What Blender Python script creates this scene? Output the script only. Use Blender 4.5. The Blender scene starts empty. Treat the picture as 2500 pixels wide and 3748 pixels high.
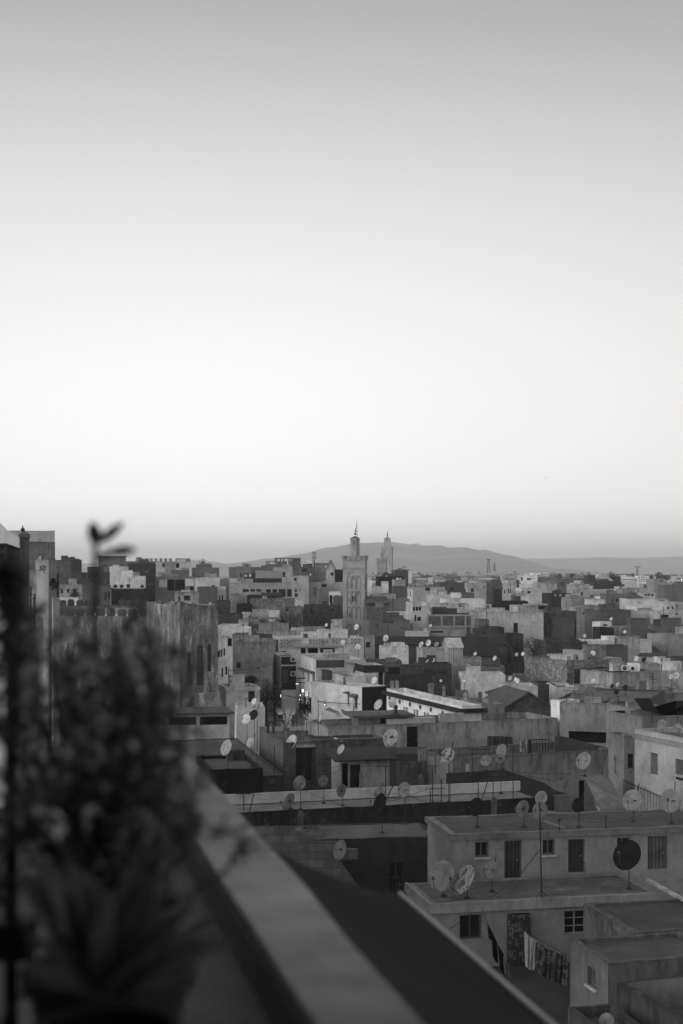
import bpy, math, random
from mathutils import Vector, noise, Matrix
random.seed(7)
SC = bpy.context.scene
COL = SC.collection
R = math.radians
F, HX, HY = 5205.0, 1250.0, 2095.0      # focal length and horizon of the photograph, in its own pixels

# ------------------------------------------------------------------ camera
cam_d = bpy.data.cameras.new('camera'); cam = bpy.data.objects.new('camera', cam_d); COL.objects.link(cam)
cam.location = (0, 0, 0); cam.rotation_euler = (R(90), 0, 0)
cam_d.sensor_fit = 'VERTICAL'; cam_d.sensor_height = 36.0; cam_d.lens = 36.0*F/3748
cam_d.shift_y = (HY-1874)/3748
cam_d.clip_start = 0.05; cam_d.clip_end = 60000
cam_d.dof.use_dof = True; cam_d.dof.focus_distance = 115.0
cam_d.dof.aperture_fstop = 2.6
SC.camera = cam
SC.view_settings.view_transform = 'Standard'; SC.view_settings.look = 'None'
SC.view_settings.exposure = 0.0; SC.view_settings.gamma = 1.0
SC.render.engine = 'CYCLES'
SC.cycles.max_bounces = 5; SC.cycles.diffuse_bounces = 3; SC.cycles.glossy_bounces = 2
SC.cycles.transmission_bounces = 2; SC.cycles.volume_bounces = 1; SC.cycles.transparent_max_bounces = 6
SC.cycles.use_denoising = True
SC.cycles.caustics_reflective = False; SC.cycles.caustics_refractive = False

# ------------------------------------------------------------------ sky and sun (dusk, glow low ahead and to the left)
W = bpy.data.worlds.new('World'); SC.world = W; W.use_nodes = True
nt = W.node_tree; nt.nodes.clear()
def nd(nt, t, **kw):
    n = nt.nodes.new(t)
    for k, v in kw.items(): setattr(n, k, v)
    return n
def ramp(nt, stops, src=None, interp='LINEAR'):
    r = nt.nodes.new('ShaderNodeValToRGB'); cr = r.color_ramp; cr.interpolation = interp
    while len(cr.elements) < len(stops): cr.elements.new(0.5)
    for e, (p, v) in zip(cr.elements, stops):
        e.position = p; e.color = (v, v, v, 1) if not isinstance(v, tuple) else v
    if src is not None: nt.links.new(src, r.inputs[0])
    return r.outputs[0]
def mth(nt, op, a, b=None, clamp=False):
    n = nt.nodes.new('ShaderNodeMath'); n.operation = op; n.use_clamp = clamp
    for i, v in enumerate((a, b)):
        if v is None: continue
        if isinstance(v, (int, float)): n.inputs[i].default_value = v
        else: nt.links.new(v, n.inputs[i])
    return n.outputs[0]
SUN_AZ, SUN_EL = -6.0, 3.0             # degrees left of the view, above the horizon
tc = nd(nt, 'ShaderNodeTexCoord')
sep = nd(nt, 'ShaderNodeSeparateXYZ'); nt.links.new(tc.outputs['Generated'], sep.inputs[0])
elev = ramp(nt, [(0, 0.754), (0.012, 0.862), (0.022, 0.931), (0.04, 0.931), (0.07, 0.877), (0.105, 0.838), (0.15, 0.792), (0.2, 0.715), (0.26, 0.600), (0.32, 0.462), (0.38, 0.323), (0.48, 0.292), (1, 0.369)],
            mth(nt, 'MAXIMUM', sep.outputs[2], 0.0), 'B_SPLINE')
hl = mth(nt, 'SQRT', mth(nt, 'ADD', mth(nt, 'MULTIPLY', sep.outputs[0], sep.outputs[0]), mth(nt, 'ADD', mth(nt, 'MULTIPLY', sep.outputs[1], sep.outputs[1]), 1e-5)))
gx, gy = math.sin(R(-6)), math.cos(R(-6))
hd = mth(nt, 'DIVIDE', mth(nt, 'ADD', mth(nt, 'MULTIPLY', sep.outputs[0], gx), mth(nt, 'MULTIPLY', sep.outputs[1], gy)), hl)
azf = ramp(nt, [(0.0, 1.0), (.45, .92), (.7, .84), (.9, .82), (.965, .87), (.99, .96), (1.0, 1.0)], mth(nt, 'ADD', mth(nt, 'MULTIPLY', hd, .5), .5))
shape = mth(nt, 'MULTIPLY', elev, azf)
sky = nd(nt, 'ShaderNodeTexSky'); sky.sky_type = 'NISHITA'; sky.sun_disc = False
sky.sun_elevation = R(SUN_EL); sky.sun_rotation = R(SUN_AZ); sky.altitude = 400
bw = nd(nt, 'ShaderNodeRGBToBW'); nt.links.new(sky.outputs[0], bw.inputs[0])
tot = mth(nt, 'ADD', mth(nt, 'MULTIPLY', shape, 1.3), mth(nt, 'MULTIPLY', bw.outputs[0], 0.004))
bg = nd(nt, 'ShaderNodeBackground'); out = nd(nt, 'ShaderNodeOutputWorld')
nt.links.new(tot, bg.inputs[0]); bg.inputs[1].default_value = 1.0
nt.links.new(bg.outputs[0], out.inputs[0])
sl = bpy.data.lights.new('sun', 'SUN'); so = bpy.data.objects.new('sun', sl); COL.objects.link(so)
sl.energy = 1.9; sl.angle = R(40); sl.color = (1, 1, 1)
_az, _el = R(-115), R(18)
so.rotation_euler = Vector((-math.sin(_az)*math.cos(_el), -math.cos(_az)*math.cos(_el), -math.sin(_el))).to_track_quat('-Z', 'Y').to_euler()

# ------------------------------------------------------------------ photograph coordinates -> places
CR = {'A': (700, 1850, 1.8447), 'B': (1500, 1950, 3.136), 'C': (2000, 1950, 3.136), 'D': (600, 2250, 2.4123), 'E': (1200, 2250, 2.4123),
      'F': (1850, 2250, 2.4123), 'G': (600, 2550, 2.4123), 'H': (1200, 2550, 2.4123), 'I': (1850, 2550, 2.4123), 'J': (850, 2800, 2.24),
      'K': (1500, 2900, 1.568), 'L': (0, 1850, 1.8447), 'M': (0, 1850, 1.96), 'N': (1200, 1880, 5.003), 'Q': (1000, 2320, 3.92),
      'R': (0, 1880, 3.733), 'S': (780, 1980, 3.136), 'T': (1700, 2600, 3.92), 'P': (0, 0, 1)}
def c(tag, x, y):
    ox, oy, s = CR[tag]; return ox+x/s, oy+y/s
def wp(px, py, d): return Vector(((px-HX)/F*d, d, (HY-py)/F*d))
DT = [(2085, 1100), (2100, 950), (2110, 800), (2125, 680), (2140, 590), (2160, 510), (2180, 455), (2200, 410), (2220, 370), (2240, 340), (2260, 312), (2280, 288), (2300, 266),
      (2320, 248), (2350, 224), (2400, 192), (2450, 170), (2500, 152), (2550, 138), (2600, 125), (2650, 116), (2700, 110), (2760, 105), (2820, 96), (2900, 88),
      (2980, 82), (3050, 75), (3130, 70), (3212, 67), (3300, 62), (3400, 57), (3540, 51), (3748, 46)]
def lerp_t(T, x):
    if x <= T[0][0]: return T[0][1]
    for (a, b), (e, f) in zip(T, T[1:]):
        if x <= e: return b+(f-b)*(x-a)/(e-a)
    return T[-1][1]
def dt(y): return lerp_t(DT, y)
ZG = [(0, -21), (90, -20.5), (130, -17.6), (165, -16.7), (300, -15.5), (500, -14), (1000, -9.5), (2500, -9.5), (6000, -10), (20000, -10)]
def zg(d): return lerp_t(ZG, d)

# ------------------------------------------------------------------ materials
def new_mat(name):
    m = bpy.data.materials.new(name); m.use_nodes = True; t = m.node_tree
    return m, t, t.nodes['Principled BSDF']
def nz(t, vec, scale, detail=6, rough=.6):
    n = nd(t, 'ShaderNodeTexNoise'); n.inputs['Scale'].default_value = scale; n.inputs['Detail'].default_value = detail; n.inputs['Roughness'].default_value = rough
    if vec is not None: t.links.new(vec, n.inputs['Vector'])
    return n.outputs['Fac']
def mixc(t, f, a, b, mode='MIX'):
    n = nd(t, 'ShaderNodeMix'); n.data_type = 'RGBA'; n.blend_type = mode
    for i, v in ((0, f), (6, a), (7, b)):
        if isinstance(v, (int, float)): n.inputs[i].default_value = v if i == 0 else (v, v, v, 1)
        else: t.links.new(v, n.inputs[i])
    return n.outputs[2]
def wpos(t, mul=(1, 1, 1)):
    g = nd(t, 'ShaderNodeNewGeometry'); v = nd(t, 'ShaderNodeVectorMath'); v.operation = 'MULTIPLY'
    t.links.new(g.outputs['Position'], v.inputs[0]); v.inputs[1].default_value = mul
    return v.outputs[0]
def bump(t, b, h, s, dist=.03):
    n = nd(t, 'ShaderNodeBump'); n.inputs['Strength'].default_value = s; n.inputs['Distance'].default_value = dist
    t.links.new(h, n.inputs['Height']); t.links.new(n.outputs[0], b.inputs['Normal'])
def weather(t, tone, amount=1.0):
    """blotches, drip streaks below the wall top (uv.y = metres from the top) and flaked patches; alpha of the object colour = grime"""
    oi = nd(t, 'ShaderNodeObjectInfo')
    uv = nd(t, 'ShaderNodeUVMap'); sp = nd(t, 'ShaderNodeSeparateXYZ'); t.links.new(uv.outputs[0], sp.inputs[0])
    cb = nd(t, 'ShaderNodeCombineXYZ')
    t.links.new(mth(t, 'ADD', mth(t, 'MULTIPLY', sp.outputs[0], 2.6), mth(t, 'MULTIPLY', oi.outputs['Random'], 90)), cb.inputs[0])
    t.links.new(mth(t, 'MULTIPLY', sp.outputs[1], .55), cb.inputs[1])
    st = ramp(t, [(.44, 0), (.60, 1)], nz(t, cb.outputs[0], 1.0, 5, .65))
    fall = mth(t, 'ADD', mth(t, 'POWER', 2.718, mth(t, 'MULTIPLY', sp.outputs[1], -1.0)), .07)
    drip = mth(t, 'MULTIPLY', mth(t, 'MULTIPLY', st, fall), mth(t, 'MULTIPLY', oi.outputs['Alpha'], 1.0*amount), True)
    rim = mth(t, 'MULTIPLY', mth(t, 'POWER', 2.718, mth(t, 'MULTIPLY', sp.outputs[1], -5.5)), ramp(t, [(.36, 0), (.52, 1)], nz(t, wpos(t), 1.7, 7, .7)))
    drip = mth(t, 'MAXIMUM', drip, mth(t, 'MULTIPLY', rim, mth(t, 'ADD', mth(t, 'MULTIPLY', oi.outputs['Alpha'], .8), .15)), True)
    big = ramp(t, [(.32, .62), (.5, .94), (.66, 1.1)], nz(t, wpos(t), .5, 10, .68))
    fine = ramp(t, [(.3, .86), (.7, 1.1)], nz(t, wpos(t, (1, 1, .6)), 4.5, 5, .7))
    base = mixc(t, 1.0, mixc(t, 1.0, tone, big, 'MULTIPLY'), fine, 'MULTIPLY')
    dk = mixc(t, drip, base, mixc(t, 1.0, base, .32, 'MULTIPLY'))
    pat = ramp(t, [(.575, 0), (.61, 1)], nz(t, wpos(t, (1, 1, 1.3)), .9, 9, .68))
    return mixc(t, mth(t, 'MULTIPLY', pat, mth(t, 'MULTIPLY', oi.outputs['Alpha'], .75)), dk, mixc(t, .5, mixc(t, 1.0, dk, .5, 'MULTIPLY'), .16)), oi
def tone_of(t):
    return nd(t, 'ShaderNodeObjectInfo').outputs['Color']
def M_plaster():
    m, t, b = new_mat('plaster'); col, oi = weather(t, tone_of(t)); t.links.new(col, b.inputs['Base Color'])
    b.inputs['Roughness'].default_value = .92; b.inputs['Specular IOR Level'].default_value = .2
    bump(t, b, nz(t, wpos(t), 7, 6, .7), .5, .04); return m
def M_brick(name, sx, mortar):
    m, t, b = new_mat(name); uv = nd(t, 'ShaderNodeUVMap'); br = nd(t, 'ShaderNodeTexBrick')
    t.links.new(uv.outputs[0], br.inputs['Vector']); br.inputs['Scale'].default_value = sx
    tone = tone_of(t)
    t.links.new(mixc(t, 1.0, tone, .8, 'MULTIPLY'), br.inputs['Color1']); t.links.new(mixc(t, 1.0, tone, 1.25, 'MULTIPLY'), br.inputs['Color2'])
    t.links.new(mixc(t, 1.0, tone, mortar, 'MULTIPLY'), br.inputs['Mortar']); br.inputs['Mortar Size'].default_value = .025
    br.inputs['Row Height'].default_value = .5; br.inputs['Brick Width'].default_value = 1.0
    col, oi = weather(t, br.outputs['Color']); t.links.new(col, b.inputs['Base Color']); b.inputs['Roughness'].default_value = .95
    bump(t, b, br.outputs['Fac'], -.6, .03); return m
def M_stone():
    m, t, b = new_mat('rubble_stone'); v = nd(t, 'ShaderNodeTexVoronoi'); v.inputs['Scale'].default_value = 2.6
    t.links.new(wpos(t, (1, 1, 1.4)), v.inputs['Vector'])
    sp = nd(t, 'ShaderNodeSeparateColor'); t.links.new(v.outputs['Color'], sp.inputs[0])
    tone = mixc(t, 1.0, tone_of(t), ramp(t, [(0, .55), (1, 1.35)], sp.outputs[0]), 'MULTIPLY')
    edge = ramp(t, [(.25, 1), (.55, .62)], v.outputs['Distance'])
    col, oi = weather(t, mixc(t, 1.0, tone, edge, 'MULTIPLY')); t.links.new(col, b.inputs['Base Color']); b.inputs['Roughness'].default_value = .95
    bump(t, b, v.outputs['Distance'], -.8, .06); return m
def M_ruin():
    """old rammed wall: long vertical water streaks, light and dark"""
    m, t, b = new_mat('streaked_rampart'); uv = nd(t, 'ShaderNodeUVMap'); mp = nd(t, 'ShaderNodeMapping'); t.links.new(uv.outputs[0], mp.inputs[0])
    mp.inputs['Scale'].default_value = (1.5, .3, 1)
    wn = nd(t, 'ShaderNodeTexNoise'); wn.inputs['Scale'].default_value = .8; wn.inputs['Detail'].default_value = 4; t.links.new(uv.outputs[0], wn.inputs['Vector'])
    va = nd(t, 'ShaderNodeVectorMath'); va.operation = 'MULTIPLY_ADD'; t.links.new(wn.outputs['Color'], va.inputs[0]); va.inputs[1].default_value = (1.1, .5, 0); t.links.new(mp.outputs[0], va.inputs[2])
    s1 = ramp(t, [(.36, .22), (.46, .75), (.54, 1.05), (.66, 2.6)], nz(t, va.outputs[0], 1.0, 9, .72))
    bl = ramp(t, [(.35, .6), (.65, 1.3)], nz(t, wpos(t), .5, 9, .7)); f = ramp(t, [(.3, .7), (.7, 1.3)], nz(t, wpos(t), 3.5, 6, .75))
    col = mixc(t, 1.0, mixc(t, 1.0, mixc(t, 1.0, tone_of(t), s1, 'MULTIPLY'), bl, 'MULTIPLY'), f, 'MULTIPLY')
    t.links.new(col, b.inputs['Base Color']); b.inputs['Roughness'].default_value = .95
    bump(t, b, nz(t, wpos(t), 2.2, 8, .75), 1.0, .15); return m
def M_roof(name='roof_screed', tile=0.0):
    m, t, b = new_mat(name); p = wpos(t)
    a = ramp(t, [(.3, .5), (.5, .9), (.72, 1.5)], nz(t, p, .55, 9, .68)); f = ramp(t, [(.3, .7), (.7, 1.3)], nz(t, p, 5, 6, .7))
    col = mixc(t, 1.0, mixc(t, 1.0, tone_of(t), a, 'MULTIPLY'), f, 'MULTIPLY')
    if tile:
        br = nd(t, 'ShaderNodeTexBrick'); uv = nd(t, 'ShaderNodeUVMap'); t.links.new(uv.outputs[0], br.inputs['Vector']); br.inputs['Scale'].default_value = tile
        br.offset = 0.0; br.inputs['Brick Width'].default_value = .5; br.inputs['Row Height'].default_value = .5; br.inputs['Mortar Size'].default_value = .03
        for k, v in (('Color1', .85), ('Color2', 1.15), ('Mortar', .45)): br.inputs[k].default_value = (v, v, v, 1)
        col = mixc(t, 1.0, col, br.outputs['Color'], 'MULTIPLY')
    t.links.new(col, b.inputs['Base Color']); b.inputs['Roughness'].default_value = .9
    bump(t, b, nz(t, p, 3, 8, .7), .6, .05); return m
def M_wave(name, scale, axis='X', lo=.45, hi=1.3, rough=.7, metal=0.0):
    m, t, b = new_mat(name); w = nd(t, 'ShaderNodeTexWave'); w.bands_direction = axis; w.inputs['Scale'].default_value = scale; w.inputs['Distortion'].default_value = .4
    uv = nd(t, 'ShaderNodeUVMap'); t.links.new(uv.outputs[0], w.inputs['Vector'])
    col = mixc(t, 1.0, tone_of(t), ramp(t, [(0, lo), (1, hi)], w.outputs['Fac']), 'MULTIPLY')
    col = mixc(t, 1.0, col, ramp(t, [(.3, .6), (.7, 1.3)], nz(t, wpos(t), 1.4, 7, .7)), 'MULTIPLY')
    t.links.new(col, b.inputs['Base Color']); b.inputs['Roughness'].default_value = rough; b.inputs['Metallic'].default_value = metal; b.inputs['Specular IOR Level'].default_value = .1
    bump(t, b, w.outputs['Fac'], .7, .05); return m
def M_tone(name, rough=.6, var=.25, scale=3.0, spec=.3, bmp=0.0):
    m, t, b = new_mat(name); col = mixc(t, 1.0, tone_of(t), ramp(t, [(.3, 1-var), (.7, 1+var)], nz(t, wpos(t), scale, 6, .65)), 'MULTIPLY')
    t.links.new(col, b.inputs['Base Color']); b.inputs['Roughness'].default_value = rough; b.inputs['Specular IOR Level'].default_value = spec
    if bmp: bump(t, b, nz(t, wpos(t), scale*2, 6, .7), bmp, .03)
    return m
def M_rust():
    m, t, b = new_mat('flaking_paint'); f = ramp(t, [(.46, 0), (.52, 1)], nz(t, wpos(t, (1, 1, .6)), 5.0, 7, .7))
    t.links.new(mixc(t, f, .09, .36), b.inputs['Base Color']); b.inputs['Roughness'].default_value = .7; return m
def M_glass():
    m, t, b = new_mat('dark_pane'); col = mixc(t, 1.0, tone_of(t), ramp(t, [(.3, .5), (.7, 1.6)], nz(t, wpos(t), .7, 3)), 'MULTIPLY')
    t.links.new(col, b.inputs['Base Color']); b.inputs['Roughness'].default_value = .5; b.inputs['Specular IOR Level'].default_value = .06; return m
def M_emit(name, v):
    m, t, b = new_mat(name); b.inputs['Base Color'].default_value = (.8, .8, .8, 1); b.inputs['Emission Color'].default_value = (1, 1, 1, 1); b.inputs['Emission Strength'].default_value = v; return m
def M_leaf():
    m, t, b = new_mat('leaf'); col = mixc(t, 1.0, tone_of(t), ramp(t, [(.3, .55), (.7, 1.5)], nz(t, wpos(t), 9, 3)), 'MULTIPLY')
    t.links.new(col, b.inputs['Base Color']); b.inputs['Roughness'].default_value = .6; b.inputs['Specular IOR Level'].default_value = .12; return m
def M_hill():
    m, t, b = new_mat('hill_scrub'); col = ramp(t, [(.36, .03), (.5, .12), (.64, .3)], nz(t, wpos(t, (1, 1, 2.5)), .0016, 10, .7))
    t.links.new(col, b.inputs['Base Color']); b.inputs['Roughness'].default_value = 1; return m
def M_cloth():
    m, t, b = new_mat('patterned_cloth'); f = ramp(t, [(.5, 0), (.56, 1)], nz(t, wpos(t), 4.2, 4, .7)); f2 = ramp(t, [(.5, 0), (.6, .6)], nz(t, wpos(t), 13, 2))
    t.links.new(mixc(t, f, .02, mixc(t, f2, .07, .22)), b.inputs['Base Color']); b.inputs['Roughness'].default_value = .9; return m
MT = {'plaster': M_plaster(), 'brick': M_brick('brick', 2.6, 1.35), 'block': M_brick('cinder_block', 1.15, .6), 'stone': M_stone(), 'ruin': M_ruin(), 'roof': M_roof(), 'tileroof': M_roof('tiled_roof', 1.6),
      'corr': M_wave('corrugated_sheet', 1.5, 'X'), 'pantile': M_wave('roof_tile', 2.2, 'X', .3, 1.5), 'slat': M_wave('shutter_slat', 3.0, 'Y', .6, 1.2), 'plank': M_wave('plank', .9, 'X', .75, 1.1),
      'paint': M_tone('paint', .55, .15, 4), 'metal': M_tone('dark_metal', .6, .3, 8, .1), 'dish': M_tone('dish_enamel', .65, .42, 2.2, .08), 'rust': M_rust(), 'pane': M_glass(), 'wood': M_wave('door_wood', 1.6, 'X', .6, 1.15),
      'leaf': M_leaf(), 'bark': M_tone('bark', .9, .4, 12, .1, .6), 'hill': M_hill(), 'cloth': M_cloth(), 'fabric': M_tone('fabric', .95, .15, 6, .1, .2), 'skin': M_tone('skin', .7, .1, 5),
      'concrete': M_tone('concrete', .9, .3, 2.2, .2, .5), 'lamp': M_emit('lamp_glow', 4.0), 'litsign': M_emit('lit_sign', 1.3)}

# ------------------------------------------------------------------ mesh builder
class MB:
    def __init__(s): s.v = []; s.f = []; s.uv = []; s.mi = []
    def face(s, pts, uv=None, mi=0):
        n = len(s.v); s.v += [tuple(p) for p in pts]; s.f.append(tuple(range(n, n+len(pts))))
        s.uv.append(uv or [(p[0]+p[1]*.37, -p[2]+p[1]*.61) for p in pts]); s.mi.append(mi)
    def box(s, x0, x1, y0, y1, z0, z1, mi=0, skip=''):
        W, D, H = x1-x0, y1-y0, z1-z0
        q = [('f', [(x0, y0, z0), (x1, y0, z0), (x1, y0, z1), (x0, y0, z1)], W, H), ('r', [(x1, y0, z0), (x1, y1, z0), (x1, y1, z1), (x1, y0, z1)], D, H),
             ('b', [(x1, y1, z0), (x0, y1, z0), (x0, y1, z1), (x1, y1, z1)], W, H), ('l', [(x0, y1, z0), (x0, y0, z0), (x0, y0, z1), (x0, y1, z1)], D, H),
             ('t', [(x0, y0, z1), (x1, y0, z1), (x1, y1, z1), (x0, y1, z1)], W, D), ('d', [(x0, y1, z0), (x1, y1, z0), (x1, y0, z0), (x0, y0, z0)], W, D)]
        for k, p, a, b in q:
            if k not in skip: s.face(p, [(0, b), (a, b), (a, 0), (0, 0)], mi)
    def bar(s, p0, p1, r, r1=None, n=6, mi=0):
        p0, p1 = Vector(p0), Vector(p1); r1 = r if r1 is None else r1; d = (p1-p0)
        if d.length < 1e-6: return
        d.normalize(); u = d.orthogonal().normalized(); w = d.cross(u)
        A = [p0+(u*math.cos(2*math.pi*k/n)+w*math.sin(2*math.pi*k/n))*r for k in range(n)]; B = [p1+(u*math.cos(2*math.pi*k/n)+w*math.sin(2*math.pi*k/n))*r1 for k in range(n)]
        for k in range(n): s.face([A[k], A[(k+1) % n], B[(k+1) % n], B[k]], None, mi)
        s.face(A[::-1], None, mi); s.face(B, None, mi)
    def tube(s, pts, r, n=5, mi=0):
        for a, b in zip(pts, pts[1:]): s.bar(a, b, r, r, n, mi)
    def ball(s, ctr, r, n=10, sz=1.0, mi=0):
        ctr = Vector(ctr); g = lambda i, j: ctr+Vector((math.sin(math.pi*i/n)*math.cos(2*math.pi*j/n)*r, math.sin(math.pi*i/n)*math.sin(2*math.pi*j/n)*r, math.cos(math.pi*i/n)*r*sz))
        for i in range(n):
            for j in range(n):
                q = [g(i, j), g(i+1, j), g(i+1, j+1), g(i, j+1)]
                if i == 0: q = q[:3]
                if i == n-1: q = [q[0], q[1], q[3]]
                s.face(q, None, mi)
    def lathe(s, ctr, prof, n=16, mi=0):
        ctr = Vector(ctr); g = lambda p, j: ctr+Vector((p[0]*math.cos(2*math.pi*j/n), p[0]*math.sin(2*math.pi*j/n), p[1]))
        for a, b in zip(prof, prof[1:]):
            for j in range(n): s.face([g(a, j), g(a, j+1), g(b, j+1), g(b, j)], None, mi)
    def build(s, name, mats, parent=None, tone=None, grime=.3, loc=None, smooth=False, weld=False):
        me = bpy.data.meshes.new(name); me.from_pydata(s.v, [], s.f)
        ul = me.uv_layers.new(name='UVMap'); flat = [x for f in s.uv for p in f for x in p]; ul.data.foreach_set('uv', flat)
        for m in (mats if isinstance(mats, (list, tuple)) else [mats]): me.materials.append(MT[m] if isinstance(m, str) else m)
        me.polygons.foreach_set('material_index', s.mi)
        if weld or smooth:
            import bmesh
            bm = bmesh.new(); bm.from_mesh(me); bmesh.ops.remove_doubles(bm, verts=bm.verts, dist=1e-4); bm.to_mesh(me); bm.free()
        if smooth: me.polygons.foreach_set('use_smooth', [True]*len(me.polygons))
        me.update()
        o = bpy.data.objects.new(name, me); COL.objects.link(o)
        if parent: o.parent = parent
        if loc is not None: o.location = loc
        if tone is not None: o.color = (tone, tone, tone, grime)
        return o
def tag(o, label=None, cat=None, group=None, kind=None):
    for k, v in (('label', label), ('category', cat), ('group', group), ('kind', kind)):
        if v: o[k] = v
    return o
def empty(name, loc, rz=0.0):
    o = bpy.data.objects.new(name, None); COL.objects.link(o); o.location = loc; o.rotation_euler = (0, 0, rz); o.empty_display_size = .3
    return o
def copy_tree(o, parent=None):
    k = o.copy(); COL.objects.link(k)
    if parent: k.parent = parent
    for ch in list(o.children): copy_tree(ch, k)
    return k

# ------------------------------------------------------------------ houses
def facade(mb, O, t, n, Wd, H, ops, rec, step=0, uoff=0.0, mi=0):
    O, t, n = Vector(O), Vector(t), Vector(n); Z = Vector((0, 0, 1))
    us = {0.0, Wd}; zs = {0.0, H}
    for (a, b, e, f) in ops: us |= {a, b}; zs |= {e, f}
    if step:
        k = max(1, int(Wd/step)); us |= {Wd*i/k for i in range(1, k)}
    us = sorted(us); zs = sorted(zs)
    P = lambda u, z, r=0: O+t*u+Z*z-n*r
    for u0, u1 in zip(us, us[1:]):
        if u1-u0 < 1e-5: continue
        for z0, z1 in zip(zs, zs[1:]):
            if z1-z0 < 1e-5: continue
            cu, cz = (u0+u1)/2, (z0+z1)/2
            if any(a < cu < b and e < cz < f for a, b, e, f in ops): continue
            mb.face([P(u0, z0), P(u1, z0), P(u1, z1), P(u0, z1)], [(u0+uoff, H-z0), (u1+uoff, H-z0), (u1+uoff, H-z1), (u0+uoff, H-z1)], mi)
    for (a, b, e, f) in ops:
        for q in ([P(a, e), P(b, e), P(b, e, rec), P(a, e, rec)], [P(b, f), P(a, f), P(a, f, rec), P(b, f, rec)],
                  [P(a, f), P(a, e), P(a, e, rec), P(a, f, rec)], [P(b, e), P(b, f), P(b, f, rec), P(b, e, rec)]):
            mb.face(q, [(0, 2), (1, 2), (1, 3), (0, 3)], mi)
def add_opening(kind, parent, O, t, n, a, b, e, f, rec, detail=True, tone=None):
    """one window, door or shutter; a,b along the wall, e,f in height (local to the house)"""
    O, t, n = Vector(O), Vector(t), Vector(n); Z = Vector((0, 0, 1))
    P = lambda u, z, r: O+t*u+Z*z-n*r
    def slab(mb, u0, u1, z0, z1, r0, r1):
        A = [P(u0, z0, r0), P(u1, z0, r0), P(u1, z1, r0), P(u0, z1, r0)]; B = [P(u0, z0, r1), P(u1, z0, r1), P(u1, z1, r1), P(u0, z1, r1)]
        mb.face(A, [(u0, z0), (u1, z0), (u1, z1), (u0, z1)])
        for i in range(4):
            j = (i+1) % 4; mb.face([A[j], A[i], B[i], B[j]])
    w, h = b-a, f-e; mb = MB()
    if kind in 'wgbp':                       # window: dark pane, frame, maybe a grille or sill
        slab(mb, a, b, e, f, rec-.02, rec+.02); o = mb.build('window', 'pane', parent, tone if tone else .025)
        if detail:
            fr = MB(); s = min(.06, w*.1)
            for (u0, u1, z0, z1) in ((a, a+s, e, f), (b-s, b, e, f), (a+s, b-s, e, e+s), (a+s, b-s, f-s, f), (a+w/2-s/2, a+w/2+s/2, e+s, f-s)): slab(fr, u0, u1, z0, z1, rec-.06, rec-.02)
            if kind == 'p':
                for k in (1, 2): slab(fr, a+s, b-s, e+h*k/3-s/3, e+h*k/3+s/3, rec-.055, rec-.02)
            fr.build('frame', 'paint', o, .12 if kind != 'p' else .3)
            if kind == 'g':
                gr = MB(); k = max(3, int(w/.14))
                for i in range(1, k): gr.bar(P(a+w*i/k, e, .03), P(a+w*i/k, f, .03), .012, None, 4)
                for i in (1, 2, 3): gr.bar(P(a, e+h*i/4, .03), P(b, e+h*i/4, .03), .012, None, 4)
                gr.build('grille', 'metal', o, .03)
            if kind == 'b':
                si = MB(); slab(si, a-.08, b+.08, e-.08, e-.003, -.1, rec); si.build('sill', 'concrete', o, .4)
    elif kind == 'd':
        slab(mb, a, b, e, f, rec-.04, rec+.02); o = mb.build('door', 'wood', parent, tone if tone else .06)
        if detail:
            fr = MB(); s = .07
            for (u0, u1, z0, z1) in ((a, a+s, e, f), (b-s, b, e, f), (a+s, b-s, f-s, f)): slab(fr, u0, u1, z0, z1, rec-.08, rec-.04)
            fr.build('frame', 'paint', o, .08)
            hb = MB(); hb.ball(P(b-.16, e+h*.47, rec-.075), .04, 6); hb.build('handle', 'metal', o, .3)
    elif kind == 's':
        slab(mb, a, b, e, f, rec*.4, rec+.02); o = mb.build('shutter', 'slat', parent, tone if tone else .3)
    elif kind == 'h':
        slab(mb, a, b, e, f, rec+.5, rec+.52)
        for (u0, z0, u1, z1) in ((a, e, b, e), (b, e, b, f), (b, f, a, f), (a, f, a, e)):
            mb.face([P(u0, z0, rec), P(u1, z1, rec), P(u1, z1, rec+.5), P(u0, z0, rec+.5)])
        o = mb.build('opening', 'pane', parent, tone if tone else .012)
    elif kind == 'a':                        # arched niche or window, a small proud surround with a dark pane
        n_ = 8; pts = [(a, e), (b, e)]+[(a+w/2+w/2*math.cos(math.pi*k/n_), f-w/2+w/2*math.sin(math.pi*k/n_)) for k in range(n_+1)]
        mb.face([P(u, z, -.03) for u, z in pts]); o = mb.build('window', 'pane', parent, tone if tone else .02)
        sr = MB(); o2 = [(a-.12, e), (a, e)]
        arc = [(a+w/2+w/2*math.cos(math.pi*k/n_)*q, f-w/2+(w/2)*math.sin(math.pi*k/n_)*q) for q in (1,) for k in range(n_+1)]
        arc2 = [(a+w/2+(w/2+.12)*math.cos(math.pi*k/n_), f-w/2+(w/2+.12)*math.sin(math.pi*k/n_)) for k in range(n_+1)]
        for k in range(n_): sr.face([P(*arc[k], -.05), P(*arc2[k], -.05), P(*arc2[k+1], -.05), P(*arc[k+1], -.05)])
        sr.build('surround', 'plaster', o, .5)
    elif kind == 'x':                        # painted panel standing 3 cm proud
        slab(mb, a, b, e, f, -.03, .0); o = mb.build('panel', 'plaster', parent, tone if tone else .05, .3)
    elif kind == 'o':                        # round medallion
        q = [(a+w/2+w/2*math.cos(math.pi*k/10), e+h/2+h/2*math.sin(math.pi*k/10)) for k in range(20)]; q2 = [(a+w/2+w*.36*math.cos(math.pi*k/10), e+h/2+h*.36*math.sin(math.pi*k/10)) for k in range(20)]
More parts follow.
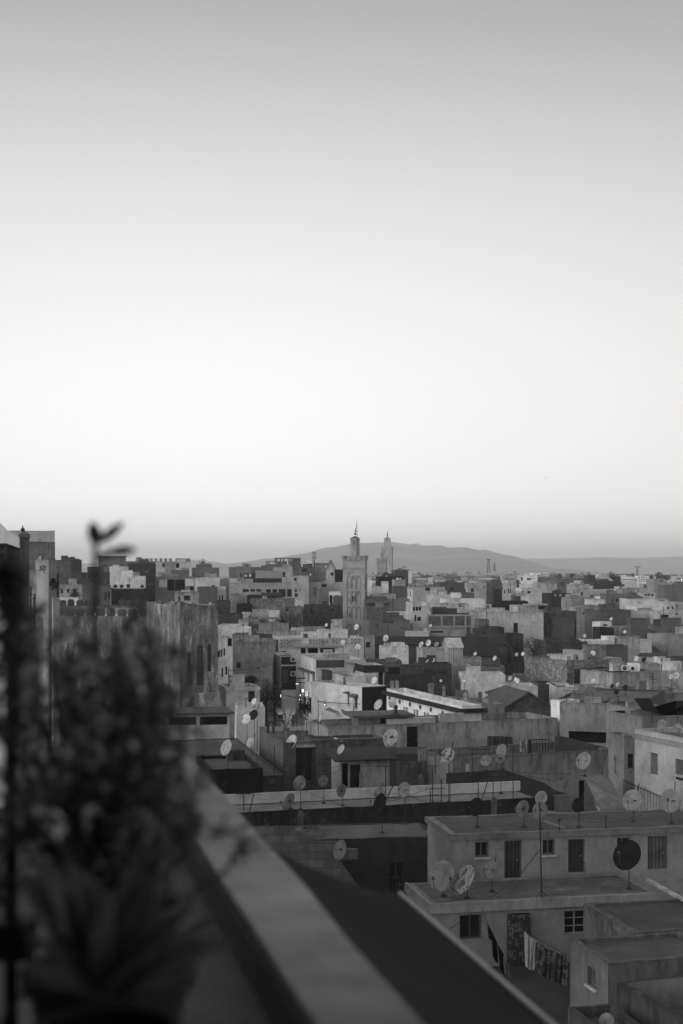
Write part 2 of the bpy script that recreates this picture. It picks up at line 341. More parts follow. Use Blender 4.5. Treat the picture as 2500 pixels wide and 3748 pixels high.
        for k in range(20): j = (k+1) % 20; mb.face([P(*q2[k], -.06), P(*q[k], -.06), P(*q[j], -.06), P(*q2[j], -.06)]); mb.face([P(*q[k], -.06), P(*q[k], 0), P(*q[j], 0), P(*q[j], -.06)])
        mb.face([P(*p, -.02) for p in q2]); o = mb.build('medallion', 'plaster', parent, tone if tone else .22, .3)
    elif kind == 'v':                        # little hood over a window
        mb.face([P(a, e, -.5), P(b, e, -.5), P(b, f, 0), P(a, f, 0)]); mb.face([P(b, e, -.5), P(a, e, -.5), P(a, e-.06, -.5), P(b, e-.06, -.5)][::-1]); mb.face([P(a, e-.06, -.5), P(a, f-.06, 0), P(b, f-.06, 0), P(b, e-.06, -.5)])
        for u in (a, b): mb.face([P(u, e, -.5), P(u, f, 0), P(u, e-.06, 0)])
        o = mb.build('window_hood', 'pantile', parent, tone if tone else .1)
    return o
HOUSES = []
def house_w(name, label, P0, ang, Wd, D, zt, zb, tone, mat='plaster', ops=(), roof='flat', par=.35, grime=.35, rtone=.2, rmat='roof', rec=.24, rough=None, detail=True,
            cornice=None, lin=None, backwall=None, cat='house', group=None, hut=None, rp=None, eave=.25, rh=1.6):
    """P0 = front left corner (x,y); ang = heading of the front wall; ops = (side, kind, u0, u1, z0, z1, tone) in metres, z from the base"""
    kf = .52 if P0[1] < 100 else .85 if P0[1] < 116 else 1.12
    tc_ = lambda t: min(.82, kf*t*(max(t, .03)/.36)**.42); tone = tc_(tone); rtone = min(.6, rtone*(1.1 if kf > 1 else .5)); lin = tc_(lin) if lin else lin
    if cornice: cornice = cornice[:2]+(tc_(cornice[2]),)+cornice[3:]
    H = zt-zb; t = Vector((math.cos(ang), math.sin(ang), 0)); bk = Vector((-math.sin(ang), math.cos(ang), 0))
    ctr = Vector((P0[0], P0[1], zb))+t*(Wd/2)+bk*(D/2)
    root = empty(name, ctr, ang); tag(root, label, cat, group)
    x0, x1, y0, y1 = -Wd/2, Wd/2, -D/2, D/2
    near = P0[1] < 170
    step = .55 if P0[1] < 130 else (1.2 if P0[1] < 260 else 0)
    amp = rough if rough is not None else (.05 if near else .08)
    if P0[1] > 175 and D > 4 and Wd > 4 and roof == 'flat' and mat in ('plaster', 'brick', 'stone') and not any(w_ in label for w_ in ('blank', 'plain', 'smooth', 'wall', 'shed', 'black', 'x', 'window', 'hall')):
        rw = random.Random(int(P0[0]*13+P0[1]*3)); ops = list(ops)
        for _ in range(rw.choice((1, 2, 3))):
            u = rw.uniform(.5, Wd-1.5); z_ = H-rw.uniform(1.7, 3.4); ww = rw.uniform(.5, 1.0); hh = rw.uniform(.6, 1.2)
            if not any(o_[0] == 'f' and o_[2]-.4 < u+ww and o_[3]+.4 > u and o_[4]-.4 < z_+hh and o_[5]+.4 > z_ for o_ in ops): ops.append(('f', 'w', u, u+ww, z_, z_+hh))
    mb = MB(); SD = {'f': ((x0, y0, 0), (1, 0, 0), (0, -1, 0), Wd), 'r': ((x1, y0, 0), (0, 1, 0), (1, 0, 0), D), 'l': ((x0, y1, 0), (0, -1, 0), (-1, 0, 0), D), 'b': ((x1, y1, 0), (-1, 0, 0), (0, 1, 0), Wd)}
    for k, (O, tt, n, wd) in SD.items():
        oo = []
        for op in ops:
            if op[0] == k and op[1] not in 'axov':
                u0, u1, z0, z1 = max(.02, op[2]), min(wd-.02, op[3]), max(.02, op[4]), min(H-.05, op[5])
                if u1-u0 > .05 and z1-z0 > .05: oo.append((u0, u1, z0, z1))
        facade(mb, O, tt, n, wd, H, oo, rec, step, {'f': 0, 'r': 30, 'b': 60, 'l': 90}[k])
        for op in ops:
            if op[0] == k:
                u0, u1, z0, z1 = max(.02, op[2]), min(wd-.02, op[3]), max(.02, op[4]), min(H-.05, op[5])
                if u1-u0 > .05 and z1-z0 > .05: add_opening(op[1], root, O, tt, n, u0, u1, z0, z1, rec, detail, (tc_(op[6]) if op[1] in 'xso' else op[6]) if len(op) > 6 else None)
    th = min(.22, Wd*.1, D*.1)
    if roof == 'flat':
        zp = H-par
        lb = MB() if lin else mb
        def strip(a, b, ia, ib, off):
            a, b, ia, ib = map(Vector, (a, b, ia, ib)); k = max(1, int((b-a).length/step)) if step else 1
            for i in range(k):
                f0, f1 = i/k, (i+1)/k; A, B, IA, IB = a.lerp(b, f0), a.lerp(b, f1), ia.lerp(ib, f0), ia.lerp(ib, f1); L = (b-a).length
                mb.face([A, B, IB, IA], [(off+f0*L, 0), (off+f1*L, 0), (off+f1*L, .1), (off+f0*L, .1)])
                dn = Vector((0, 0, par)); lb.face([IA, IB, IB-dn, IA-dn], [(off+f0*L, 0), (off+f1*L, 0), (off+f1*L, par), (off+f0*L, par)])
        o_ = [(x0, y0, H), (x1, y0, H), (x1, y1, H), (x0, y1, H)]; i_ = [(x0+th, y0+th, H), (x1-th, y0+th, H), (x1-th, y1-th, H), (x0+th, y1-th, H)]
        for k in range(4): strip(o_[k], o_[(k+1) % 4], i_[k], i_[(k+1) % 4], 30*k)
        for mb_ in ({id(mb): mb, id(lb): lb}.values() if amp else ()):
            for i, v in enumerate(mb_.v):
                if abs(v[2]-H) < 1e-4:
                    g = Vector((v[0]+ctr.x, v[1]+ctr.y, 0)); s = noise.noise(g*.9)+.6*noise.noise(g*2.7+Vector((5, 1, 2)))
                    mb_.v[i] = (v[0], v[1], v[2]+amp*s)
        rb = MB(); rb.face([(x0+th, y0+th, zp), (x1-th, y0+th, zp), (x1-th, y1-th, zp), (x0+th, y1-th, zp)], [(0, 0), (Wd, 0), (Wd, D), (0, D)])
        body = mb.build('wall', mat, root, tone, grime); rb.build('roof', rmat, root, rtone)
        if backwall:                          # raised wall along the far edge of the roof: (height, tone)
            bw_ = MB(); bw_.box(x0, x1, y1-.2, y1-.003, H+.001, H+backwall[0]); bw_.build('parapet', 'plaster', root, tc_(backwall[1]), .15)
        if lin: lb.build('parapet', 'plaster', root, lin, .2)
    elif roof == 'slab':
        body = mb.build('wall', mat, root, tone, grime); rb = MB(); rb.box(x0-eave, x1+eave, y0-eave, y1+eave, H, H+.18); rb.build('roof', rmat, root, rtone)
    elif roof in ('gable', 'gablex', 'hip', 'shed'):
        e = eave; rb = MB(); k = .12
        if roof == 'gable':                   # ridge runs away from the viewer
            mb.face([(x0, y0, H), (x1, y0, H), (0, y0, H+rh)], [(0, 0), (Wd, 0), (Wd/2, 0)]); mb.face([(x1, y1, H), (x0, y1, H), (0, y1, H+rh)])
            A = [(x0-e, y0-e, H-e*rh/(Wd/2)), (x0-e, y1+e, H-e*rh/(Wd/2)), (0, y1+e, H+rh), (0, y0-e, H+rh)]; B = [(x1+e, y1+e, A[0][2]), (x1+e, y0-e, A[0][2]), (0, y0-e, H+rh), (0, y1+e, H+rh)]
            pls = [A, B]
        elif roof == 'gablex':                # ridge parallel to the front
            mb.face([(x1, y0, H), (x1, y1, H), (x1, 0, H+rh)]); mb.face([(x0, y1, H), (x0, y0, H), (x0, 0, H+rh)]); q = H-e*rh/(D/2)
            pls = [[(x0-e, y0-e, q), (x1+e, y0-e, q), (x1+e, 0, H+rh), (x0-e, 0, H+rh)], [(x1+e, y1+e, q), (x0-e, y1+e, q), (x0-e, 0, H+rh), (x1+e, 0, H+rh)]]
        elif roof == 'hip':
            cs = [(x0-e, y0-e, H), (x1+e, y0-e, H), (x1+e, y1+e, H), (x0-e, y1+e, H)]; pls = [[cs[i], cs[(i+1) % 4], (0, 0, H+rh)] for i in range(4)]
        else:                                 # shed: high at the back
            mb.face([(x1, y0, H), (x1, y1, H), (x1, y1, H+rh)]); mb.face([(x0, y1, H), (x0, y0, H), (x0, y1, H+rh)]); mb.face([(x1, y1, H), (x0, y1, H), (x0, y1, H+rh), (x1, y1, H+rh)])
            pls = [[(x0-e, y0-e, H-e*rh/D), (x1+e, y0-e, H-e*rh/D), (x1+e, y1+e, H+rh+e*rh/D), (x0-e, y1+e, H+rh+e*rh/D)]]
        for p in pls:
            up = [(x, y, z+k) for x, y, z in p]; L = [(Vector(q)-Vector(p[0])) for q in p]; ex = (Vector(p[1])-Vector(p[0])).normalized(); nn = (Vector(p[1])-Vector(p[0])).cross(Vector(p[2])-Vector(p[0])).normalized(); ey = nn.cross(ex)
            rb.face(up, [(v.dot(ex), v.dot(ey)) for v in L]); rb.face([(x, y, z+.002) for x, y, z in p[::-1]])
            for i in range(len(p)):
                j = (i+1) % len(p); rb.face([(p[i][0], p[i][1], p[i][2]+.002), (p[j][0], p[j][1], p[j][2]+.002), up[j], up[i]])
        body = mb.build('wall', mat, root, tone, grime); rb.build('roof', rmat, root, rtone)
    else: body = mb.build('wall', mat, root, tone, grime)
    if cornice:                               # (height of band, projection, tone, drop below the top)
        ch, cp, ct, cd = cornice; cb = MB()
        z1 = H-cd; z0 = z1-ch; cb.box(x0-cp, x1+cp, y0-cp, y0-.003, z0, z1); cb.box(x0-cp, x0-.003, y0-.003, y1+cp, z0, z1)
        cb.build('cornice', 'plaster', root, ct, grime)
    rc_ = random.Random(int(P0[0]*31+P0[1]*7+Wd*100))
    if roof == 'flat' and P0[1] > 104 and Wd > 3.5 and D > 3:
        for _ in range(rc_.choice((1, 1, 2, 3, 4) if P0[1] > 150 else (0, 1, 1, 2))):    # raised bits of parapet and small blocks on the roof
            cw = rc_.uniform(.8, min(5, Wd*.5)); cx = rc_.uniform(x0+th+.05, x1-th-cw-.05); cyy = rc_.uniform(y0+D*.35, y1-th-1.2); ch_ = rc_.uniform(.35, 1.25)
            q_ = MB(); q_.box(cx, cx+cw, cyy, cyy+rc_.uniform(.18, 1.0), H-par+.002, H-par+ch_+par*.6); q_.build('roof_block', rc_.choice(('plaster', 'plaster', 'brick')), root, min(.8, max(.06, tone*rc_.uniform(.5, 1.6))), .6)
    if hut:                                   # (x fraction, width, height, tone): stair hut on the roof
        fx, hw, hh, ht = hut; hb = MB(); hx = x0+th+(Wd-2*th-hw)*fx; hy = y1-th-min(D*.5, hw)-.01
        hb.box(hx, hx+hw, hy, y1-th-.01, H-par, H-par+hh, 0, 'd'); h_ = hb.build('stair_hut', mat, root, ht, grime)
        db = MB(); db.box(hx+hw*.3, hx+hw*.3+min(.9, hw*.35), hy-.03, hy-.003, H-par+.02, H-par+min(2.0, hh*.8)); db.build('door', 'pane', h_, .03)
    HOUSES.append(dict(root=root, x0=ctr.x, y=P0[1], label=label, Wd=Wd, D=D, zt=zt))
    return root
ROT = R(12.5)
def HP(label, tg, A, B, d, dep, tone, mat='plaster', ops=(), name='house', zb=None, rot=None, bot=None, **kw):
    """house from the photograph: A,B = top corners of the front wall (B may be x only), d = distance of corner A"""
    ax, ay = c(tg, *A); z = (HY-ay)/F*d; p0 = wp(ax, ay, d)
    if rot is None: rot = ROT if d < 150 else 0.0
    bx = c(tg, B if not isinstance(B, tuple) else B[0], 0)[0]
    if isinstance(B, tuple) and abs(ay-HY) > 30:
        by = c(tg, *B)[1]; d1 = z*F/(HY-by); p1 = wp(bx, by, d1)
    else:
        k = (bx-HX)/F; s = (k*p0.y-p0.x)/(math.cos(rot)-k*math.sin(rot)); p1 = p0+Vector((math.cos(rot), math.sin(rot), 0))*s
    v = p1-p0; ang = math.atan2(v.y, v.x); Wd = math.hypot(v.x, v.y)
    if zb is None: zb = zg(d) if bot is None else (HY-c(tg, 0, bot)[1])/F*d
    t = Vector((math.cos(ang), math.sin(ang), 0)); bk = Vector((-math.sin(ang), math.cos(ang), 0))
    oo = []
    for op in ops:
        kind, x0, y0, x1, y1 = op[:5]; side = op[5] if len(op) > 5 and op[5] else 'f'; tn = op[6:7]
        n = bk if side in 'fb' else t; res = []
        for (xx, yy) in ((x0, y0), (x1, y1)):
            qx, qy = c(tg, xx, yy); dr = Vector(((qx-HX)/F, 1, (HY-qy)/F)); base = p0 if side != 'r' else p0+t*Wd
            s = base.to_2d().dot(n.to_2d())/dr.to_2d().dot(n.to_2d()); P = dr*s; L = P-p0
            u = L.dot(t) if side == 'f' else (dep-L.dot(bk) if side == 'l' else L.dot(bk)); res.append((u, P.z-zb))
        u0, u1 = sorted((res[0][0], res[1][0])); z0, z1 = sorted((res[0][1], res[1][1]))
        oo.append((side, kind, u0, u1, z0, z1)+tuple(tn))
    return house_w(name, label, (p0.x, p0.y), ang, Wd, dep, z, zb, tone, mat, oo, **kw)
# ================================================================== ground
gb = MB(); ys = [-30, 40, 70, 90, 110, 130, 165, 230, 300, 400, 500, 700, 1000, 1700, 2500, 4000, 6000, 9600]
for a, b in zip(ys, ys[1:]):
    wa, wb = (max(80, a*.6)+200, max(80, b*.6)+200)
    gb.face([(-wa, a, zg(a)), (wa, a, zg(a)), (wb, b, zg(b)), (-wb, b, zg(b))], [(0, 0), (1, 0), (1, 1), (0, 1)])
tag(gb.build('ground', 'roof', None, .12), kind='structure')

# ================================================================== our own terrace: wall, ledge, awning
S = 1150.0/F                                                   # the wall runs towards a point left of the view
def tp(L, y, z): return Vector((L-S*y, y, z))                  # L = metres right of that point, y = metres ahead
def tbox(mb, L0, L1, y0, y1, z0, z1, n=1, wob=0.0):
    for i in range(n):
        a, b = y0+(y1-y0)*i/n, y0+(y1-y0)*(i+1)/n
        w = lambda y, k: wob*noise.noise(Vector((k*7.1, y*1.6, z1)))
        q = lambda L, y, z, k: tp(L+w(y, k), y, z+(w(y, k+3)*.6 if z == z1 else 0))
        mb.face([q(L0, a, z1, 1), q(L1, a, z1, 2), q(L1, b, z1, 2), q(L0, b, z1, 1)], [(L0*3, a), (L1*3, a), (L1*3, b), (L0*3, b)])
        mb.face([q(L0, b, z0, 1), q(L0, a, z0, 1), q(L0, a, z1, 1), q(L0, b, z1, 1)], [(b, z1-z0), (a, z1-z0), (a, 0), (b, 0)])
        mb.face([q(L1, a, z0, 2), q(L1, b, z0, 2), q(L1, b, z1, 2), q(L1, a, z1, 2)], [(a, z1-z0), (b, z1-z0), (b, 0), (a, 0)])
    for y, s in ((y0, 1), (y1, -1)):
        p = [tp(L0, y, z0), tp(L1, y, z0), tp(L1, y, z1), tp(L0, y, z1)]; mb.face(p if s > 0 else p[::-1])
root = empty('terrace_wall', tp(.57, 3, -.95)); tag(root, 'blurred pale plastered terrace wall running diagonally up from the bottom edge', 'wall')
inv = -Vector(root.location)
m = MB(); tbox(m, .483, .66, -.6, 5.95, -1.02, -.75, 26, .008); tbox(m, -1.4, .482, 5.72, 5.95, -1.0, -.735, 6, .006)
m.build('coping', 'roof', root, .2, .1, inv)
m = MB(); tbox(m, .462, .4815, -.6, 5.71, -.859, -.765); m.build('inner_face', 'plaster', root, .02, .1, inv)  # shade on the wall's inner side is put into this near-black colour
root = empty('terrace_building', tp(-2.7, 0, -21)); tag(root, 'dim tiled ledge of the terrace building behind the blurred plants', 'building')
inv = -Vector(root.location)
m = MB(); tbox(m, -4.5, .482, -8, 5.719, -.98, -.86); m.build('ledge', 'roof', root, .06, .3, inv)
m = MB(); tbox(m, -4.6, .3, -5, -.9, -.859, 2.6); tbox(m, -4.6, -1.9, -.899, 2.2, -.859, 2.4); m.build('unseen_shade_block', 'plaster', root, .16, .6, inv)  # unseen mass added behind the camera to shade ledge, plants and wall
m = MB(); tbox(m, -4.6, .64, -8, 5.94, -21, -1.03); m.build('wall', 'plaster', root, .22, .5, inv)
# canvas awning hung outside the wall
root = empty('awning', tp(1.0, 3, -1)); tag(root, 'dark canvas awning sloping away from the pale terrace wall, pale hem', 'awning')
inv = -Vector(root.location); m = MB()
def aw(f, g): # f: 0 at the wall 1 at the hem; g along
    L = .665+f*.685; y0, y1 = -.5, 4.45+f*.72; y = y0+(y1-y0)*g
    return tp(L, y, -.80-f*.37-.05*math.sin(math.pi*f)+.015*math.sin(g*19+f*3)*math.sin(math.pi*f))
for i in range(8):
    for j in range(30):
        q = [aw(i/8, j/30), aw((i+1)/8, j/30), aw((i+1)/8, (j+1)/30), aw(i/8, (j+1)/30)]
        m.face(q); m.face([p-Vector((0, 0, .012)) for p in q[::-1]])
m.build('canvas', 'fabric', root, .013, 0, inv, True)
m = MB(); m.tube([aw(1.0, j/30)+Vector((.004, 0, .002)) for j in range(31)], .009, 6); m.build('hem', 'paint', root, .3, 0, inv, True)
m = MB(); m.tube([aw(0, j/10)+Vector((.006, 0, -.02)) for j in range(11)], .012, 6); m.build('rail', 'metal', root, .05, 0, inv, True)

# ================================================================== plants on the ledge
def leaf(mb, p, d, up, L, w, droop=.3, n=3, fold=.25):
    d = Vector(d).normalized(); s = d.cross(Vector(up)); s = s.normalized() if s.length > 1e-3 else d.orthogonal().normalized(); nn = s.cross(d).normalized()
    row = []
    for i in range(n+1):
        f = i/n; ww = w*math.sin(math.pi*min(1, .12+f*.88))**.8 if f < 1 else 0.0
        ctr = p+d*(L*f)-Vector((0, 0, 1))*(droop*L*f*f); row.append((ctr-s*ww+nn*ww*fold, ctr, ctr+s*ww+nn*ww*fold))
    for a, b in zip(row, row[1:]):
        mb.face([a[0], a[1], b[1], b[0]]); mb.face([a[1], a[2], b[2], b[1]])
def pot(mb, ctr, r, h):
    mb.lathe(ctr, [(r*.66, 0), (r*.72, h*.1), (r*.98, h*.86), (r*1.08, h*.87), (r*1.1, h), (r*.98, h), (r*.95, h*.9), (0, h*.9)], 22)
rng = random.Random(3)
# tall leafy shrub
SD_ = 2.3
base = wp(400, 3640, SD_); base.z = -.86
root = empty('potted_shrub', base); tag(root, 'tall dark leafy potted shrub, out of focus, its bare tip above the skyline', 'plant')
m = MB(); pot(m, (0, 0, .002), .13, .22); m.build('pot', 'concrete', root, .02)
LOBES = [(150, 2330, 75, 60), (190, 2480, 110, 120), (330, 2480, 160, 180), (460, 2420, 150, 130), (540, 2350, 70, 80), (580, 2480, 70, 90), (540, 2600, 120, 140), (390, 2680, 200, 170),
         (545, 2720, 90, 100), (250, 2780, 160, 170), (440, 2860, 170, 160), (560, 2850, 70, 95), (180, 2950, 120, 120), (410, 3020, 200, 140), (530, 3030, 85, 80), (240, 3130, 120, 100), (450, 3180, 130, 90)]
stems = MB(); fol = MB(); org = Vector((0, 0, .24))
tops = [(350, 1945), (420, 2300), (300, 2330), (560, 2330), (170, 2320), (560, 2650), (600, 2500), (150, 2800), (560, 2860), (250, 2500), (500, 2500)]
for k, (px, py) in enumerate(tops):
    d = SD_+rng.uniform(-.16, .16) if k else SD_; e = wp(px, py, d)-base; pts = []
    for i in range(9):
        f = i/8; q = org.lerp(e, f); q += Vector((noise.noise(Vector((k, f*3, 0))), noise.noise(Vector((k, f*3, 9))), 0))*.05*math.sin(math.pi*f)
        if k == 0: q.x = org.x+(e.x-org.x)*min(1, f*1.6)
        pts.append(q)
    for i in range(8): stems.bar(pts[i], pts[i+1], .012*(1-f*.1*i/8)*(1-.55*i/8), .012*(1-.55*(i+1)/8), 6)
stems.build('stem', 'bark', root, .05)
def in_view(px, py, d): return wp(px, py, d)-base
tot = sum(a*b for _, _, a, b in LOBES)
LOBES = [(cx-(35 if cx > 420 else 0), cy, rx*(.82 if cx > 380 else 1), ry) for cx, cy, rx, ry in LOBES]
def in_lobes(px, py): return any(((px-cx)/rx)**2+((py-cy)/ry)**2 < 1 for cx, cy, rx, ry in LOBES)
def spray(mb, px, py, d, n, L0, L1):
    e = wp(px, py, d)-base; a0 = org+(e-org)*rng.uniform(.25, .5)+Vector((rng.gauss(0, .03), rng.gauss(0, .03), 0)); bow = Vector((rng.gauss(0, .05), rng.gauss(0, .05), rng.uniform(0, .07))); pv = None
    for k in range(n):
        f = k/(n-1); q = a0.lerp(e, f)+bow*math.sin(math.pi*f)
        if pv is not None: stems.bar(pv, q, .0022*(1.2-f), None, 4); ax = (q-pv).normalized()
        else: ax = (e-a0).normalized()
        for _ in range(2):
            dr = (ax*.7+Vector((rng.gauss(0, .7), rng.gauss(0, .7), rng.gauss(.1, .5)))).normalized(); leaf(mb, q, dr, (rng.uniform(-.6, .6), -.4, 1), rng.uniform(L0, L1), rng.uniform(.0045, .0085), rng.uniform(0, .7), 2)
        pv = q
stems = MB()
for (cx, cy, rx, ry) in LOBES:
    for _ in range(max(3, int(84*rx*ry/tot))):
        a = rng.uniform(0, 6.28); q = rng.uniform(.3, .93)**.6; spray(fol, cx+rx*q*math.cos(a), cy+ry*q*math.sin(a), SD_+rng.uniform(-.26, .26), 15, .02, .046)
for (px, py) in ((580, 2960), (690, 3000), (590, 2880), (120, 2560), (105, 2700), (100, 2880), (600, 2560), (570, 2690), (540, 2250), (130, 2260), (240, 2250), (470, 2265), (600, 2340), (110, 3010), (640, 3120)):
    for _ in range(2): spray(fol, px+rng.gauss(0, 14), py+rng.gauss(0, 14), SD_+rng.uniform(-.2, .2), 17, .03, .055)
stems.build('stem', 'bark', root, .04)
fol.build('foliage', 'leaf', root, .085)
lf = MB()
for (cx, cy, rx, ry) in LOBES:
    for _ in range(int(300*rx*ry/tot)):
        u, v, w = rng.gauss(0, .45), rng.gauss(0, .45), rng.uniform(-1, .2); p = in_view(cx+u*rx, cy+v*ry, SD_+w*.26)
        a = rng.uniform(0, 6.28); leaf(lf, p, (math.cos(a), math.sin(a), rng.uniform(-.5, .8)), (0, 0, 1), rng.uniform(.022, .045), rng.uniform(.006, .011), rng.uniform(0, .5), 2)
lf.build('foliage', 'leaf', root, .24)  # sparse paler leaves put the lit foliage into the colour
tip = MB()   # the bare tip with its three stiff leaves
for (x0, y0, x1, y1, w) in ((352, 1992, 335, 1905, .012), (356, 1990, 318, 1940, .007), (364, 1985, 458, 1908, .0085), (362, 2045, 425, 2008, .006), (400, 2022, 505, 2010, .0085)):
    a, b = in_view(x0, y0, SD_), in_view(x1, y1, SD_); leaf(tip, a, b-a, (0, 1, .2), (b-a).length, w, 0.0, 5, .15)
tip.build('leaf', 'leaf', root, .03)
# agave in front
AD_ = 1.9
base = wp(390, 3560, AD_); base.z = -.86
root = empty('agave', base); tag(root, 'spiky agave in a dark round pot at the bottom left, out of focus', 'plant')
m = MB(); pot(m, (0, 0, .002), .092, .25); m.build('pot', 'concrete', root, .008)
ag = MB(); o0 = wp(400, 3660, AD_)-base
for (px, py) in ((140, 3090), (180, 3190), (120, 3300), (110, 3400), (260, 3120), (330, 3170), (400, 3240), (470, 3200), (700, 3290), (790, 3330), (760, 3420), (560, 3260), (640, 3340), (100, 3520), (250, 3230), (560, 3470), (200, 3350), (850, 3400), (90, 3200), (520, 3110), (620, 3200), (700, 3480)):
    dd = AD_+rng.uniform(-.18, .14); e = wp(px, py, dd)-base; v = e-o0; leaf(ag, o0+v*.05, v, (rng.uniform(-.3, .3), -.5, 1), v.length*1.03, rng.uniform(.016, .026), rng.uniform(-.02, .12), 6, .45)
ag.build('leaf', 'leaf', root, .06)
# iron post with a climbing vine, plaster pillar behind it
base = wp(40, 2095, 2.3); base.z = -.86
root = empty('iron_post', base); tag(root, 'black iron post wrapped in a climbing vine on the left edge', 'post')
m = MB(); m.bar((0, 0, .05), (0, 0, .80), .011, None, 10); m.box(-.05, .035, -.04, .04, .24-.0, .30); m.ball((0, 0, .81), .02, 10); m.build('shaft', 'metal', root, .012)
m = MB(); m.box(-.07, .05, -.06, .06, .002, .06); m.build('foot', 'metal', root, .02)
base = wp(20, 2095, 2.15); base.z = -.86
root = empty('climbing_vine', base); tag(root, 'dark vine leaves crowding the top left edge around the iron post', 'plant')
m = MB(); pv = None
for i in range(40):
    a = i*.55; q = Vector((.012+.03*math.cos(a), .03*math.sin(a), .02+i*.0215)); 
    if pv: m.bar(pv, q, .004, None, 5)
    pv = q
m.build('stem', 'bark', root, .03)
fol = MB()
for (cx, cy, rx, ry, n) in ((20, 2080, 34, 30, 50), (28, 2130, 36, 45, 80), (40, 2210, 18, 70, 40), (22, 2330, 28, 60, 36), (45, 2420, 14, 90, 26), (20, 2600, 30, 150, 30), (10, 2900, 22, 180, 24), (5, 3200, 25, 150, 20)):
    for _ in range(n):
        u, v = rng.gauss(0, .5), rng.gauss(0, .5); p = wp(cx+u*rx, cy+v*ry, 2.15+rng.uniform(-.08, .12))-base; a = rng.uniform(0, 6.28)
        leaf(fol, p, (math.cos(a), math.sin(a)*.6, rng.uniform(-.6, .6)), (0, -.6, 1), rng.uniform(.02, .036), rng.uniform(.007, .012), .3, 2)
fol.build('foliage', 'leaf', root, .03)
base = wp(100, 2095, 4.4); base.z = -.86
root = empty('plaster_pillar', base); tag(root, 'dim plastered pillar standing on the ledge right of the iron post', 'pillar')
m = MB(); m.box(-.022, .022, 0, .09, .002, .86-.205); m.build('shaft', 'plaster', root, .2, .4)
m = MB(); m.box(-.028, .028, -.006, .096, .656, .69); m.build('cap', 'plaster', root, .18, .4)
base = wp(-10, 2095, 5.2); base.z = -.86
root = empty('whitewashed_pillar', base); tag(root, 'whitewashed pillar glimpsed between the vine leaves on the left edge', 'pillar')
m = MB(); m.box(-.05, .035, 0, .1, .002, .86-.11); m.build('shaft', 'plaster', root, .75, .1)
m = MB(); m.box(-.058, .043, -.008, .108, .751, .775); m.build('cap', 'plaster', root, .7, .1)

# ================================================================== nearest houses, bottom right
house_w('house', 'nearest house in the bottom right corner, white inner parapet round a stained roof', (10.37, 43.2), R(20), 7, 3.83, -13.5, -20.5, .16, 'plaster', (), par=.95, lin=.42, grime=.8, rtone=.16)
HP('low flat roof annex at the bottom edge under a white dish', 'K', (1060, 1352), 1330, 43.5, 2.2, .2, grime=.8, rtone=.1)
HP('small house with one framed side window under a dark flat roof, bottom right', 'K', (1138, 978), 1800, 50, 3.35, .30, 'plaster', [('b', 1020, 992, 1072, 1135, 'l', .06)], par=.12, grime=.8, rtone=.11, rot=R(14))
HP('wide dark flat roof with pale crumbling edge, second from the bottom right corner', 'K', (1292, 803), 1900, 56, 5.0, .33, 'plaster', (), par=.10, grime=.9, rtone=.10, cornice=(.33, .06, .33, 0.0))
ctn = HP('white terrace house with a barred window and a curtained doorway, white roof edge', 'K', (130, 640), (1420, 576), 62, 4.3, .46, 'plaster',
   [('g', 287, 707, 412, 838), ('h', 560, 697, 695, 1022), ('p', 888, 682, 1013, 812)], par=.06, grime=.35, rtone=.22, cornice=(.42, .12, .52, 0.0), rmat='tileroof')
HP('long white house whose tiled roof carries a row of dishes, dark doors along the terrace', 'K', (245, 240), (1800, 187), 67, 4.9, .46, 'plaster',
   [('b', 375, 287, 452, 372), ('d', 543, 278, 642, 492), ('b', 762, 273, 833, 358), ('d', 908, 270, 1005, 458, 'f', .05), ('b', 1190, 262, 1262, 330), ('d', 1365, 252, 1480, 440, 'f', .12)], par=.05, grime=.5, rtone=.13, cornice=(.28, .12, .40, 0.0), rmat='tileroof')
cy = MB(); cy.face([(3, 48, -17.33), (14, 49, -17.33), (14, 64.5, -17.33), (3, 61.8, -17.33)]); tag(cy.build('courtyard', 'roof', None, .03), kind='structure')

def prism(name, label, cat, tg, pts, d, th, tone, mat='plaster', grime=.5, part='wall', group=None):
    """a wall with the outline pts, standing at distance d, th thick"""
    P = [wp(*c(tg, x, y), d) for x, y in pts]; base = Vector((sum(p.x for p in P)/len(P), d+th/2, min(p.z for p in P)))
    zt = max(p.z for p in P); root = empty(name, base); tag(root, label, cat, group); m = MB()
    A = [p-base for p in P]; B = [p+Vector((0, th, 0)) for p in A]; n = len(A)
    area = sum(A[i].x*A[(i+1) % n].z-A[(i+1) % n].x*A[i].z for i in range(n))
    if area < 0: A, B = A[::-1], B[::-1]
    uvf = lambda q: [(p.x, zt-base.z-p.z) for p in q]
    m.face(A, uvf(A)); m.face(B[::-1], uvf(B))
    for i in range(n): j = (i+1) % n; q = [A[j], A[i], B[i], B[j]]; m.face(q, uvf(q))
    m.build(part, mat, root, tone, grime)
    return root
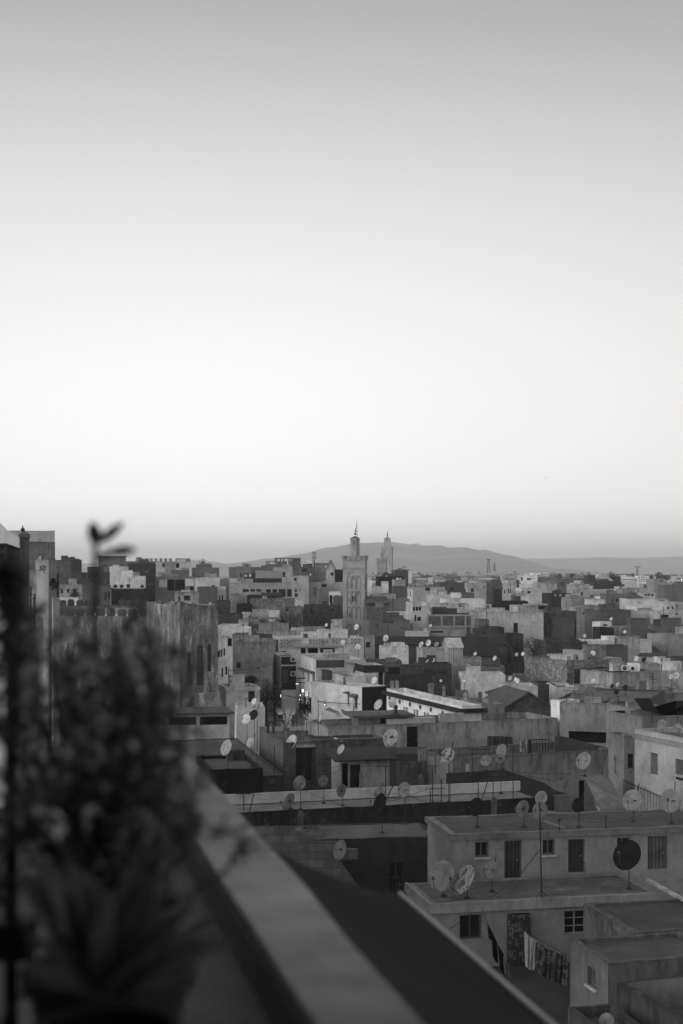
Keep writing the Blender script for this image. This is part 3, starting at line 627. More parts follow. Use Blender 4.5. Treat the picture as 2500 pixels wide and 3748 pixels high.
# mid-left roofs below the white parapet
HP('long terrace with whitewashed inner parapets and a dark cement front, dishes before it', 'P', (760, 2981), (1975, 2920), 82, 3.1, .12, 'plaster', (), par=.03, backwall=(.62, .85), grime=.9, rtone=.45)
HP('dark cement house with a small barred window door, rough pale roof', 'J', (540, 618), (1680, 587), 76.3, 4.6, .12, 'concrete', [('g', 1285, 800, 1405, 930), ('d', 1285, 932, 1405, 1030)], par=.03, grime=1, rtone=.20)
prism('block_wall', 'stepped unfinished cinder block wall beside the dark canvas awning', 'wall', 'J', [(150, 505), (490, 505), (490, 542), (600, 542), (600, 577), (680, 577), (680, 628), (860, 628), (860, 690), (1030, 690), (1030, 770), (880, 780), (1030, 1000), (150, 1000)], 74.5, .22, .10, 'block', .5)
HP('little whitewashed shed wall behind the stepped block wall', 'J', (560, 530), 745, 77.6, 1.2, .35, zb=-16, grime=.8, rot=0)
HP('black weathered house with white flaking patches, left of the dish cluster', 'G', (400, 645), 875, 95, 7.5, .05, 'plaster', (), par=.25, rtone=.13, hut=(.95, 1.2, .75, .06))
HP('broad dark roof of worn brick tiles with a sooty eave', 'P', (560, 2852), 1040, 94.5, 22, .12, 'brick', (), par=.05, rtone=.13, rmat='tileroof', grime=1, zb=-19)
HP('grey block house with a terrace roof of clutter, patched with bare blocks', 'G', (1062, 408), 1600, 105, 11.5, .17, 'block', [('h', 1165, 410, 1345, 745, 'f', .03)], par=.4, lin=.5, grime=1, rtone=.17)
HP('low white gallery with two wide black openings, at the foot of the arched tower', 'G', (-60, 165), 580, 127, 5, .42, 'plaster', [('h', -20, 185, 12, 255), ('h', 42, 183, 288, 250), ('h', 316, 178, 562, 246)], roof='slab', rtone=.05, grime=.7, eave=.4)
HP('small white house with a dark doorway, beside the arched tower', 'D', (548, 640), (845, 634), 146, 5, .55, 'plaster', [('d', 745, 675, 803, 770)], grime=.5, rtone=.3, rot=0, cornice=(.35, .1, .55, .0))
HP('pale lower tier in front of the small white house by the tower', 'D', (640, 822), 893, 136, 6, .5, 'plaster', (), grime=.4, rtone=.35, par=.1, rot=R(6))
# long white wall and its neighbours
HP('long stained white wall with one tall black door, crossing the middle of the rooftops', 'H', (0, 268), (2026, 186), 110, 5.5, .40, 'plaster', [('d', 697, 264, 803, 503, 'f', .015)], par=.5, grime=.9, rtone=.15)
HP('rooftop hut under a thick dark slab, behind the long stained white wall', 'H', (268, 182), 705, 114, 3, .2, 'concrete', [('h', 462, 192, 535, 240)], roof='slab', rtone=.16, zb=-13.4, eave=.5, grime=1)
HP('shack under a rusty corrugated sheet roof, white plaster end wall', 'H', (110, 560), (545, 545), 101, 2.6, .42, 'plaster', [('h', 125, 590, 180, 795), ('h', 196, 600, 290, 800, 'f', .05)], roof='shed', rh=.32, rtone=.09, rmat='corr', grime=.8, eave=.5)
HP('bare block wall house behind the corrugated sheet shack', 'H', (-140, 385), (495, 366), 106, 2.6, .17, 'block', (), grime=1, par=.2)
HP('stained terrace with thin posts, below the tall black door', 'H', (545, 580), (1015, 566), 103, 4.5, .24, 'plaster', (), par=.9, lin=.12, grime=1, rtone=.1, backwall=(.5, .2))
HP('big mottled plaster house front below the laundry, right of the thin posts', 'H', (1100, 545), (2508, 463), 100, 5.5, .30, 'plaster', (), par=.5, grime=1, rtone=.1)
prism('boundary_wall', 'dark sloping wall rising behind the mottled plaster house, laundry on its left', 'wall', 'I', [(440, 350), (500, 350), (935, 462), (935, 520), (440, 520)], 106.5, .3, .07)
prism('boundary_wall', 'black stepped-down wall behind the whitewashed parapet, right end of the long terrace', 'wall', 'T', [(-260, 905), (570, 855), (1150, 1045), (1300, 1150), (1470, 1200), (1300, 1215), (1290, 1440), (-260, 1440)], 93, .25, .06)
prism('boundary_wall', 'low grey wall stub left of the roofless stair hut', 'wall', 'T', [(1295, 1225), (1600, 1215), (1600, 1440), (1295, 1440)], 92, .25, .2)
HP('mottled house with a wide black garage-like opening, left of the tall grey gable end', 'I', (480, 50), (912, 63), 117, 6, .27, 'plaster', [('h', 557, 303, 910, 413)], grime=.8, rtone=.12, zb=-18)
HP('tall bare plaster house with a boarded side window, right of the wide black opening', 'I', (1140, 110), 1500, 109.5, 4.7, .33, 'plaster', [('b', 960, 318, 1050, 420, 'l', .2)], rot=R(16.6), grime=.5, rtone=.15)
HP('house with a torn black canopy over its terrace, right edge above the shuttered house', 'I', (1207, 180), 1900, 106, 5, .30, 'plaster', (), rot=R(19), grime=.6, par=.8, lin=.04, rtone=.06)
prism('canopy', 'torn black canopy leaning over the terrace at the right edge', 'canopy', 'I', [(1135, 15), (1275, 12), (1345, 140), (1500, 180), (1500, 150), (1510, 36), (1700, 36), (1700, 210), (1340, 150), (1210, 118)], 109, .1, .02, 'fabric', 0, 'canvas')
HP('gable-ended plaster house behind the long stained white wall', 'I', (0, 95), (400, 88), 124, 7, .19, 'plaster', (), roof='gable', rh=1.25, rtone=.09, rmat='pantile', grime=.8)
HP('narrow bright whitewashed wall end, tallest pale strip right of the gable house', 'I', (400, 25), (485, 36), 119, 2, .68, 'plaster', (), grime=.5, zb=-15.5)
HP('large white house with two roller-shuttered windows, on the right edge', 'I', (1879, 424), 2300, 83.6, 9, .72, 'plaster', [('s', 1281, 490, 1345, 695, 'l', .33), ('s', 1500, 545, 1600, 705, 'l', .33), ('g', 1503, 706, 1600, 752, 'l')], rot=R(20.7), grime=.35, par=.3, rtone=.2, cornice=(.3, .1, .55, .28))
HP('narrow white house with a balcony window and drainpipes, left of the shuttered house', 'I', (1048, 352), 1165, 94, 2.6, .48, 'plaster', [('g', 1080, 505, 1135, 632)], grime=.8, rtone=.2)
# stair hut with a sloping back
def quad_thing(name, label, cat, parts):
    base = None
    allp = [wp(*c(tg, x, y), d) for _, qs, _, _ in parts for q in qs for (tg, x, y, d) in q]
    base = Vector((sum(p.x for p in allp)/len(allp), sum(p.y for p in allp)/len(allp), min(p.z for p in allp)))
    root = empty(name, base); tag(root, label, cat)
    for pn, qs, mat, tone in parts:
        m = MB()
        for q in qs: m.face([wp(*c(tg, x, y), d)-base for (tg, x, y, d) in q])
        m.build(pn, mat, root, tone, .9)
    return root
I_ = lambda x, y, d: ('I', x, y, d)
quad_thing('stair_hut', 'roofless-looking stair hut with a dark doorway and a long sloping stained back', 'hut', [
    ('wall', [[I_(612, 1010, 82), (I_(648, 1010, 82)), I_(648, 705, 82), I_(612, 705, 82)], [I_(695, 1010, 82), I_(815, 1010, 82), I_(705, 730, 82), I_(695, 730, 82)], [I_(648, 738, 82), I_(695, 738, 82), I_(705, 728, 82), I_(648, 705, 82)],
              [I_(612, 1010, 82), I_(612, 705, 82), I_(690, 690, 86), I_(690, 990, 86)], [I_(1050, 985, 80), I_(1050, 1012, 80), I_(935, 1000, 86), I_(935, 735, 86)]], 'plaster', .5),
    ('roof', [[I_(612, 705, 82), I_(705, 728, 82), I_(935, 735, 86), I_(880, 690, 87)], [I_(705, 728, 82), I_(838, 995, 80), I_(1050, 985, 80), I_(935, 735, 86)], [I_(838, 995, 80), I_(838, 1015, 80), I_(1050, 1012, 80), I_(1050, 985, 80)]], 'roof', .16),
    ('door', [[I_(650, 1010, 82.25), I_(694, 1010, 82.25), I_(694, 738, 82.25), I_(650, 738, 82.25)]], 'pane', .015)])
def railing(label, tg, top, bot, d0, d1, n, r=.018, spikes=True, cat='railing'):
    T0, T1 = wp(*c(tg, *top[0]), d0), wp(*c(tg, *top[1]), d1); B0, B1 = wp(*c(tg, *bot[0]), d0), wp(*c(tg, *bot[1]), d1); base = (B0+B1)/2
    root = empty('railing', base); tag(root, label, cat); m = MB()
    for i in range(n+1):
        f = i/n; a, b = B0.lerp(B1, f)-base, T0.lerp(T1, f)-base; m.bar(a, b, r, r, 5)
        if spikes: m.bar(b, b+Vector((0, 0, .12)), r*1.6, .003, 5)
    m.build('bars', 'metal', root, .03); m = MB(); m.bar(B0-base, B1-base, r*1.3, None, 5); m.bar(T0-base, T1-base, r*1.3, None, 5); m.build('rail', 'metal', root, .03)
railing('spiked black iron railing slanting down beside the large shuttered house', 'I', [(1042, 740), (1375, 885)], [(1042, 1010), (1375, 1010)], 86, 81, 26)
railing('short dark terrace railing with hanging hooks, left of the dark sloping wall', 'T', [(955, 422), (1205, 412)], [(955, 620), (1205, 605)], 106, 106, 6, .03, False)
railing('low railing across the foot of the half-open terrace door', 'K', [(910, 403), (1008, 401)], [(910, 456), (1008, 454)], 66.4, 66.6, 8, .012, False)

# hanging cloth
def cloth(name, label, cat, tg, pts_top, pts_bot, d, tone, mat='fabric', wob=.05):
    n = 14; base = wp(*c(tg, *pts_bot[0]), d); root = empty(name, base); tag(root, label, cat); m = MB()
    def along(pts, f):
        k = f*(len(pts)-1); i = min(int(k), len(pts)-2); g = k-i; return (pts[i][0]*(1-g)+pts[i+1][0]*g, pts[i][1]*(1-g)+pts[i+1][1]*g)
    def P(f, h):
        a, b = along(pts_top, f), along(pts_bot, f); q = wp(*c(tg, a[0]*(1-h)+b[0]*h, a[1]*(1-h)+b[1]*h), d)-base
        q.y += wob*math.sin(f*17+h*2.0)*(.4+h*.6)+wob*.6*math.sin(f*41+h*3); return q
    for i in range(n*3):
        for j in range(6):
            q = [P(i/(n*3), j/6), P((i+1)/(n*3), j/6), P((i+1)/(n*3), (j+1)/6), P(i/(n*3), (j+1)/6)]
            m.face(q[::-1]); m.face([p+Vector((0, .02, 0)) for p in q])
    m.build('cloth', mat, root, tone, 0, None, True); return root
cloth('blanket', 'large dark flowered blanket sagging on the line across the courtyard', 'blanket', 'K', [(722, 855), (790, 900), (860, 928), (905, 935)], [(715, 1030), (790, 1070), (860, 1100), (908, 1110)], 56.5, .05, 'cloth')
cloth('garment', 'long pale garment hanging on the line left of the flowered blanket', 'laundry', 'K', [(655, 795), (692, 830), (732, 856)], [(665, 1000), (690, 1018), (712, 1020)], 57.2, .38)
for k, (p0, p1, q0, q1, tn) in enumerate((((445, 755), (468, 790), (452, 835), (475, 850), .03), ((470, 795), (500, 860), (476, 940), (508, 985), .012), ((503, 868), (540, 930), (518, 1010), (548, 1050), .02), ((535, 935), (565, 985), (545, 1040), (572, 1060), .2))):
    cloth('garment', ['small dark cloth at the top of the left clothes line', 'long black garment on the left clothes line', 'black garment lowest but one on the left clothes line', 'pale scrap lowest on the left clothes line'][k], 'laundry', 'K', [p0, ((p0[0]+p1[0])/2, (p0[1]+p1[1])/2), p1], [q0, ((q0[0]+q1[0])/2, (q0[1]+q1[1])/2+8), q1], 58.5-k*.3, tn)
cloth('curtain', 'dark patterned curtain drawn across the courtyard doorway', 'curtain', 'K', [(562, 700), (628, 704), (693, 698)], [(566, 1015), (628, 1018), (693, 1012)], 62.55, .05, 'cloth', .02)
cloth('blanket', 'thick black quilted blanket hung over the long stained white wall', 'blanket', 'T', [(330, 368), (500, 370), (690, 378)], [(325, 600), (500, 602), (700, 600)], 109.2, .04, 'fabric', .06)
cloth('garment', 'black and white clothes hanging beside the quilted blanket', 'laundry', 'T', [(785, 390), (850, 402), (890, 410)], [(800, 600), (850, 605), (895, 600)], 107, .10, 'rust')
cloth('garment', 'dark trousers hanging right of the black and white clothes', 'laundry', 'T', [(912, 418), (940, 418), (962, 418)], [(915, 625), (945, 625), (970, 620)], 106.8, .03)
cloth('garment', 'single white cloth on the thin line before the mottled plaster front', 'laundry', 'H', [(1220, 588), (1235, 592), (1252, 600)], [(1222, 705), (1238, 708), (1254, 728)], 95, .6)
# ================================================================== the market lane and the houses round it
lat = HP('white house with a chequered pierced parapet, in front of the tall minaret', 'Q', (42, 62), (1300, 48), 190, 8, .60, 'plaster', [('h', 112, 248, 185, 320), ('w', 1330, 125, 1395, 200)], rot=0, grime=.35, rtone=.3)
def lattice(root, x0, x1, ztop, rows, cell):
    m = MB(); n = int((x1-x0)/cell); H = rows*cell+.2; ops = []
    for i in range(n):
        for j in range(rows):
            if (i+j) % 2 == 0: ops.append((.03+i*cell, .03+i*cell+cell*.86, .1+j*cell, .1+j*cell+cell*.86))
    y = -LD/2
    facade(m, (x0, y-.14, ztop-H), (1, 0, 0), (0, -1, 0), x1-x0, H, ops, .1); m.box(x0, x1, y-.14, y-.003, ztop, ztop+.05); g = m.build('lattice', 'plaster', root, .62, .2)
    b = MB(); b.box(x0+.01, x1-.01, y-.03, y-.004, ztop-H, ztop-.001); b.build('shade_backing', 'pane', g, .02)  # near-black sheet stands for the shade seen through the pierced holes
LW, LD = HOUSES[-1]['Wd'], HOUSES[-1]['D']; LH = HOUSES[-1]['zt']-lat.location.z
_u = lambda q: (q-42)/(1300-42)*LW-LW/2
lattice(lat, _u(100), _u(400), LH-.1, 5, .165*1.3); lattice(lat, _u(512), _u(790), LH-.1, 3, .215); lattice(lat, _u(845), _u(1060), LH-.1, 3, .215); lattice(lat, _u(1115), _u(1250), LH-.1, 3, .215)
m = MB()
for q0, q1 in ((438, 490), (800, 822), (1078, 1098)): m.box(_u(q0), _u(q1), -LD/2+.02, -LD/2+.5, LH-.3, LH+.55)
m.build('pier', 'plaster', lat, .12)
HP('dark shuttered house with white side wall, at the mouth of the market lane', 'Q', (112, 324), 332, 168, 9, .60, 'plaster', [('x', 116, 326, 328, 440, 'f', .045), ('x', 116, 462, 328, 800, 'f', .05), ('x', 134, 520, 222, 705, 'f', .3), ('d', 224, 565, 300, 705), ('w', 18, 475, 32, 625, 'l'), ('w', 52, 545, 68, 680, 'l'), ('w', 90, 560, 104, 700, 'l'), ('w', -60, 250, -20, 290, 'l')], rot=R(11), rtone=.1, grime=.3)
HP('white cafe-like terrace under a long grey canopy, below the chequered parapet', 'Q', (335, 196), 935, 174, 5, .58, 'plaster', [('h', 396, 198, 465, 282), ('h', 497, 196, 640, 278), ('h', 672, 192, 880, 272)], rot=0, roof='slab', rtone=.2, eave=.5, grime=.2)
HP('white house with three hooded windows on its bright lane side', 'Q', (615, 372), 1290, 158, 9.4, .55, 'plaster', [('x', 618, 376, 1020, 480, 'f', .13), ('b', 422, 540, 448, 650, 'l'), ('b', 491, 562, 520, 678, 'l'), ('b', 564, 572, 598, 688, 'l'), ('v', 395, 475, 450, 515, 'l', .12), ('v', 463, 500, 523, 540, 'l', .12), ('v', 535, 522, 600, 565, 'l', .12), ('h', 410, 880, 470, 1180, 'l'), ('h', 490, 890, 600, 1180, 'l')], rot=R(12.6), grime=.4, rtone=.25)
HP('dark corner pillar building with a tiled hood, between two white lane houses', 'Q', (775, 535), 850, 151, 3, .13, 'plaster', [('v', 700, 490, 860, 545, 'f', .08)], rot=R(12), grime=.6, rtone=.06)
HP('flaking white house with twin tall windows under a tiled hood, on the lane', 'Q', (1000, 612), 1330, 146, 8, .52, 'plaster', [('w', 866, 835, 892, 955, 'l'), ('w', 905, 840, 932, 962, 'l'), ('w', 950, 870, 966, 960, 'l'), ('v', 845, 780, 965, 832, 'l', .08), ('x', 1004, 616, 1040, 1000, 'f', .25), ('h', 862, 1015, 990, 1190, 'l')], grime=.5, rtone=.22)
HP('L-shaped whitewashed roof porch behind the flaking lane house', 'Q', (1075, 425), 1300, 153, 4, .45, 'plaster', [('h', 1150, 470, 1190, 600, 'f', .5)], roof='slab', rtone=.3, rot=0, grime=.4)
HP('small white rooftop room with a black doorway and a dark roof band', 'E', (320, 447), 497, 147, 4, .42, 'plaster', [('d', 445, 494, 493, 617, 'f', .02)], grime=.2, rtone=.05, cornice=(.75, .06, .045, 0), zb=-13.2)
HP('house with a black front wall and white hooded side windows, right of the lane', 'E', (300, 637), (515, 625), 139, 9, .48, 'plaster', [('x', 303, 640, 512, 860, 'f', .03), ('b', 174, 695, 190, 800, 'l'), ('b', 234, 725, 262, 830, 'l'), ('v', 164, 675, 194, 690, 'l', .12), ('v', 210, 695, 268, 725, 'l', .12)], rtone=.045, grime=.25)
HP('long ornate white building with paired tall windows, medallions and a tiled eave', 'E', (1182, 803), 1358, 118, 18.5, .56, 'plaster',
   [('w', 585, 792, 599, 850, 'l'), ('w', 602, 792, 616, 850, 'l'), ('w', 667, 810, 683, 950, 'l'), ('w', 688, 812, 705, 950, 'l'), ('w', 757, 832, 774, 952, 'l'), ('w', 780, 836, 799, 955, 'l'), ('w', 848, 858, 865, 948, 'l'), ('w', 872, 864, 892, 950, 'l'), ('w', 947, 886, 966, 935, 'l'), ('w', 974, 892, 993, 945, 'l')]
   + [('o', x-8, y-22, x+8, y+22, 'l', .25) for x, y in ((548, 740), (636, 768), (727, 790), (818, 815), (912, 838), (1015, 868))], rot=R(17.8), par=.9, grime=.45, rtone=.13, cornice=(.34, .38, .05, .26))
HP('rough plaster block at the near end of the ornate building', 'E', (1358, 790), 1560, 121, 6, .30, 'plaster', rtone=.1, grime=.8)
HP('dark-roofed gabled shed with pale verge, right of the ornate building', 'F', (-40, 742), 285, 131, 7, .22, 'plaster', roof='gable', rh=.5, rtone=.06, rmat='pantile', grime=.7, rot=R(4))
HP('long low black block wall under ragged tarpaulins, behind the small rooftop room', 'E', (500, 527), 1095, 160, 4, .075, 'block', grime=1, rot=0, rtone=.06)
HP('dark brick wall house with antennas, in front of the corrugated tower', 'E', (780, 436), 1092, 164, 4, .095, 'brick', grime=.8, rot=0, rtone=.07)
HP('ragged black tarpaulin shelter on the low block wall', 'E', (540, 470), 778, 163, 3, .05, 'fabric', roof='slab', rtone=.03, rot=0, zb=-14)
HP('pale boxy roof house with three dishes along its top edge', 'E', (835, 300), 1062, 172, 4.5, .40, 'plaster', grime=.6, rot=R(6), rtone=.3)
HP('corrugated metal lift tower with a ribbed pale lean-to roof', 'E', (1062, 292), 1192, 170, 4, .36, 'corr', roof='gablex', rh=1.0, rtone=.5, rmat='corr', eave=.1, rot=R(6))
HP('white wall with two dishes before it, left of the pale boxy roof house', 'E', (462, 282), 713, 182, 5, .58, 'plaster', grime=.6, rot=0, rtone=.3)
HP('narrow grey house with one barred window, right end of the chequered parapet', 'E', (335, 192), 415, 186, 5, .27, 'plaster', [('g', 336, 240, 376, 292)], rot=0, grime=.5, rtone=.2)
HP('low grey terraces in front of the white two-dish wall', 'E', (318, 418), 655, 171, 6, .20, 'plaster', rot=0, rtone=.12, grime=1)
HP('long black corrugated market hall roof, stretching right from the minaret foot', 'E', (418, 268), 1582, 196, 10, .12, 'plaster', roof='gablex', rh=.85, rtone=.02, rmat='corr', rot=0, eave=.2)
HP('second, shorter black corrugated hall roof below the long one', 'B', (600, 1418), 1035, 187, 10, .15, 'plaster', roof='gablex', rh=1.15, rtone=.02, rmat='corr', rot=0, eave=.2)
HP('bare stone wall house with crumbling top, right of the corrugated tower', 'E', (1194, 380), 1356, 167, 4, .36, 'stone', rot=0, grime=.6, rough=.15)
HP('low rubble wall house with a pale base, right of the crumbling stone wall', 'E', (1360, 456), 1562, 166, 4, .24, 'stone', rot=0, grime=.6)
HP('low white terrace wall right behind the ornate building', 'E', (1185, 528), 1565, 159, 5, .55, 'plaster', rot=0, grime=.3, rtone=.3)
HP('big rough stone gable wall, left of the pale windowed house', 'F', (168, 366), (545, 402), 170, 6, .30, 'stone', grime=.5, rough=.1)
HP('pale house with tiny barred windows above a black rendered block', 'F', (546, 398), (1030, 378), 168, 7, .37, 'plaster', [('g', 566, 425, 600, 450), ('g', 700, 420, 735, 442), ('w', 556, 560, 594, 585)], rot=R(8), grime=.4, rtone=.15)
HP('black rendered block with a dish in front, below the pale barred house', 'F', (610, 478), (948, 500), 160, 5, .03, 'plaster', grime=.2, rtone=.08)
HP('stained plaster house with a drip-streaked parapet, right of the black block', 'F', (950, 510), (1368, 494), 154, 6, .34, 'plaster', grime=1, rtone=.2)
HP('upper plaster box of the streaked house, carrying three dishes', 'F', (1190, 434), 1367, 161, 4, .36, 'plaster', grime=.8, rot=R(5), rtone=.2)
HP('tiny bright white cabin with a black window, beside the streaked plaster box', 'F', (1094, 432), 1188, 158, 1.6, .75, 'plaster', [('h', 1110, 460, 1138, 490)], rot=0, grime=.1, zb=-15, rtone=.5)
HP('white house under a steep pyramid tile roof', 'F', (1205, 366), 1415, 196, 8, .55, 'plaster', roof='hip', rh=1.6, rtone=.07, rmat='pantile', rot=0, eave=.3)
HP('long dark shed roof right of the pyramid tile roof', 'F', (1386, 305), 1700, 204, 8, .05, 'plaster', rot=0, rtone=.05)
HP('pale sunlit house left of the pyramid tile roof', 'F', (1040, 376), 1200, 188, 4, .55, 'plaster', rot=0, grime=.4, rtone=.3)
HP('white wall with a small black window and lean-to, right under the pyramid roof', 'F', (1368, 382), 1490, 178, 4, .50, 'plaster', [('h', 1372, 388, 1390, 412), ('v', 1375, 440, 1480, 465, 'f', .06)], rot=0, grime=.5)
HP('dark rubble house on the right edge below the pyramid roof', 'F', (1492, 385), 1700, 176, 5, .13, 'stone', rot=0)
HP('low white house with stacked junk, right edge under the rubble house', 'F', (1370, 492), 1700, 166, 5, .48, 'plaster', rot=0, grime=.8)
HP('low whitewashed house behind the dark gabled shed', 'F', (0, 634), 286, 140, 5, .48, 'plaster', rot=0, grime=.5, rtone=.12)
HP('low white wall in the middle of the dark flat roofs', 'F', (438, 640), 622, 143, 6, .48, 'plaster', rot=0, grime=.4, rtone=.1)
HP('dark brick infill house between two low white walls', 'F', (286, 614), 440, 147, 5, .085, 'brick', rot=0, rtone=.1)
HP('whitewashed low wall patched with black, under the black rendered block', 'F', (678, 652), 962, 139, 6, .40, 'plaster', rot=0, grime=1, rtone=.12)
HP('broad dark flat roof with a tin-capped lantern, above the black opening', 'F', (440, 748), (1245, 772), 122, 13, .13, 'plaster', grime=.8, rtone=.08, par=.15)
HP('tin pyramid lantern on the broad dark flat roof', 'F', (672, 755), 912, 126, 4.5, .1, 'concrete', roof='hip', rh=1.05, rtone=.13, rmat='corr', zb=-13.3, cat='roof lantern', name='lantern_roof', rot=R(5))
HP('grey plaster house with tangled roof junk, right edge above the torn canopy', 'F', (1245, 692), 1700, 132, 8, .28, 'plaster', grime=1, rtone=.13)
# left of the lane
HP('narrow white house with barred windows and pipes, right behind the arched tower', 'D', (470, 206), 607, 160, 8, .55, 'plaster', [('g', 478, 315, 495, 376), ('g', 503, 305, 516, 372), ('g', 527, 296, 541, 363), ('s', 563, 190, 601, 278, 'f', .05), ('w', 509, 470, 522, 552), ('w', 543, 456, 559, 532)], rot=R(10), grime=.7, rtone=.3)
HP('broad peeling plaster house with one small dark window, left of the lane', 'D', (607, 242), 957, 167, 8, .34, 'plaster', [('w', 640, 418, 678, 472), ('w', 824, 460, 838, 486)], rot=0, grime=1, rough=.12, rtone=.2)
HP('dark ruined wall top behind the peeling plaster house', 'D', (740, 243), 992, 177, 6, .12, 'plaster', rot=0, grime=1, rough=.2)
HP('grey plaster house with streaked top above the peeling house', 'D', (604, 172), 726, 177, 5, .30, 'plaster', rot=0, grime=1)
HP('plain bright white house end above the peeling plaster house', 'D', (650, 120), 746, 185, 6, .66, 'plaster', rot=0, grime=.2, rtone=.4)
HP('flat white terraces just right of the arched tower top', 'D', (470, 98), 650, 191, 8, .55, 'plaster', rot=0, grime=.4, rtone=.4)

# ================================================================== ramparts
tw = HP('tall streaked rampart tower with blind pointed arches, left of the lane', 'D', (140, -88), (478, -92), 141, 9, .21, 'ruin', [('a', 204, 335, 238, 560, 'f', .03), ('a', 290, 265, 346, 620, 'f', .04), ('a', 384, 258, 416, 500, 'f', .03)], rot=R(5.5), rough=.5, grime=.3, rtone=.15, cat='tower', name='rampart_tower')
prism('buttress', 'ragged broken foot of the arched tower above the low gallery', 'buttress', 'D', [(275, 700), (485, 690), (500, 770), (545, 860), (275, 860)], 139.5, 1.2, .19, 'ruin')
def rampart(label, tg, A, Bx, d, dep, tone, mer, mw, mh, rtone=.3):
    r = HP(label, tg, A, Bx, d, dep, tone, 'ruin', rot=0, rough=.12, grime=.4, rtone=rtone, cat='wall', name='rampart_wall', par=.15)
    h = HOUSES.pop(); z = (HY-c(tg, *A)[1])/F*d; lz = z-r.location.z
    for x in mer:
        px = c(tg, x, 0)[0]; X = (px-HX)/F*d-r.location.x; m = MB(); k = random.uniform(.88, 1.1)
        pts = [(-mw/2, -.1), (mw/2, -.1), (mw/2*random.uniform(.92, 1), mh*.72*k), (mw*.36, mh*.93*k), (0, mh*k), (-mw*.36, mh*random.uniform(.86, .95)*k), (-mw/2, mh*.72*k)]
        A_ = [(X+p, -h['D']/2+.02, lz+q) for p, q in pts]; B_ = [(p[0], p[1]+.55, p[2]) for p in A_]; n = len(A_)
        uv = [(p[0], mh-(p[2]-lz)) for p in A_]; m.face(A_, uv); m.face(B_[::-1], uv[::-1])
        for i in range(n): j = (i+1) % n; m.face([A_[j], A_[i], B_[i], B_[j]])
        m.build('merlon', 'ruin', r, tone*random.uniform(.2, .4), .5)
rampart('long crumbling rampart with a row of rounded merlons, behind the leafy shrub', 'M', (400, 792), 1260, 172, 14, .2, [420, 497, 572, 642, 718, 793, 873, 949, 1029, 1106, 1183], .98, .95, .55)
rampart('second rampart line with small dark merlons, behind the first merlons', 'M', (425, 722), 1330, 193, 3, .13, [448, 507, 570, 628, 690, 870, 925, 985, 1045, 1105, 1160, 1215], .85, .9)
HP('broken rampart corner joining the merlons to the arched tower', 'M', (1255, 752), 1432, 158, 6, .15, 'ruin', rot=R(6.3), rough=.4, grime=.5, cat='wall', name='rampart_wall')
prism('rampart_wall', 'smooth pale lower face of the rampart, seen right of the shrub', 'wall', 'M', [(900, 1010), (1100, 1000), (1300, 1015), (1300, 1560), (900, 1560)], 168, .6, .30, 'plaster', .6)
m = MB()

# ================================================================== houses along the left edge
HP('tall dark plaster house, left edge, under a paler setback storey', 'R', (-120, 384), 752, 75, 12, .34, 'plaster', grime=.9, rot=ROT, rtone=.2)
HP('pale blank top storey against the sky, far left', 'R', (-60, 227), 749, 78, 8, .7, 'plaster', grime=.3, rot=ROT, rtone=.3, zb=-4, hut=(.42, .75, .35, .2))
fin = HP('grimy chimney-like pier topped by a finial, left edge', 'R', (262, 326), 402, 48, .9, .2, 'plaster', grime=1, rot=ROT, roof='hip', rh=.12, rtone=.15, eave=.02, cat='pier', name='pier')
_h = HOUSES.pop(); m = MB(); m.bar((-.05, 0, _h['zt']-fin.location.z+.1), (-.05, 0, _h['zt']-fin.location.z+.42), .02); m.ball((-.05, 0, _h['zt']-fin.location.z+.28), .07, 8); m.build('finial', 'metal', fin, .03)
HP('dim house front with dark glazed openings, under the pale awning at the left edge', 'R', (-140, 412), 262, 41, 1.6, .13, 'plaster', [('w', -120, 418, 62, 498), ('w', 98, 425, 212, 560), ('g', 108, 570, 182, 700), ('g', -60, 545, 50, 700)], rot=ROT, grime=.7, rtone=.1)
prism('roof_awning', 'pale sheet awning slanting in at the upper left edge', 'awning', 'R', [(-140, 20), (0, 135), (85, 225), (258, 320), (262, 468), (85, 405), (-140, 405)], 40.3, .12, .42, 'paint', .3, 'sheet')
HP('pale pipe-lined house front, nearest of the left edge row', 'R', (318, 985), 496, 50, 3, .75, 'plaster', grime=1, rot=ROT, rtone=.12)
HP('house end under a dark tiled hood, left edge behind the pier', 'R', (402, 770), 500, 52.5, 3, .7, 'plaster', [('v', 400, 690, 502, 770, 'f', .05)], grime=1, rot=ROT, rtone=.1)
HP('pale house with a white dish at its shoulder, left edge row', 'R', (498, 632), 664, 58, 5, .75, 'plaster', grime=.8, rot=ROT, rtone=.12)
HP('dark strip of house wall with hanging plants, left edge row', 'R', (660, 612), 757, 70, 4.5, .3, 'plaster', grime=.8, rot=ROT, rtone=.15)
HP('pale low house end with a flowerpot, last of the left edge row', 'R', (736, 1165), 820, 62, 4, .72, 'plaster', grime=.7, rot=ROT, rtone=.15)
HP('pale lower wall glimpsed between shrub leaves, left edge', 'R', (488, 1440), 592, 54, 3, .75, 'plaster', grime=.8, rot=ROT, rtone=.06)
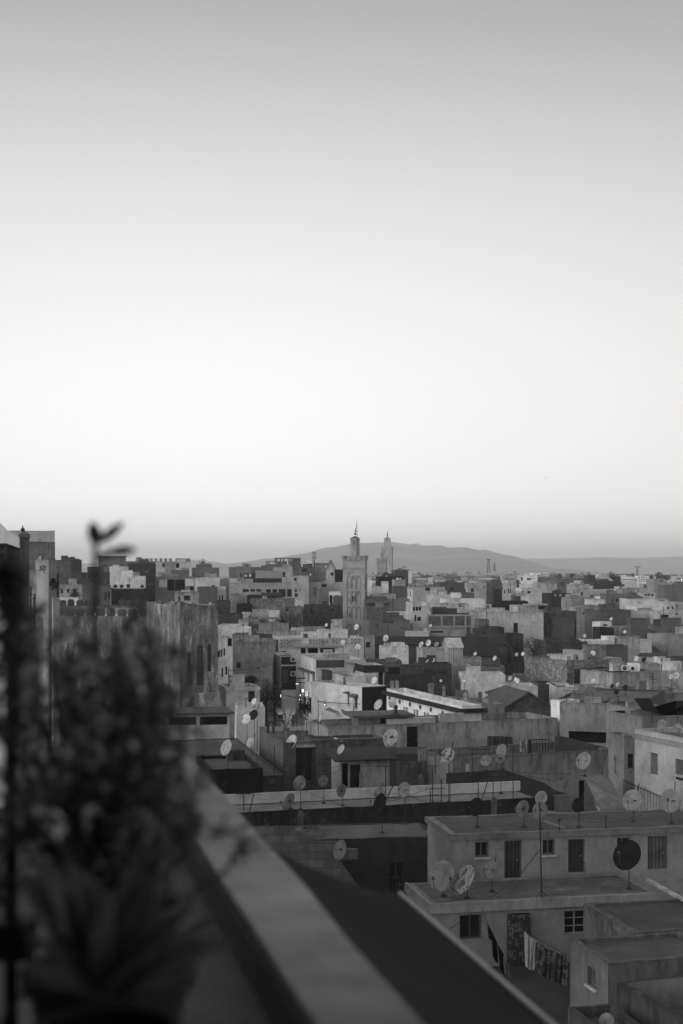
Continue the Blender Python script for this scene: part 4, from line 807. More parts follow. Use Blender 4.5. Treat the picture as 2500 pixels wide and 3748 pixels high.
for k, (x, y0, y1, d) in enumerate(((362, 1020, 1730, 49.8), (420, 1000, 1730, 49.8), (470, 1100, 1560, 49.8), (790, 800, 1150, 61.5))):
    a, b = wp(*c('R', x, y1), d), wp(*c('R', x, y0), d); r = empty('drainpipe', a); tag(r, ['thin drainpipe nearest the left edge on the pipe-lined front', 'middle drainpipe on the pipe-lined front', 'short drainpipe at the right corner of the pipe-lined front', 'black drainpipe below the flowerpot house top'][k], 'pipe')
    m = MB(); m.bar((0, 0, 0), b-a, .035, None, 6); m.build('pipe', 'metal', r, .04); m = MB()
    for f in (.15, .5, .85): m.box(-.05, .05, -.05, .05, (b-a).z*f, (b-a).z*f+.04)
    m.build('clip', 'metal', r, .03)
# ================================================================== minarets
def ring_box(m, h, z0, z1): m.box(-h, h, -h, h, z0, z1)
def minaret(label, px, d, ybase, wpx, ytop, lant_w, lant_top, tone, detail, rz=R(-7), zb=None, panels=((1135, 1380), (1410, 1660), (1685, 1925), (2005, 2260)), py=None):
    k = d/F; X = (px-HX)*k; zb = zg(d) if zb is None else zb; root = empty('minaret', (X, d, zb), rz); tag(root, label, 'minaret')
    W = wpx*k; h = W/2; zt = (HY-ytop)*k-zb; Z = lambda y: (HY-y)*k-zb; lw = lant_w*k/2; lt = Z(lant_top)
    g = h*.022; m = MB(); TOP = zt-.09*W*2.6 if detail else zt-W*.12
    if detail:
        N = lambda y: Z(c('N', 0, y)[1]); U = lambda x: (x-480)/400*W*.985   # minaret front, read in its own crop
        ops = []
        for (y1, y0) in panels:
            for (x0, x1) in ((352, 432), (440, 520), (530, 607)): ops.append((U(x0)+h, U(x1)+h, N(y0), N(y1)))
        ops.append((U(345)+h, U(600)+h, N(1110), N(1072))); ops.append((U(358)+h, U(612)+h, N(1970), N(1950)))
        Hs = N(1005)
        for (O, t, n) in (((-h, -h, 0), (1, 0, 0), (0, -1, 0)), ((h, -h, 0), (0, 1, 0), (1, 0, 0)), ((h, h, 0), (-1, 0, 0), (0, 1, 0)), ((-h, h, 0), (0, -1, 0), (-1, 0, 0))):
            facade(m, O, t, n, W, Hs, ops, .07, 0)
            O, t, n = Vector(O), Vector(t), Vector(n)
            for a, b, e, f in ops: m.face([O+t*a+Vector((0, 0, e))-n*.07, O+t*b+Vector((0, 0, e))-n*.07, O+t*b+Vector((0, 0, f))-n*.07, O+t*a+Vector((0, 0, f))-n*.07], [(a, Hs-e), (b, Hs-e), (b, Hs-f), (a, Hs-f)])
        ring_box(m, h+.10, Hs, Hs+.16); ring_box(m, h+.03, Hs+.16, N(855)-.001); ring_box(m, h+.13, N(855), N(845)); ring_box(m, h+.04, N(845)+.001, N(838))
        m.build('shaft', 'plaster', root, tone, .2)
        ar = MB()                                     # arch mouldings inside the panels of the seen faces
        for (O, t, n) in (((-h, -h, 0), (1, 0, 0), (0, -1, 0)), ((h, -h, 0), (0, 1, 0), (1, 0, 0)), ((-h, h, 0), (0, -1, 0), (-1, 0, 0))):
            O, t, n = Vector(O), Vector(t), Vector(n)
            for a, b, e, f in ops[:-2]:
                w = b-a; cx = (a+b)/2; r0 = w*.42; pts = [(cx-r0, e), (cx-r0, f-w*.75)]+[(cx-r0*math.cos(math.pi*q/8), f-w*.75+r0*1.25*math.sin(math.pi*q/8)*(1+.12*math.sin(math.pi*q/2)**2)) for q in range(1, 8)]+[(cx+r0, f-w*.75), (cx+r0, e)]
                P = lambda u, z, q: O+t*u+Vector((0, 0, z))-n*q
                for (u0, z0), (u1, z1) in zip(pts, pts[1:]): ar.bar(P(u0, z0, .05), P(u1, z1, .05), .045, None, 4)
        ar.build('arch_moulding', 'plaster', root, tone*.85, .2)
        cr = MB(); zt0 = N(838)                       # stepped merlons
        for s, (ux, uy) in enumerate(((1, 0), (0, 1), (-1, 0), (0, -1))):
            for q in range(5):
                f = -1+q*.5; cx, cyy = ux*f*(h-.12)-uy*(-h+.10) if ux else (h-.10)*(1 if uy > 0 else -1), (uy*f*(h-.12) if uy else (-h+.10 if ux > 0 else h-.10))
                if ux: cx = f*(h-.12)
                hw = .30
                cr.box(cx-(hw if ux else .12), cx+(hw if ux else .12), cyy-(hw if uy else .12), cyy+(hw if uy else .12), zt0, zt0+.45+.002*s); cr.box(cx-(hw*1.35 if ux else .1), cx+(hw*1.35 if ux else .1), cyy-(hw*1.35 if uy else .1), cyy+(hw*1.35 if uy else .1), zt0+.452+.002*s, zt0+.66)
        cr.build('merlon', 'plaster', root, tone*.95, .2)
        for x0, x1, y0, y1 in ((391, 408, 1110, 1078), (466, 480, 1205, 1165), (448, 474, 1605, 1500), (490, 512, 1605, 1500), (391, 406, 1605, 1565), (393, 410, 1895, 1820)):
            w_ = MB(); r_ = .02; w_.box(U(x0), U(x1), -h-.0, -h+.0, 0, 0) if 0 else None
            a, b, e, f = U(x0), U(x1), N(y0), N(y1); yy = -h-.012 if y0 < 1120 and x0 < 400 else -h+.055
            w_.face([(a, yy, e), (b, yy, e), (b, yy, f-(b-a)/2), ((a+b)/2, yy, f), (a, yy, f-(b-a)/2)]); w_.build('window', 'pane', root, .02)
        base_l = zt0; dd = N(780)-.3
    else:
        m.box(-h, h, -h, h, 0, zt-W*.16); ring_box(m, h+.08, zt-W*.16+.001, zt-W*.13); ring_box(m, h+.02, zt-W*.13+.001, zt)
        for (sx, sy) in ((-1, -1), (1, -1), (1, 1), (-1, 1)): m.box(sx*h-.15*sx-.2, sx*h-.15*sx+.2, sy*h-.15*sy-.2, sy*h-.15*sy+.2, zt+.001, zt+.4)
        m.build('shaft', 'plaster', root, tone, .25)
        for s in (-.32, .32): 
            w_ = MB(); w_.box(s*W-.14, s*W+.14, -h-.02, -h-.003, zt*.72, zt*.72+.9); w_.build('window', 'pane', root, .05)
        w_ = MB(); w_.box(-h*.75, h*.75, -h-.05, -h-.003, zt*.66, zt*.66+.12); w_.box(-h*.75, h*.75, -h-.05, -h-.003, zt*.84, zt*.84+.12); w_.build('string_course', 'plaster', root, tone*.8)
        base_l = zt
    l = MB(); lh = lt; l.box(-lw, lw, -lw, lw, base_l-.4, lh-.35); ring_box(l, lw+.06, lh-.349, lh-.25); ring_box(l, lw+.02, lh-.249, lh)
    for s in range(4):
        q = [(-lw-.02, -lw-.02, lh+.001), (lw+.02, -lw-.02, lh+.001), (lw+.02, lw+.02, lh+.001), (-lw-.02, lw+.02, lh+.001)]; l.face([q[s], q[(s+1) % 4], (0, 0, lh+lw*.5)])
    L_ = l.build('lantern', 'plaster', root, tone, .2)
    w_ = MB(); w_.box(-lw*.16, lw*.08, -lw-.015, -lw-.003, lh-(lh-base_l)*.32, lh-(lh-base_l)*.17); w_.build('window', 'pane', L_, .02)
    w_ = MB(); w_.box(-lw*.45, lw*.45, -lw-.03, -lw-.003, lh-(lh-base_l)*.12, lh-(lh-base_l)*.1); w_.box(-lw*.45, -lw*.4, -lw-.03, -lw-.003, base_l+.8, lh-(lh-base_l)*.12-.001); w_.box(lw*.4, lw*.45, -lw-.03, -lw-.003, base_l+.8, lh-(lh-base_l)*.12-.001); w_.build('panel_frame', 'plaster', L_, tone*.7)
    j = MB(); z = lh+lw*.4; jr = lw*.27; tilt = .09
    j.bar((0, 0, z), (tilt*jr*14, 0, z+jr*11), jr*.12, jr*.05)
    zz = z+jr*2.1
    for q, r in enumerate((1.0, .85, .55, .38, .32)): j.ball((tilt*(zz-z)*1.3, 0, zz), jr*r, 10); zz += jr*(2.45, 1.95, 1.55, 1.3, 1)[q]
    j.build('finial', 'metal', root, .02)
    return root, lw, lh, base_l
mn, lw, lh, bl = minaret('tall carved minaret with ball finial and pole, nearest, centre of the picture', 1299.5, 250, 2330, 80, 2036, 31, 1969, .36, True)
m = MB(); m.bar((lw*.75, -lw-.12, bl-.2), (lw*.55, -lw-.12, lh+(1969-1900)*250/F), .06, .03); m.build('flagpole', 'metal', mn, .03)
minaret('slim distant minaret with square lantern, behind and right of the tall one', 1417.5, 520, 2200, 38, 2005, 22, 1971, .40, False, R(-9), -13)
sm, lw, lh, bl = minaret('short stained minaret with a white turret, just left of the distant slim one', 1398, 420, 2180, 33, 2048, 11, 2026, .3, False, R(-9), -13)
# ================================================================== skyline landmarks and the houses among them
def FH(tg, x0, y0, x1, tone, label, ops=(), d=None, dep=8, mat='plaster', **kw):
    py = c(tg, x0, y0)[1]; d = d or dt(py); kw.setdefault('rot', math.atan((1250-c(tg, (x0+x1)/2, 0)[0])/F)+R(random.uniform(-1, 2)) if c(tg, x0, 0)[0] < 1100 else R(random.uniform(-5, 9))); kw.setdefault('rtone', tone*.5+.05); kw.setdefault('grime', .4)
    return HP(label, tg, (x0, y0), x1, d, dep, tone, mat, ops, detail=False, **kw)
# --- behind the rampart, left
FH('L', 375, 368, 482, .17, 'blank grey stone house rising behind the rampart, left', d=300, mat='stone')
FH('L', 400, 368, 552, .06, 'dark flat-topped house against the sky, left of the bare twig', d=330)
FH('L', 480, 452, 742, .09, 'dark house with two pale-framed windows under a thin canopy, left skyline', [('w', 560, 460, 582, 484), ('w', 594, 460, 616, 484), ('w', 630, 460, 665, 482)], d=262)
FH('L', 665, 345, 850, .2, 'ramshackle rooftop sheds under flat tin, left skyline', [('h', 690, 400, 720, 412)], d=340, roof='slab')
FH('L', 740, 412, 872, .55, 'bright low wall with two dishes, left skyline', d=300)
FH('L', 868, 392, 1052, .06, 'dark house front with a row of small windows, under the balustrade', [('w', 880, 435, 905, 468, 'f', .01), ('w', 920, 440, 945, 455, 'f', .12), ('w', 975, 440, 1005, 455, 'f', .12)], d=300)
bal = FH('L', 850, 378, 1182, .17, 'long roof terrace with a posted white balustrade against the sky', d=335)
m = MB(); h = HOUSES[-1]; zt = h['zt']-bal.location.z
for i in range(8):
    u = -h['Wd']/2+2.6+i*(h['Wd']-3)/7.6; m.box(u-.3, u+.3, -h['D']/2+.1, -h['D']/2+.6, zt-.1, zt+.75)
for i in range(7):
    u = -h['Wd']/2+2.6+i*(h['Wd']-3)/7.6; m.box(u+.32, u+(h['Wd']-3)/7.6-.32, -h['D']/2+.25, -h['D']/2+.35, zt+.55, zt+.65)
m.build('balustrade', 'plaster', bal, .3)
FH('L', 1052, 380, 1292, .42, 'two-tone plaster house with square window holes, right end of the balustrade', [('h', 1096, 390, 1113, 416), ('h', 1188, 384, 1211, 422), ('x', 1112, 384, 1185, 460, 'f', .25)], d=300)
FH('L', 1185, 358, 1285, .25, 'small rooftop room behind the two-tone plaster house', d=320)
FH('L', 1150, 440, 1292, .5, 'broken-edged whitewashed wall below the two-tone house', d=272)
wb = FH('L', 750, 478, 985, .62, 'white balcony house with arched doorways, behind the rampart', [('a', 769, 538, 790, 562), ('a', 811, 538, 832, 566), ('a', 855, 534, 876, 564), ('a', 950, 540, 970, 578)], d=232, cornice=(.35, .3, .65, 1.9))
FH('L', 750, 562, 985, .05, 'dark rendered wall under the white balcony house', d=226)
FH('L', 985, 476, 1048, .055, 'tall dark house end right of the white balcony', [('a', 1010, 530, 1026, 580, 'f', .02)], d=229)
FH('L', 1047, 480, 1310, .24, 'house with wide black loggias and pale piers, right of the dark house end', [('x', 1075, 500, 1128, 552, 'f', .5), ('h', 1098, 525, 1113, 553), ('h', 1130, 500, 1178, 576), ('h', 1182, 500, 1248, 576), ('x', 1250, 495, 1308, 545, 'f', .5), ('h', 1283, 518, 1309, 572)], d=236)
FH('L', 1180, 585, 1340, .33, 'stained low house with a square black window, above the rampart corner', [('w', 1243, 608, 1284, 642), ('w', 1203, 615, 1216, 645)], d=212, grime=1)
FH('L', 556, 540, 748, .15, 'plain grey house with two narrow doors, behind the merlons', [('d', 704, 585, 719, 640), ('d', 728, 578, 742, 630)], d=224)
FH('L', 400, 535, 556, .38, 'pale peeling house behind the ragged palm, left', [('w', 410, 563, 425, 592), ('w', 452, 562, 468, 590)], d=228, grime=1)
FH('L', 402, 625, 530, .6, 'low bright wall behind the second row of merlons', d=200, dep=4)
FH('L', 1338, 550, 1470, .14, 'bare brick house block between rampart and long white building', d=255, mat='brick')
FH('L', 1462, 550, 1525, .5, 'small white house with slit windows, right of the bare brick block', [('w', 1466, 605, 1478, 640), ('w', 1480, 605, 1492, 640), ('w', 1495, 605, 1507, 640)], d=262)
FH('L', 1310, 487, 1485, .5, 'pale low house with a boarded roof, right skyline of the rampart', d=300)
FH('L', 1296, 420, 1480, .2, 'brown flat house below the lone skyline tree', d=345)
# --- S: left of the minaret
FH('S', 185, 300, 270, .18, 'flat brown house, left of the clay-coloured roofs', d=455)
FH('S', 265, 292, 440, .2, 'square clay-toned house with a tiny roof turret', d=430, hut=(.95, 2, 1.2, .25))
FH('S', 430, 300, 550, .2, 'clay-toned house next to the roof turret', d=440)
FH('S', 360, 370, 500, .06, 'dark rendered house with two white window frames', [('x', 362, 385, 392, 412, 'f', .5), ('x', 412, 378, 440, 410, 'f', .5)], d=345)
FH('S', 535, 320, 700, .16, 'grey block with glazed lean-to in front, left of the arched house', d=375)
FH('S', 500, 425, 790, .045, 'dark low hall with a pale ribbed glass roof', d=335, roof='gablex', rh=1.6, rmat='corr', rtone=.25)
FH('S', 690, 300, 912, .40, 'plain pale house with two black horseshoe arches', [('a', 742, 358, 778, 415), ('a', 792, 356, 830, 415)], d=368)
fr = FH('S', 600, 268, 1010, .15, 'flat roof carrying an unfinished concrete frame, skyline left of the minaret', d=440)
h = HOUSES[-1]; zt = h['zt']-fr.location.z; m = MB(); us = [-.92, -.8, -.45, -.36, -.16, .02, .32, .42, .62, .78]
for i, u in enumerate(us):
    X = u*h['Wd']/2; top = .75 if i < 2 else 1.7; m.box(X-.2, X+.2, -h['D']/2+.3, -h['D']/2+.7, zt-.3, zt+top)
m.box(-.98*h['Wd']/2, -.4*h['Wd']/2, -h['D']/2+.2, -h['D']/2+.9, zt+.755, zt+1.0); m.box(-.5*h['Wd']/2, .98*h['Wd']/2, -h['D']/2+.2, -h['D']/2+.9, zt+1.705, zt+2.0)
m.build('concrete_frame', 'concrete', fr, .12); m = MB(); m.box(.5*h['Wd']/2, .97*h['Wd']/2, -h['D']/2+1.2, h['D']/2-.5, zt-.4, zt+1.7); m.build('rooftop_room', 'plaster', fr, .14)
FH('S', 912, 275, 1010, .19, 'patchy brick-and-plaster house under the concrete frame', [('w', 915, 298, 932, 326)], d=395, mat='stone')
FH('S', 1010, 300, 1165, .14, 'grey house with a wide black window, left of the telecom mast', [('h', 1015, 310, 1082, 352)], d=385)
FH('S', 1165, 252, 1302, .2, 'bare block house right of the telecom mast', d=400, mat='block')
FH('S', 1055, 225, 1130, .6, 'tiny white roof house on the skyline', [('w', 1060, 238, 1082, 250)], d=520)
FH('S', 1296, 312, 1390, .42, 'white gabled roof house with a grid window and two dishes', [('w', 1350, 362, 1382, 398)], d=330, roof='gable', rh=1.8, rtone=.2)
FH('S', 1398, 328, 1502, .015, 'black sheeted wall left of the minaret shaft', d=318)
FH('S', 905, 398, 1098, .38, 'blank pale tower house with stacked little windows, left of the minaret', [('w', 930, 425, 960, 458), ('w', 938, 553, 962, 584), ('w', 938, 600, 972, 640), ('w', 993, 548, 1006, 570)], d=276, grime=.5)
FH('S', 1095, 478, 1200, .36, 'pale house with a tall blind niche, left of the minaret', [('s', 1148, 530, 1184, 622, 'f', .26)], d=283)
FH('S', 1198, 475, 1500, .34, 'broad pale house with one black square window, touching the minaret', [('h', 1243, 480, 1303, 530)], d=292)
FH('S', 1330, 585, 1452, .7, 'bright white T-shaped wall around a black door, left of the minaret', [('h', 1335, 622, 1370, 705), ('x', 1392, 625, 1450, 705, 'f', .12)], d=266)
FH('S', 1376, 640, 1505, .16, 'brown wall with a small dish, foot of the bright T-shaped wall', d=261)
FH('S', 190, 480, 905, .36, 'long pale building with a row of dark windows, left of the minaret', [('w', 338, 553, 410, 585), ('w', 427, 553, 478, 582), ('w', 497, 553, 550, 580), ('w', 610, 553, 665, 610), ('w', 680, 553, 735, 590), ('w', 752, 553, 832, 642), ('w', 850, 553, 903, 640)], d=288, rot=0, grime=.7)
FH('S', 185, 432, 280, .55, 'ragged bright parapet above the long pale building, left end', d=335)
FH('S', 75, 440, 188, .24, 'grey house left of the ragged bright parapet', d=340)
FH('S', -40, 420, 78, .55, 'whitewashed house with a small wall slit, far left of the long building', d=330)
FH('S', 390, 625, 800, .045, 'black-tarred low roofs in front of the long pale building', d=262, rtone=.03)
FH('S', 425, 668, 1005, .26, 'long mottled wall below the long pale building', d=254, grime=1)
FH('S', 938, 668, 1042, .5, 'small bright cube house at the end of the mottled wall', [('w', 980, 738, 998, 754)], d=248)
FH('S', 195, 612, 320, .36, 'pale house with sagging boards, left of the mottled wall', d=272, grime=1)
FH('S', 315, 628, 430, .4, 'pale plain house next to the sagging boards', [('w', 335, 712, 358, 726)], d=268)
FH('S', 45, 585, 150, .55, 'white house with a pair of narrow dark windows, near the arched tower', [('w', 66, 622, 84, 684), ('w', 98, 622, 114, 684)], d=262)
FH('S', 45, 528, 145, .55, 'white upper room behind the pair of narrow windows', d=272)
FH('S', 40, 688, 200, .15, 'brown stone house above the arched tower shoulder', d=250, mat='stone')
FH('S', 270, 730, 445, .05, 'dark cluttered roof terrace, left of the mottled wall', d=246)
FH('S', 530, 700, 820, .27, 'low mottled house under the long mottled wall', d=246, grime=1, dep=4)
FH('S', 450, 790, 640, .36, 'small white house with roof shed, above the bare tree, left', [('w', 512, 778, 528, 810)], d=236, dep=5)
FH('S', 640, 808, 762, .55, 'bright white low house left of the bare tree', d=234)
FH('S', 825, 762, 1045, .25, 'mottled grey house with a black square window, behind the bare tree', [('h', 832, 760, 864, 806)], d=240, grime=1)
FH('S', 1042, 740, 1500, .15, 'brown stone house with a long sagging roof, left of the minaret foot', [('w', 1352, 775, 1388, 806)], d=258, mat='stone')
FH('S', 1350, 905, 1482, .45, 'small whitish shed daubed with streaks, by the minaret foot', d=222, grime=1, dep=4)
FH('S', 200, 838, 350, .09, 'low dark brown house under cluttered roofs', d=228)
FH('S', 350, 832, 445, .5, 'white cube with a dark slit, left of the low dark houses', [('w', 412, 830, 440, 900)], d=226)
FH('S', 50, 862, 290, .15, 'sloping dark roof house right beside the arched tower', d=217)
FH('S', 290, 915, 405, .45, 'whitish house with small porch window', [('w', 325, 960, 358, 995)], d=212)
FH('S', 400, 890, 530, .25, 'grey house with a black hatch window', [('h', 415, 978, 445, 1010)], d=214)
FH('S', 530, 895, 780, .27, 'brick-based house with a framed black window, left of the bare tree', [('x', 645, 878, 706, 925, 'f', .6), ('h', 655, 885, 692, 918)], d=216, mat='brick')
FH('S', 480, 975, 830, .12, 'long low dark roof in front of the bare tree', d=206, rtone=.12)
FH('S', 490, 1032, 1330, .38, 'pale broken wall under the bare tree branches', [('w', 606, 1085, 636, 1112)], d=200, grime=1)
FH('S', 270, 1000, 408, .66, 'bright white house corner, left above the lane', [], d=198)
FH('S', 408, 1025, 500, .2, 'small brown house right of the bright white corner', d=199)
# --- B: right of the minaret
FH('N', 725, 1215, 812, .6, 'bright low house immediately right of the minaret shaft', d=300)
FH('N', 812, 1330, 1010, .45, 'whitewashed peeling house right of the minaret', d=282, grime=1)
FH('N', 975, 1245, 1105, .55, 'pale cube house under the short stained minaret', d=295)
FH('N', 925, 1150, 1390, .02, 'black flat shed at the foot of the short stained minaret', d=330, dep=5)
FH('N', 1228, 1210, 1420, .33, 'pale grey house with two dishes, right of the short minaret', d=305)
FH('N', 1230, 1050, 1475, .09, 'dark hip-roofed house below the white domed pavilion', d=440, roof='hip', rh=.9, rtone=.06)
FH('N', 1195, 1330, 1410, .11, 'dark brick wall house beside two slit windows', d=270, mat='brick')
FH('B', -30, 650, 32, .6, 'white house with two tall slit windows, right of the dark brick wall', [('w', -26, 665, -18, 735), ('w', 4, 665, 14, 735)], d=268)
FH('N', 715, 1560, 1500, .30, 'long plain wall crossing behind the minaret, right side', d=256, grime=.6)
FH('N', 715, 1640, 1120, .14, 'dark tiled roof house right beside the minaret', d=246, mat='stone', roof='gablex', rh=1, rtone=.06)
FH('N', 715, 1720, 1130, .19, 'rough brown wall right of the minaret, lower', d=238, mat='stone', dep=5)
FH('N', 1115, 1800, 1470, .6, 'ruined white gable with a ragged lower edge, right of the minaret', d=232, grime=.4, dep=3)
FH('N', 765, 1950, 1500, .20, 'large dim house with a roofed loft opening and a grey window', [('h', 1022, 1955, 1098, 2000), ('h', 1112, 1955, 1200, 2000), ('w', 870, 2015, 938, 2112, 'f', .1), ('w', 1345, 2065, 1360, 2120), ('w', 1408, 2060, 1420, 2120)], d=216, grime=.7)
FH('B', 35, 800, 245, .42, 'pale house with a balcony and dark doors, right of the dim loft house', [('w', 55, 945, 78, 1015), ('h', 88, 965, 130, 1012), ('h', 30, 850, 62, 895), ('h', 70, 850, 100, 895), ('h', 105, 850, 130, 892), ('x', 130, 800, 188, 838, 'f', .7), ('w', 228, 868, 240, 905)], d=222)
FH('B', -50, 1140, 220, .45, 'low white roof wall with a round emblem, above the long black hall', d=203, dep=4)
FH('B', 220, 1092, 480, .27, 'grey roof cabin with a shadowed slot, above the long black hall', [('h', 240, 1128, 385, 1148)], d=204, dep=4)
FH('B', 480, 1105, 640, .3, 'crumbling grey parapet house, above the long black hall', d=203, grime=1, dep=4)
FH('B', 640, 1170, 1110, .12, 'cluttered dark roof edge above the right part of the black hall', d=202, dep=4)
FH('B', 245, 862, 420, .13, 'dark brick house left of the bright long gable', d=240, mat='brick')
bf = FH('B', 200, 938, 795, .12, 'unfinished brick house with a pale concrete grid', d=222, mat='brick', rot=0)
h = HOUSES[-1]; H = h['zt']-bf.location.z; m = MB(); Q = lambda x: (x-200)/595*h['Wd']-h['Wd']/2
for x in (205, 366, 510, 640, 710, 790): m.box(Q(x)-.13, Q(x)+.13, -h['D']/2-.06, -h['D']/2-.002, H-6.5, H)
m.box(-h['Wd']/2, h['Wd']/2, -h['D']/2-.08, -h['D']/2-.061, H-2.0, H-1.75); m.box(-h['Wd']/2, h['Wd']/2, -h['D']/2-.08, -h['D']/2-.061, H-.25, H-.002); m.build('concrete_grid', 'concrete', bf, .28)
FH('B', 415, 760, 857, .66, 'long bright blank white gable wall in the middle of the town', d=262, rot=R(4), grime=.15)
FH('B', 420, 815, 680, .45, 'peeling white house in front of the bright blank gable', [('h', 562, 806, 608, 848)], d=252, grime=1)
FH('B', 280, 712, 500, .5, 'pale low house left above the bright blank gable', d=290)
FH('B', 500, 690, 740, .16, 'brown low house behind the bright blank gable', d=300)
FH('B', 250, 625, 402, .42, 'pale house with a dish, far row right of the minaret', d=330)
FH('B', 30, 625, 250, .42, 'pale house with one black shuttered window, far row right of the minaret', [('w', 176, 626, 234, 666)], d=325)
FH('B', 345, 570, 660, .12, 'broad dark house under a flat roof, right of the minaret', d=372)
FH('B', 660, 575, 880, .36, 'pale house with a stained front, left of the brown corner house', [('w', 846, 610, 864, 636)], d=365)
FH('B', 885, 545, 1000, .2, 'brown house with three slit windows', [('w', 893, 580, 902, 600), ('w', 906, 580, 914, 600), ('w', 918, 580, 926, 600)], d=370)
FH('B', 1005, 580, 1190, .45, 'peeling white house with columns, left of the tall palm', [('w', 1125, 640, 1140, 695), ('w', 1150, 640, 1162, 690), ('w', 1080, 655, 1095, 700)], d=345, grime=1)
FH('B', 970, 645, 1060, .03, 'black lean-to wedge left of the tall palm', d=330, roof='shed', rh=2, rtone=.03)
FH('B', 1060, 490, 1240, .36, 'pale house with a line of small windows, behind the tall palm', [('w', x, 524, x+14, 540) for x in (1100, 1122, 1144, 1166, 1188)], d=440)
FH('B', 1245, 490, 1465, .66, 'white stepped apartment block with dark balconies, right of the tall palm', [('h', 1275, 510, 1298, 548), ('h', 1342, 520, 1392, 542), ('w', 1400, 520, 1408, 532), ('w', 1422, 520, 1434, 532), ('h', 1345, 600, 1395, 622), ('w', 1408, 602, 1418, 614), ('w', 1436, 600, 1448, 612)], d=520, grime=.15)
FH('B', 1420, 462, 1500, .68, 'top storey of the white stepped apartment block', [('w', 1424, 475, 1436, 490), ('h', 1462, 486, 1495, 500)], d=530, grime=.1)
FH('B', 1500, 505, 1568, .24, 'grey end house right of the white stepped block', d=525)
FH('B', 1460, 570, 1560, .36, 'grey-white house below the white stepped block', d=470)
FH('B', 1280, 630, 1520, .5, 'white terrace house with a black window, below the stepped block', [('h', 1350, 670, 1388, 696), ('w', 1282, 665, 1310, 690)], d=395)
FH('B', 1250, 722, 1420, .55, 'bright low walls below the white terrace house', d=330)
FH('B', 975, 788, 1362, .018, 'wide black box-like shed in the middle of the town', d=262, rot=R(-2), rtone=.02)
FH('B', 1362, 830, 1568, .2, 'open shed with white posts, right of the black box-like shed', [('h', 1378, 842, 1425, 905), ('h', 1450, 842, 1560, 875)], d=258, roof='slab', rtone=.3)
FH('B', 700, 905, 1535, .40, 'large pale plaster wall with one tall black door, under the black shed', [('d', 1190, 1035, 1241, 1145, 'f', .015)], d=222, rot=R(-3), grime=.8)
FH('B', 855, 1085, 1085, .07, 'dark tile-roofed shed in front of the large pale wall', d=206, dep=4)
FH('B', 795, 995, 910, .16, 'brown lean-to at the left of the large pale wall', d=216, dep=4)
FH('B', 1100, 1160, 1305, .1, 'dark masonry block below the tall black door', d=207, mat='stone', dep=4)
# --- C: right
FH('C', 0, 905, 345, .09, 'dark ruined wall with pilasters, right of the large pale wall', d=226, mat='ruin', grime=1)
FH('C', 60, 960, 320, .13, 'inner panel of the dark ruined wall', d=222, dep=2, mat='plaster', grime=1)
FH('C', 490, 838, 618, .26, 'tall gate-like ruin with a deep arched doorway', [('a', 505, 918, 552, 1080)], d=238, grime=.8)
FH('C', 340, 850, 495, .36, 'pale broken house left of the arched gate ruin', [('h', 415, 915, 440, 935)], d=242, grime=1)
FH('C', 618, 888, 970, .15, 'broad brown wall with a dish, right of the arched gate ruin', d=232, mat='plaster', grime=1)
FH('C', 970, 895, 1285, .42, 'pale wall with laundry-like patches, right of the brown wall', d=236)
FH('C', 970, 985, 1185, .12, 'brown brick wall under the patchy pale wall', d=225, mat='brick', dep=4)
FH('C', 1285, 910, 1475, .42, 'striped pale house with a wide dark window, right side', [('w', 1310, 940, 1405, 985)], d=232, mat='corr')
FH('C', 1475, 900, 1700, .4, 'pale house with black door at the right edge, upper', [('h', 1435, 950, 1475, 1045), ('h', 1490, 920, 1510, 945)], d=236)
FH('C', 1235, 1068, 1700, .16, 'low brown terrace along the right edge', d=206, dep=5)
FH('C', 1210, 1160, 1390, .34, 'smooth pale wall left of the right edge', d=200, dep=4)
FH('C', 1388, 1160, 1700, .26, 'smooth grey wall on the right edge', d=199, dep=4)
FH('C', 620, 1025, 755, .55, 'small white house under the brown wall', [('h', 650, 1050, 705, 1070)], d=214, dep=4)
FH('C', 618, 1090, 775, .04, 'black tarred block below the small white house', d=206, dep=4)
FH('C', 770, 1075, 960, .3, 'mottled pale ruin right of the black tarred block', d=209, dep=4, grime=1)
FH('C', 965, 1110, 1210, .15, 'brown flat block right of the mottled ruin', d=205, dep=4)
FH('C', 465, 1235, 712, .66, 'bright white low roof edge, lower right', d=197, dep=4)
FH('C', 710, 1195, 830, .62, 'bright white cube with a grey door, lower right', [('s', 780, 1205, 822, 1278, 'f', .3)], d=198, dep=4)
FH('C', 830, 1195, 1090, .33, 'weathered pale block right of the bright white cube', d=197, dep=4, grime=1)
FH('C', 1090, 1225, 1210, .4, 'pale low wall left of the pyramid roof', d=196.5, dep=3)
FH('C', 460, 1300, 690, .25, 'grey wall with stained top, below the bright white roof edge', d=186, grime=1, dep=5)
FH('C', 690, 1300, 935, .1, 'dark brick wall below the weathered pale block', d=185, mat='brick', dep=5)
FH('C', 0, 1250, 470, .1, 'dark overgrown ruin roofs, lower middle right', d=192, mat='stone', dep=6, rough=.3)
FH('C', 100, 1400, 240, .2, 'dark stone wall end above the rough stone gable', d=176, mat='stone', dep=4)
FH('C', 0, 580, 120, .36, 'peeling whitish house, far row right', d=390, grime=1)
FH('C', 120, 530, 310, .16, 'brown house with a shutter under a white roof line', [('w', 165, 565, 200, 605)], d=460)
FH('C', 295, 590, 500, .42, 'bright streaked stone house, far row right', d=365, mat='stone')
FH('C', 60, 695, 280, .05, 'dark house with white window panels, right half', [('x', 90, 705, 112, 728, 'f', .4), ('x', 148, 705, 170, 728, 'f', .4)], d=310)
FH('C', 290, 745, 485, .3, 'mottled house with a white vertical post, right half', d=290, grime=1)
FH('C', 500, 765, 678, .55, 'whitewashed wall with torn edge, right half', d=280, grime=1)
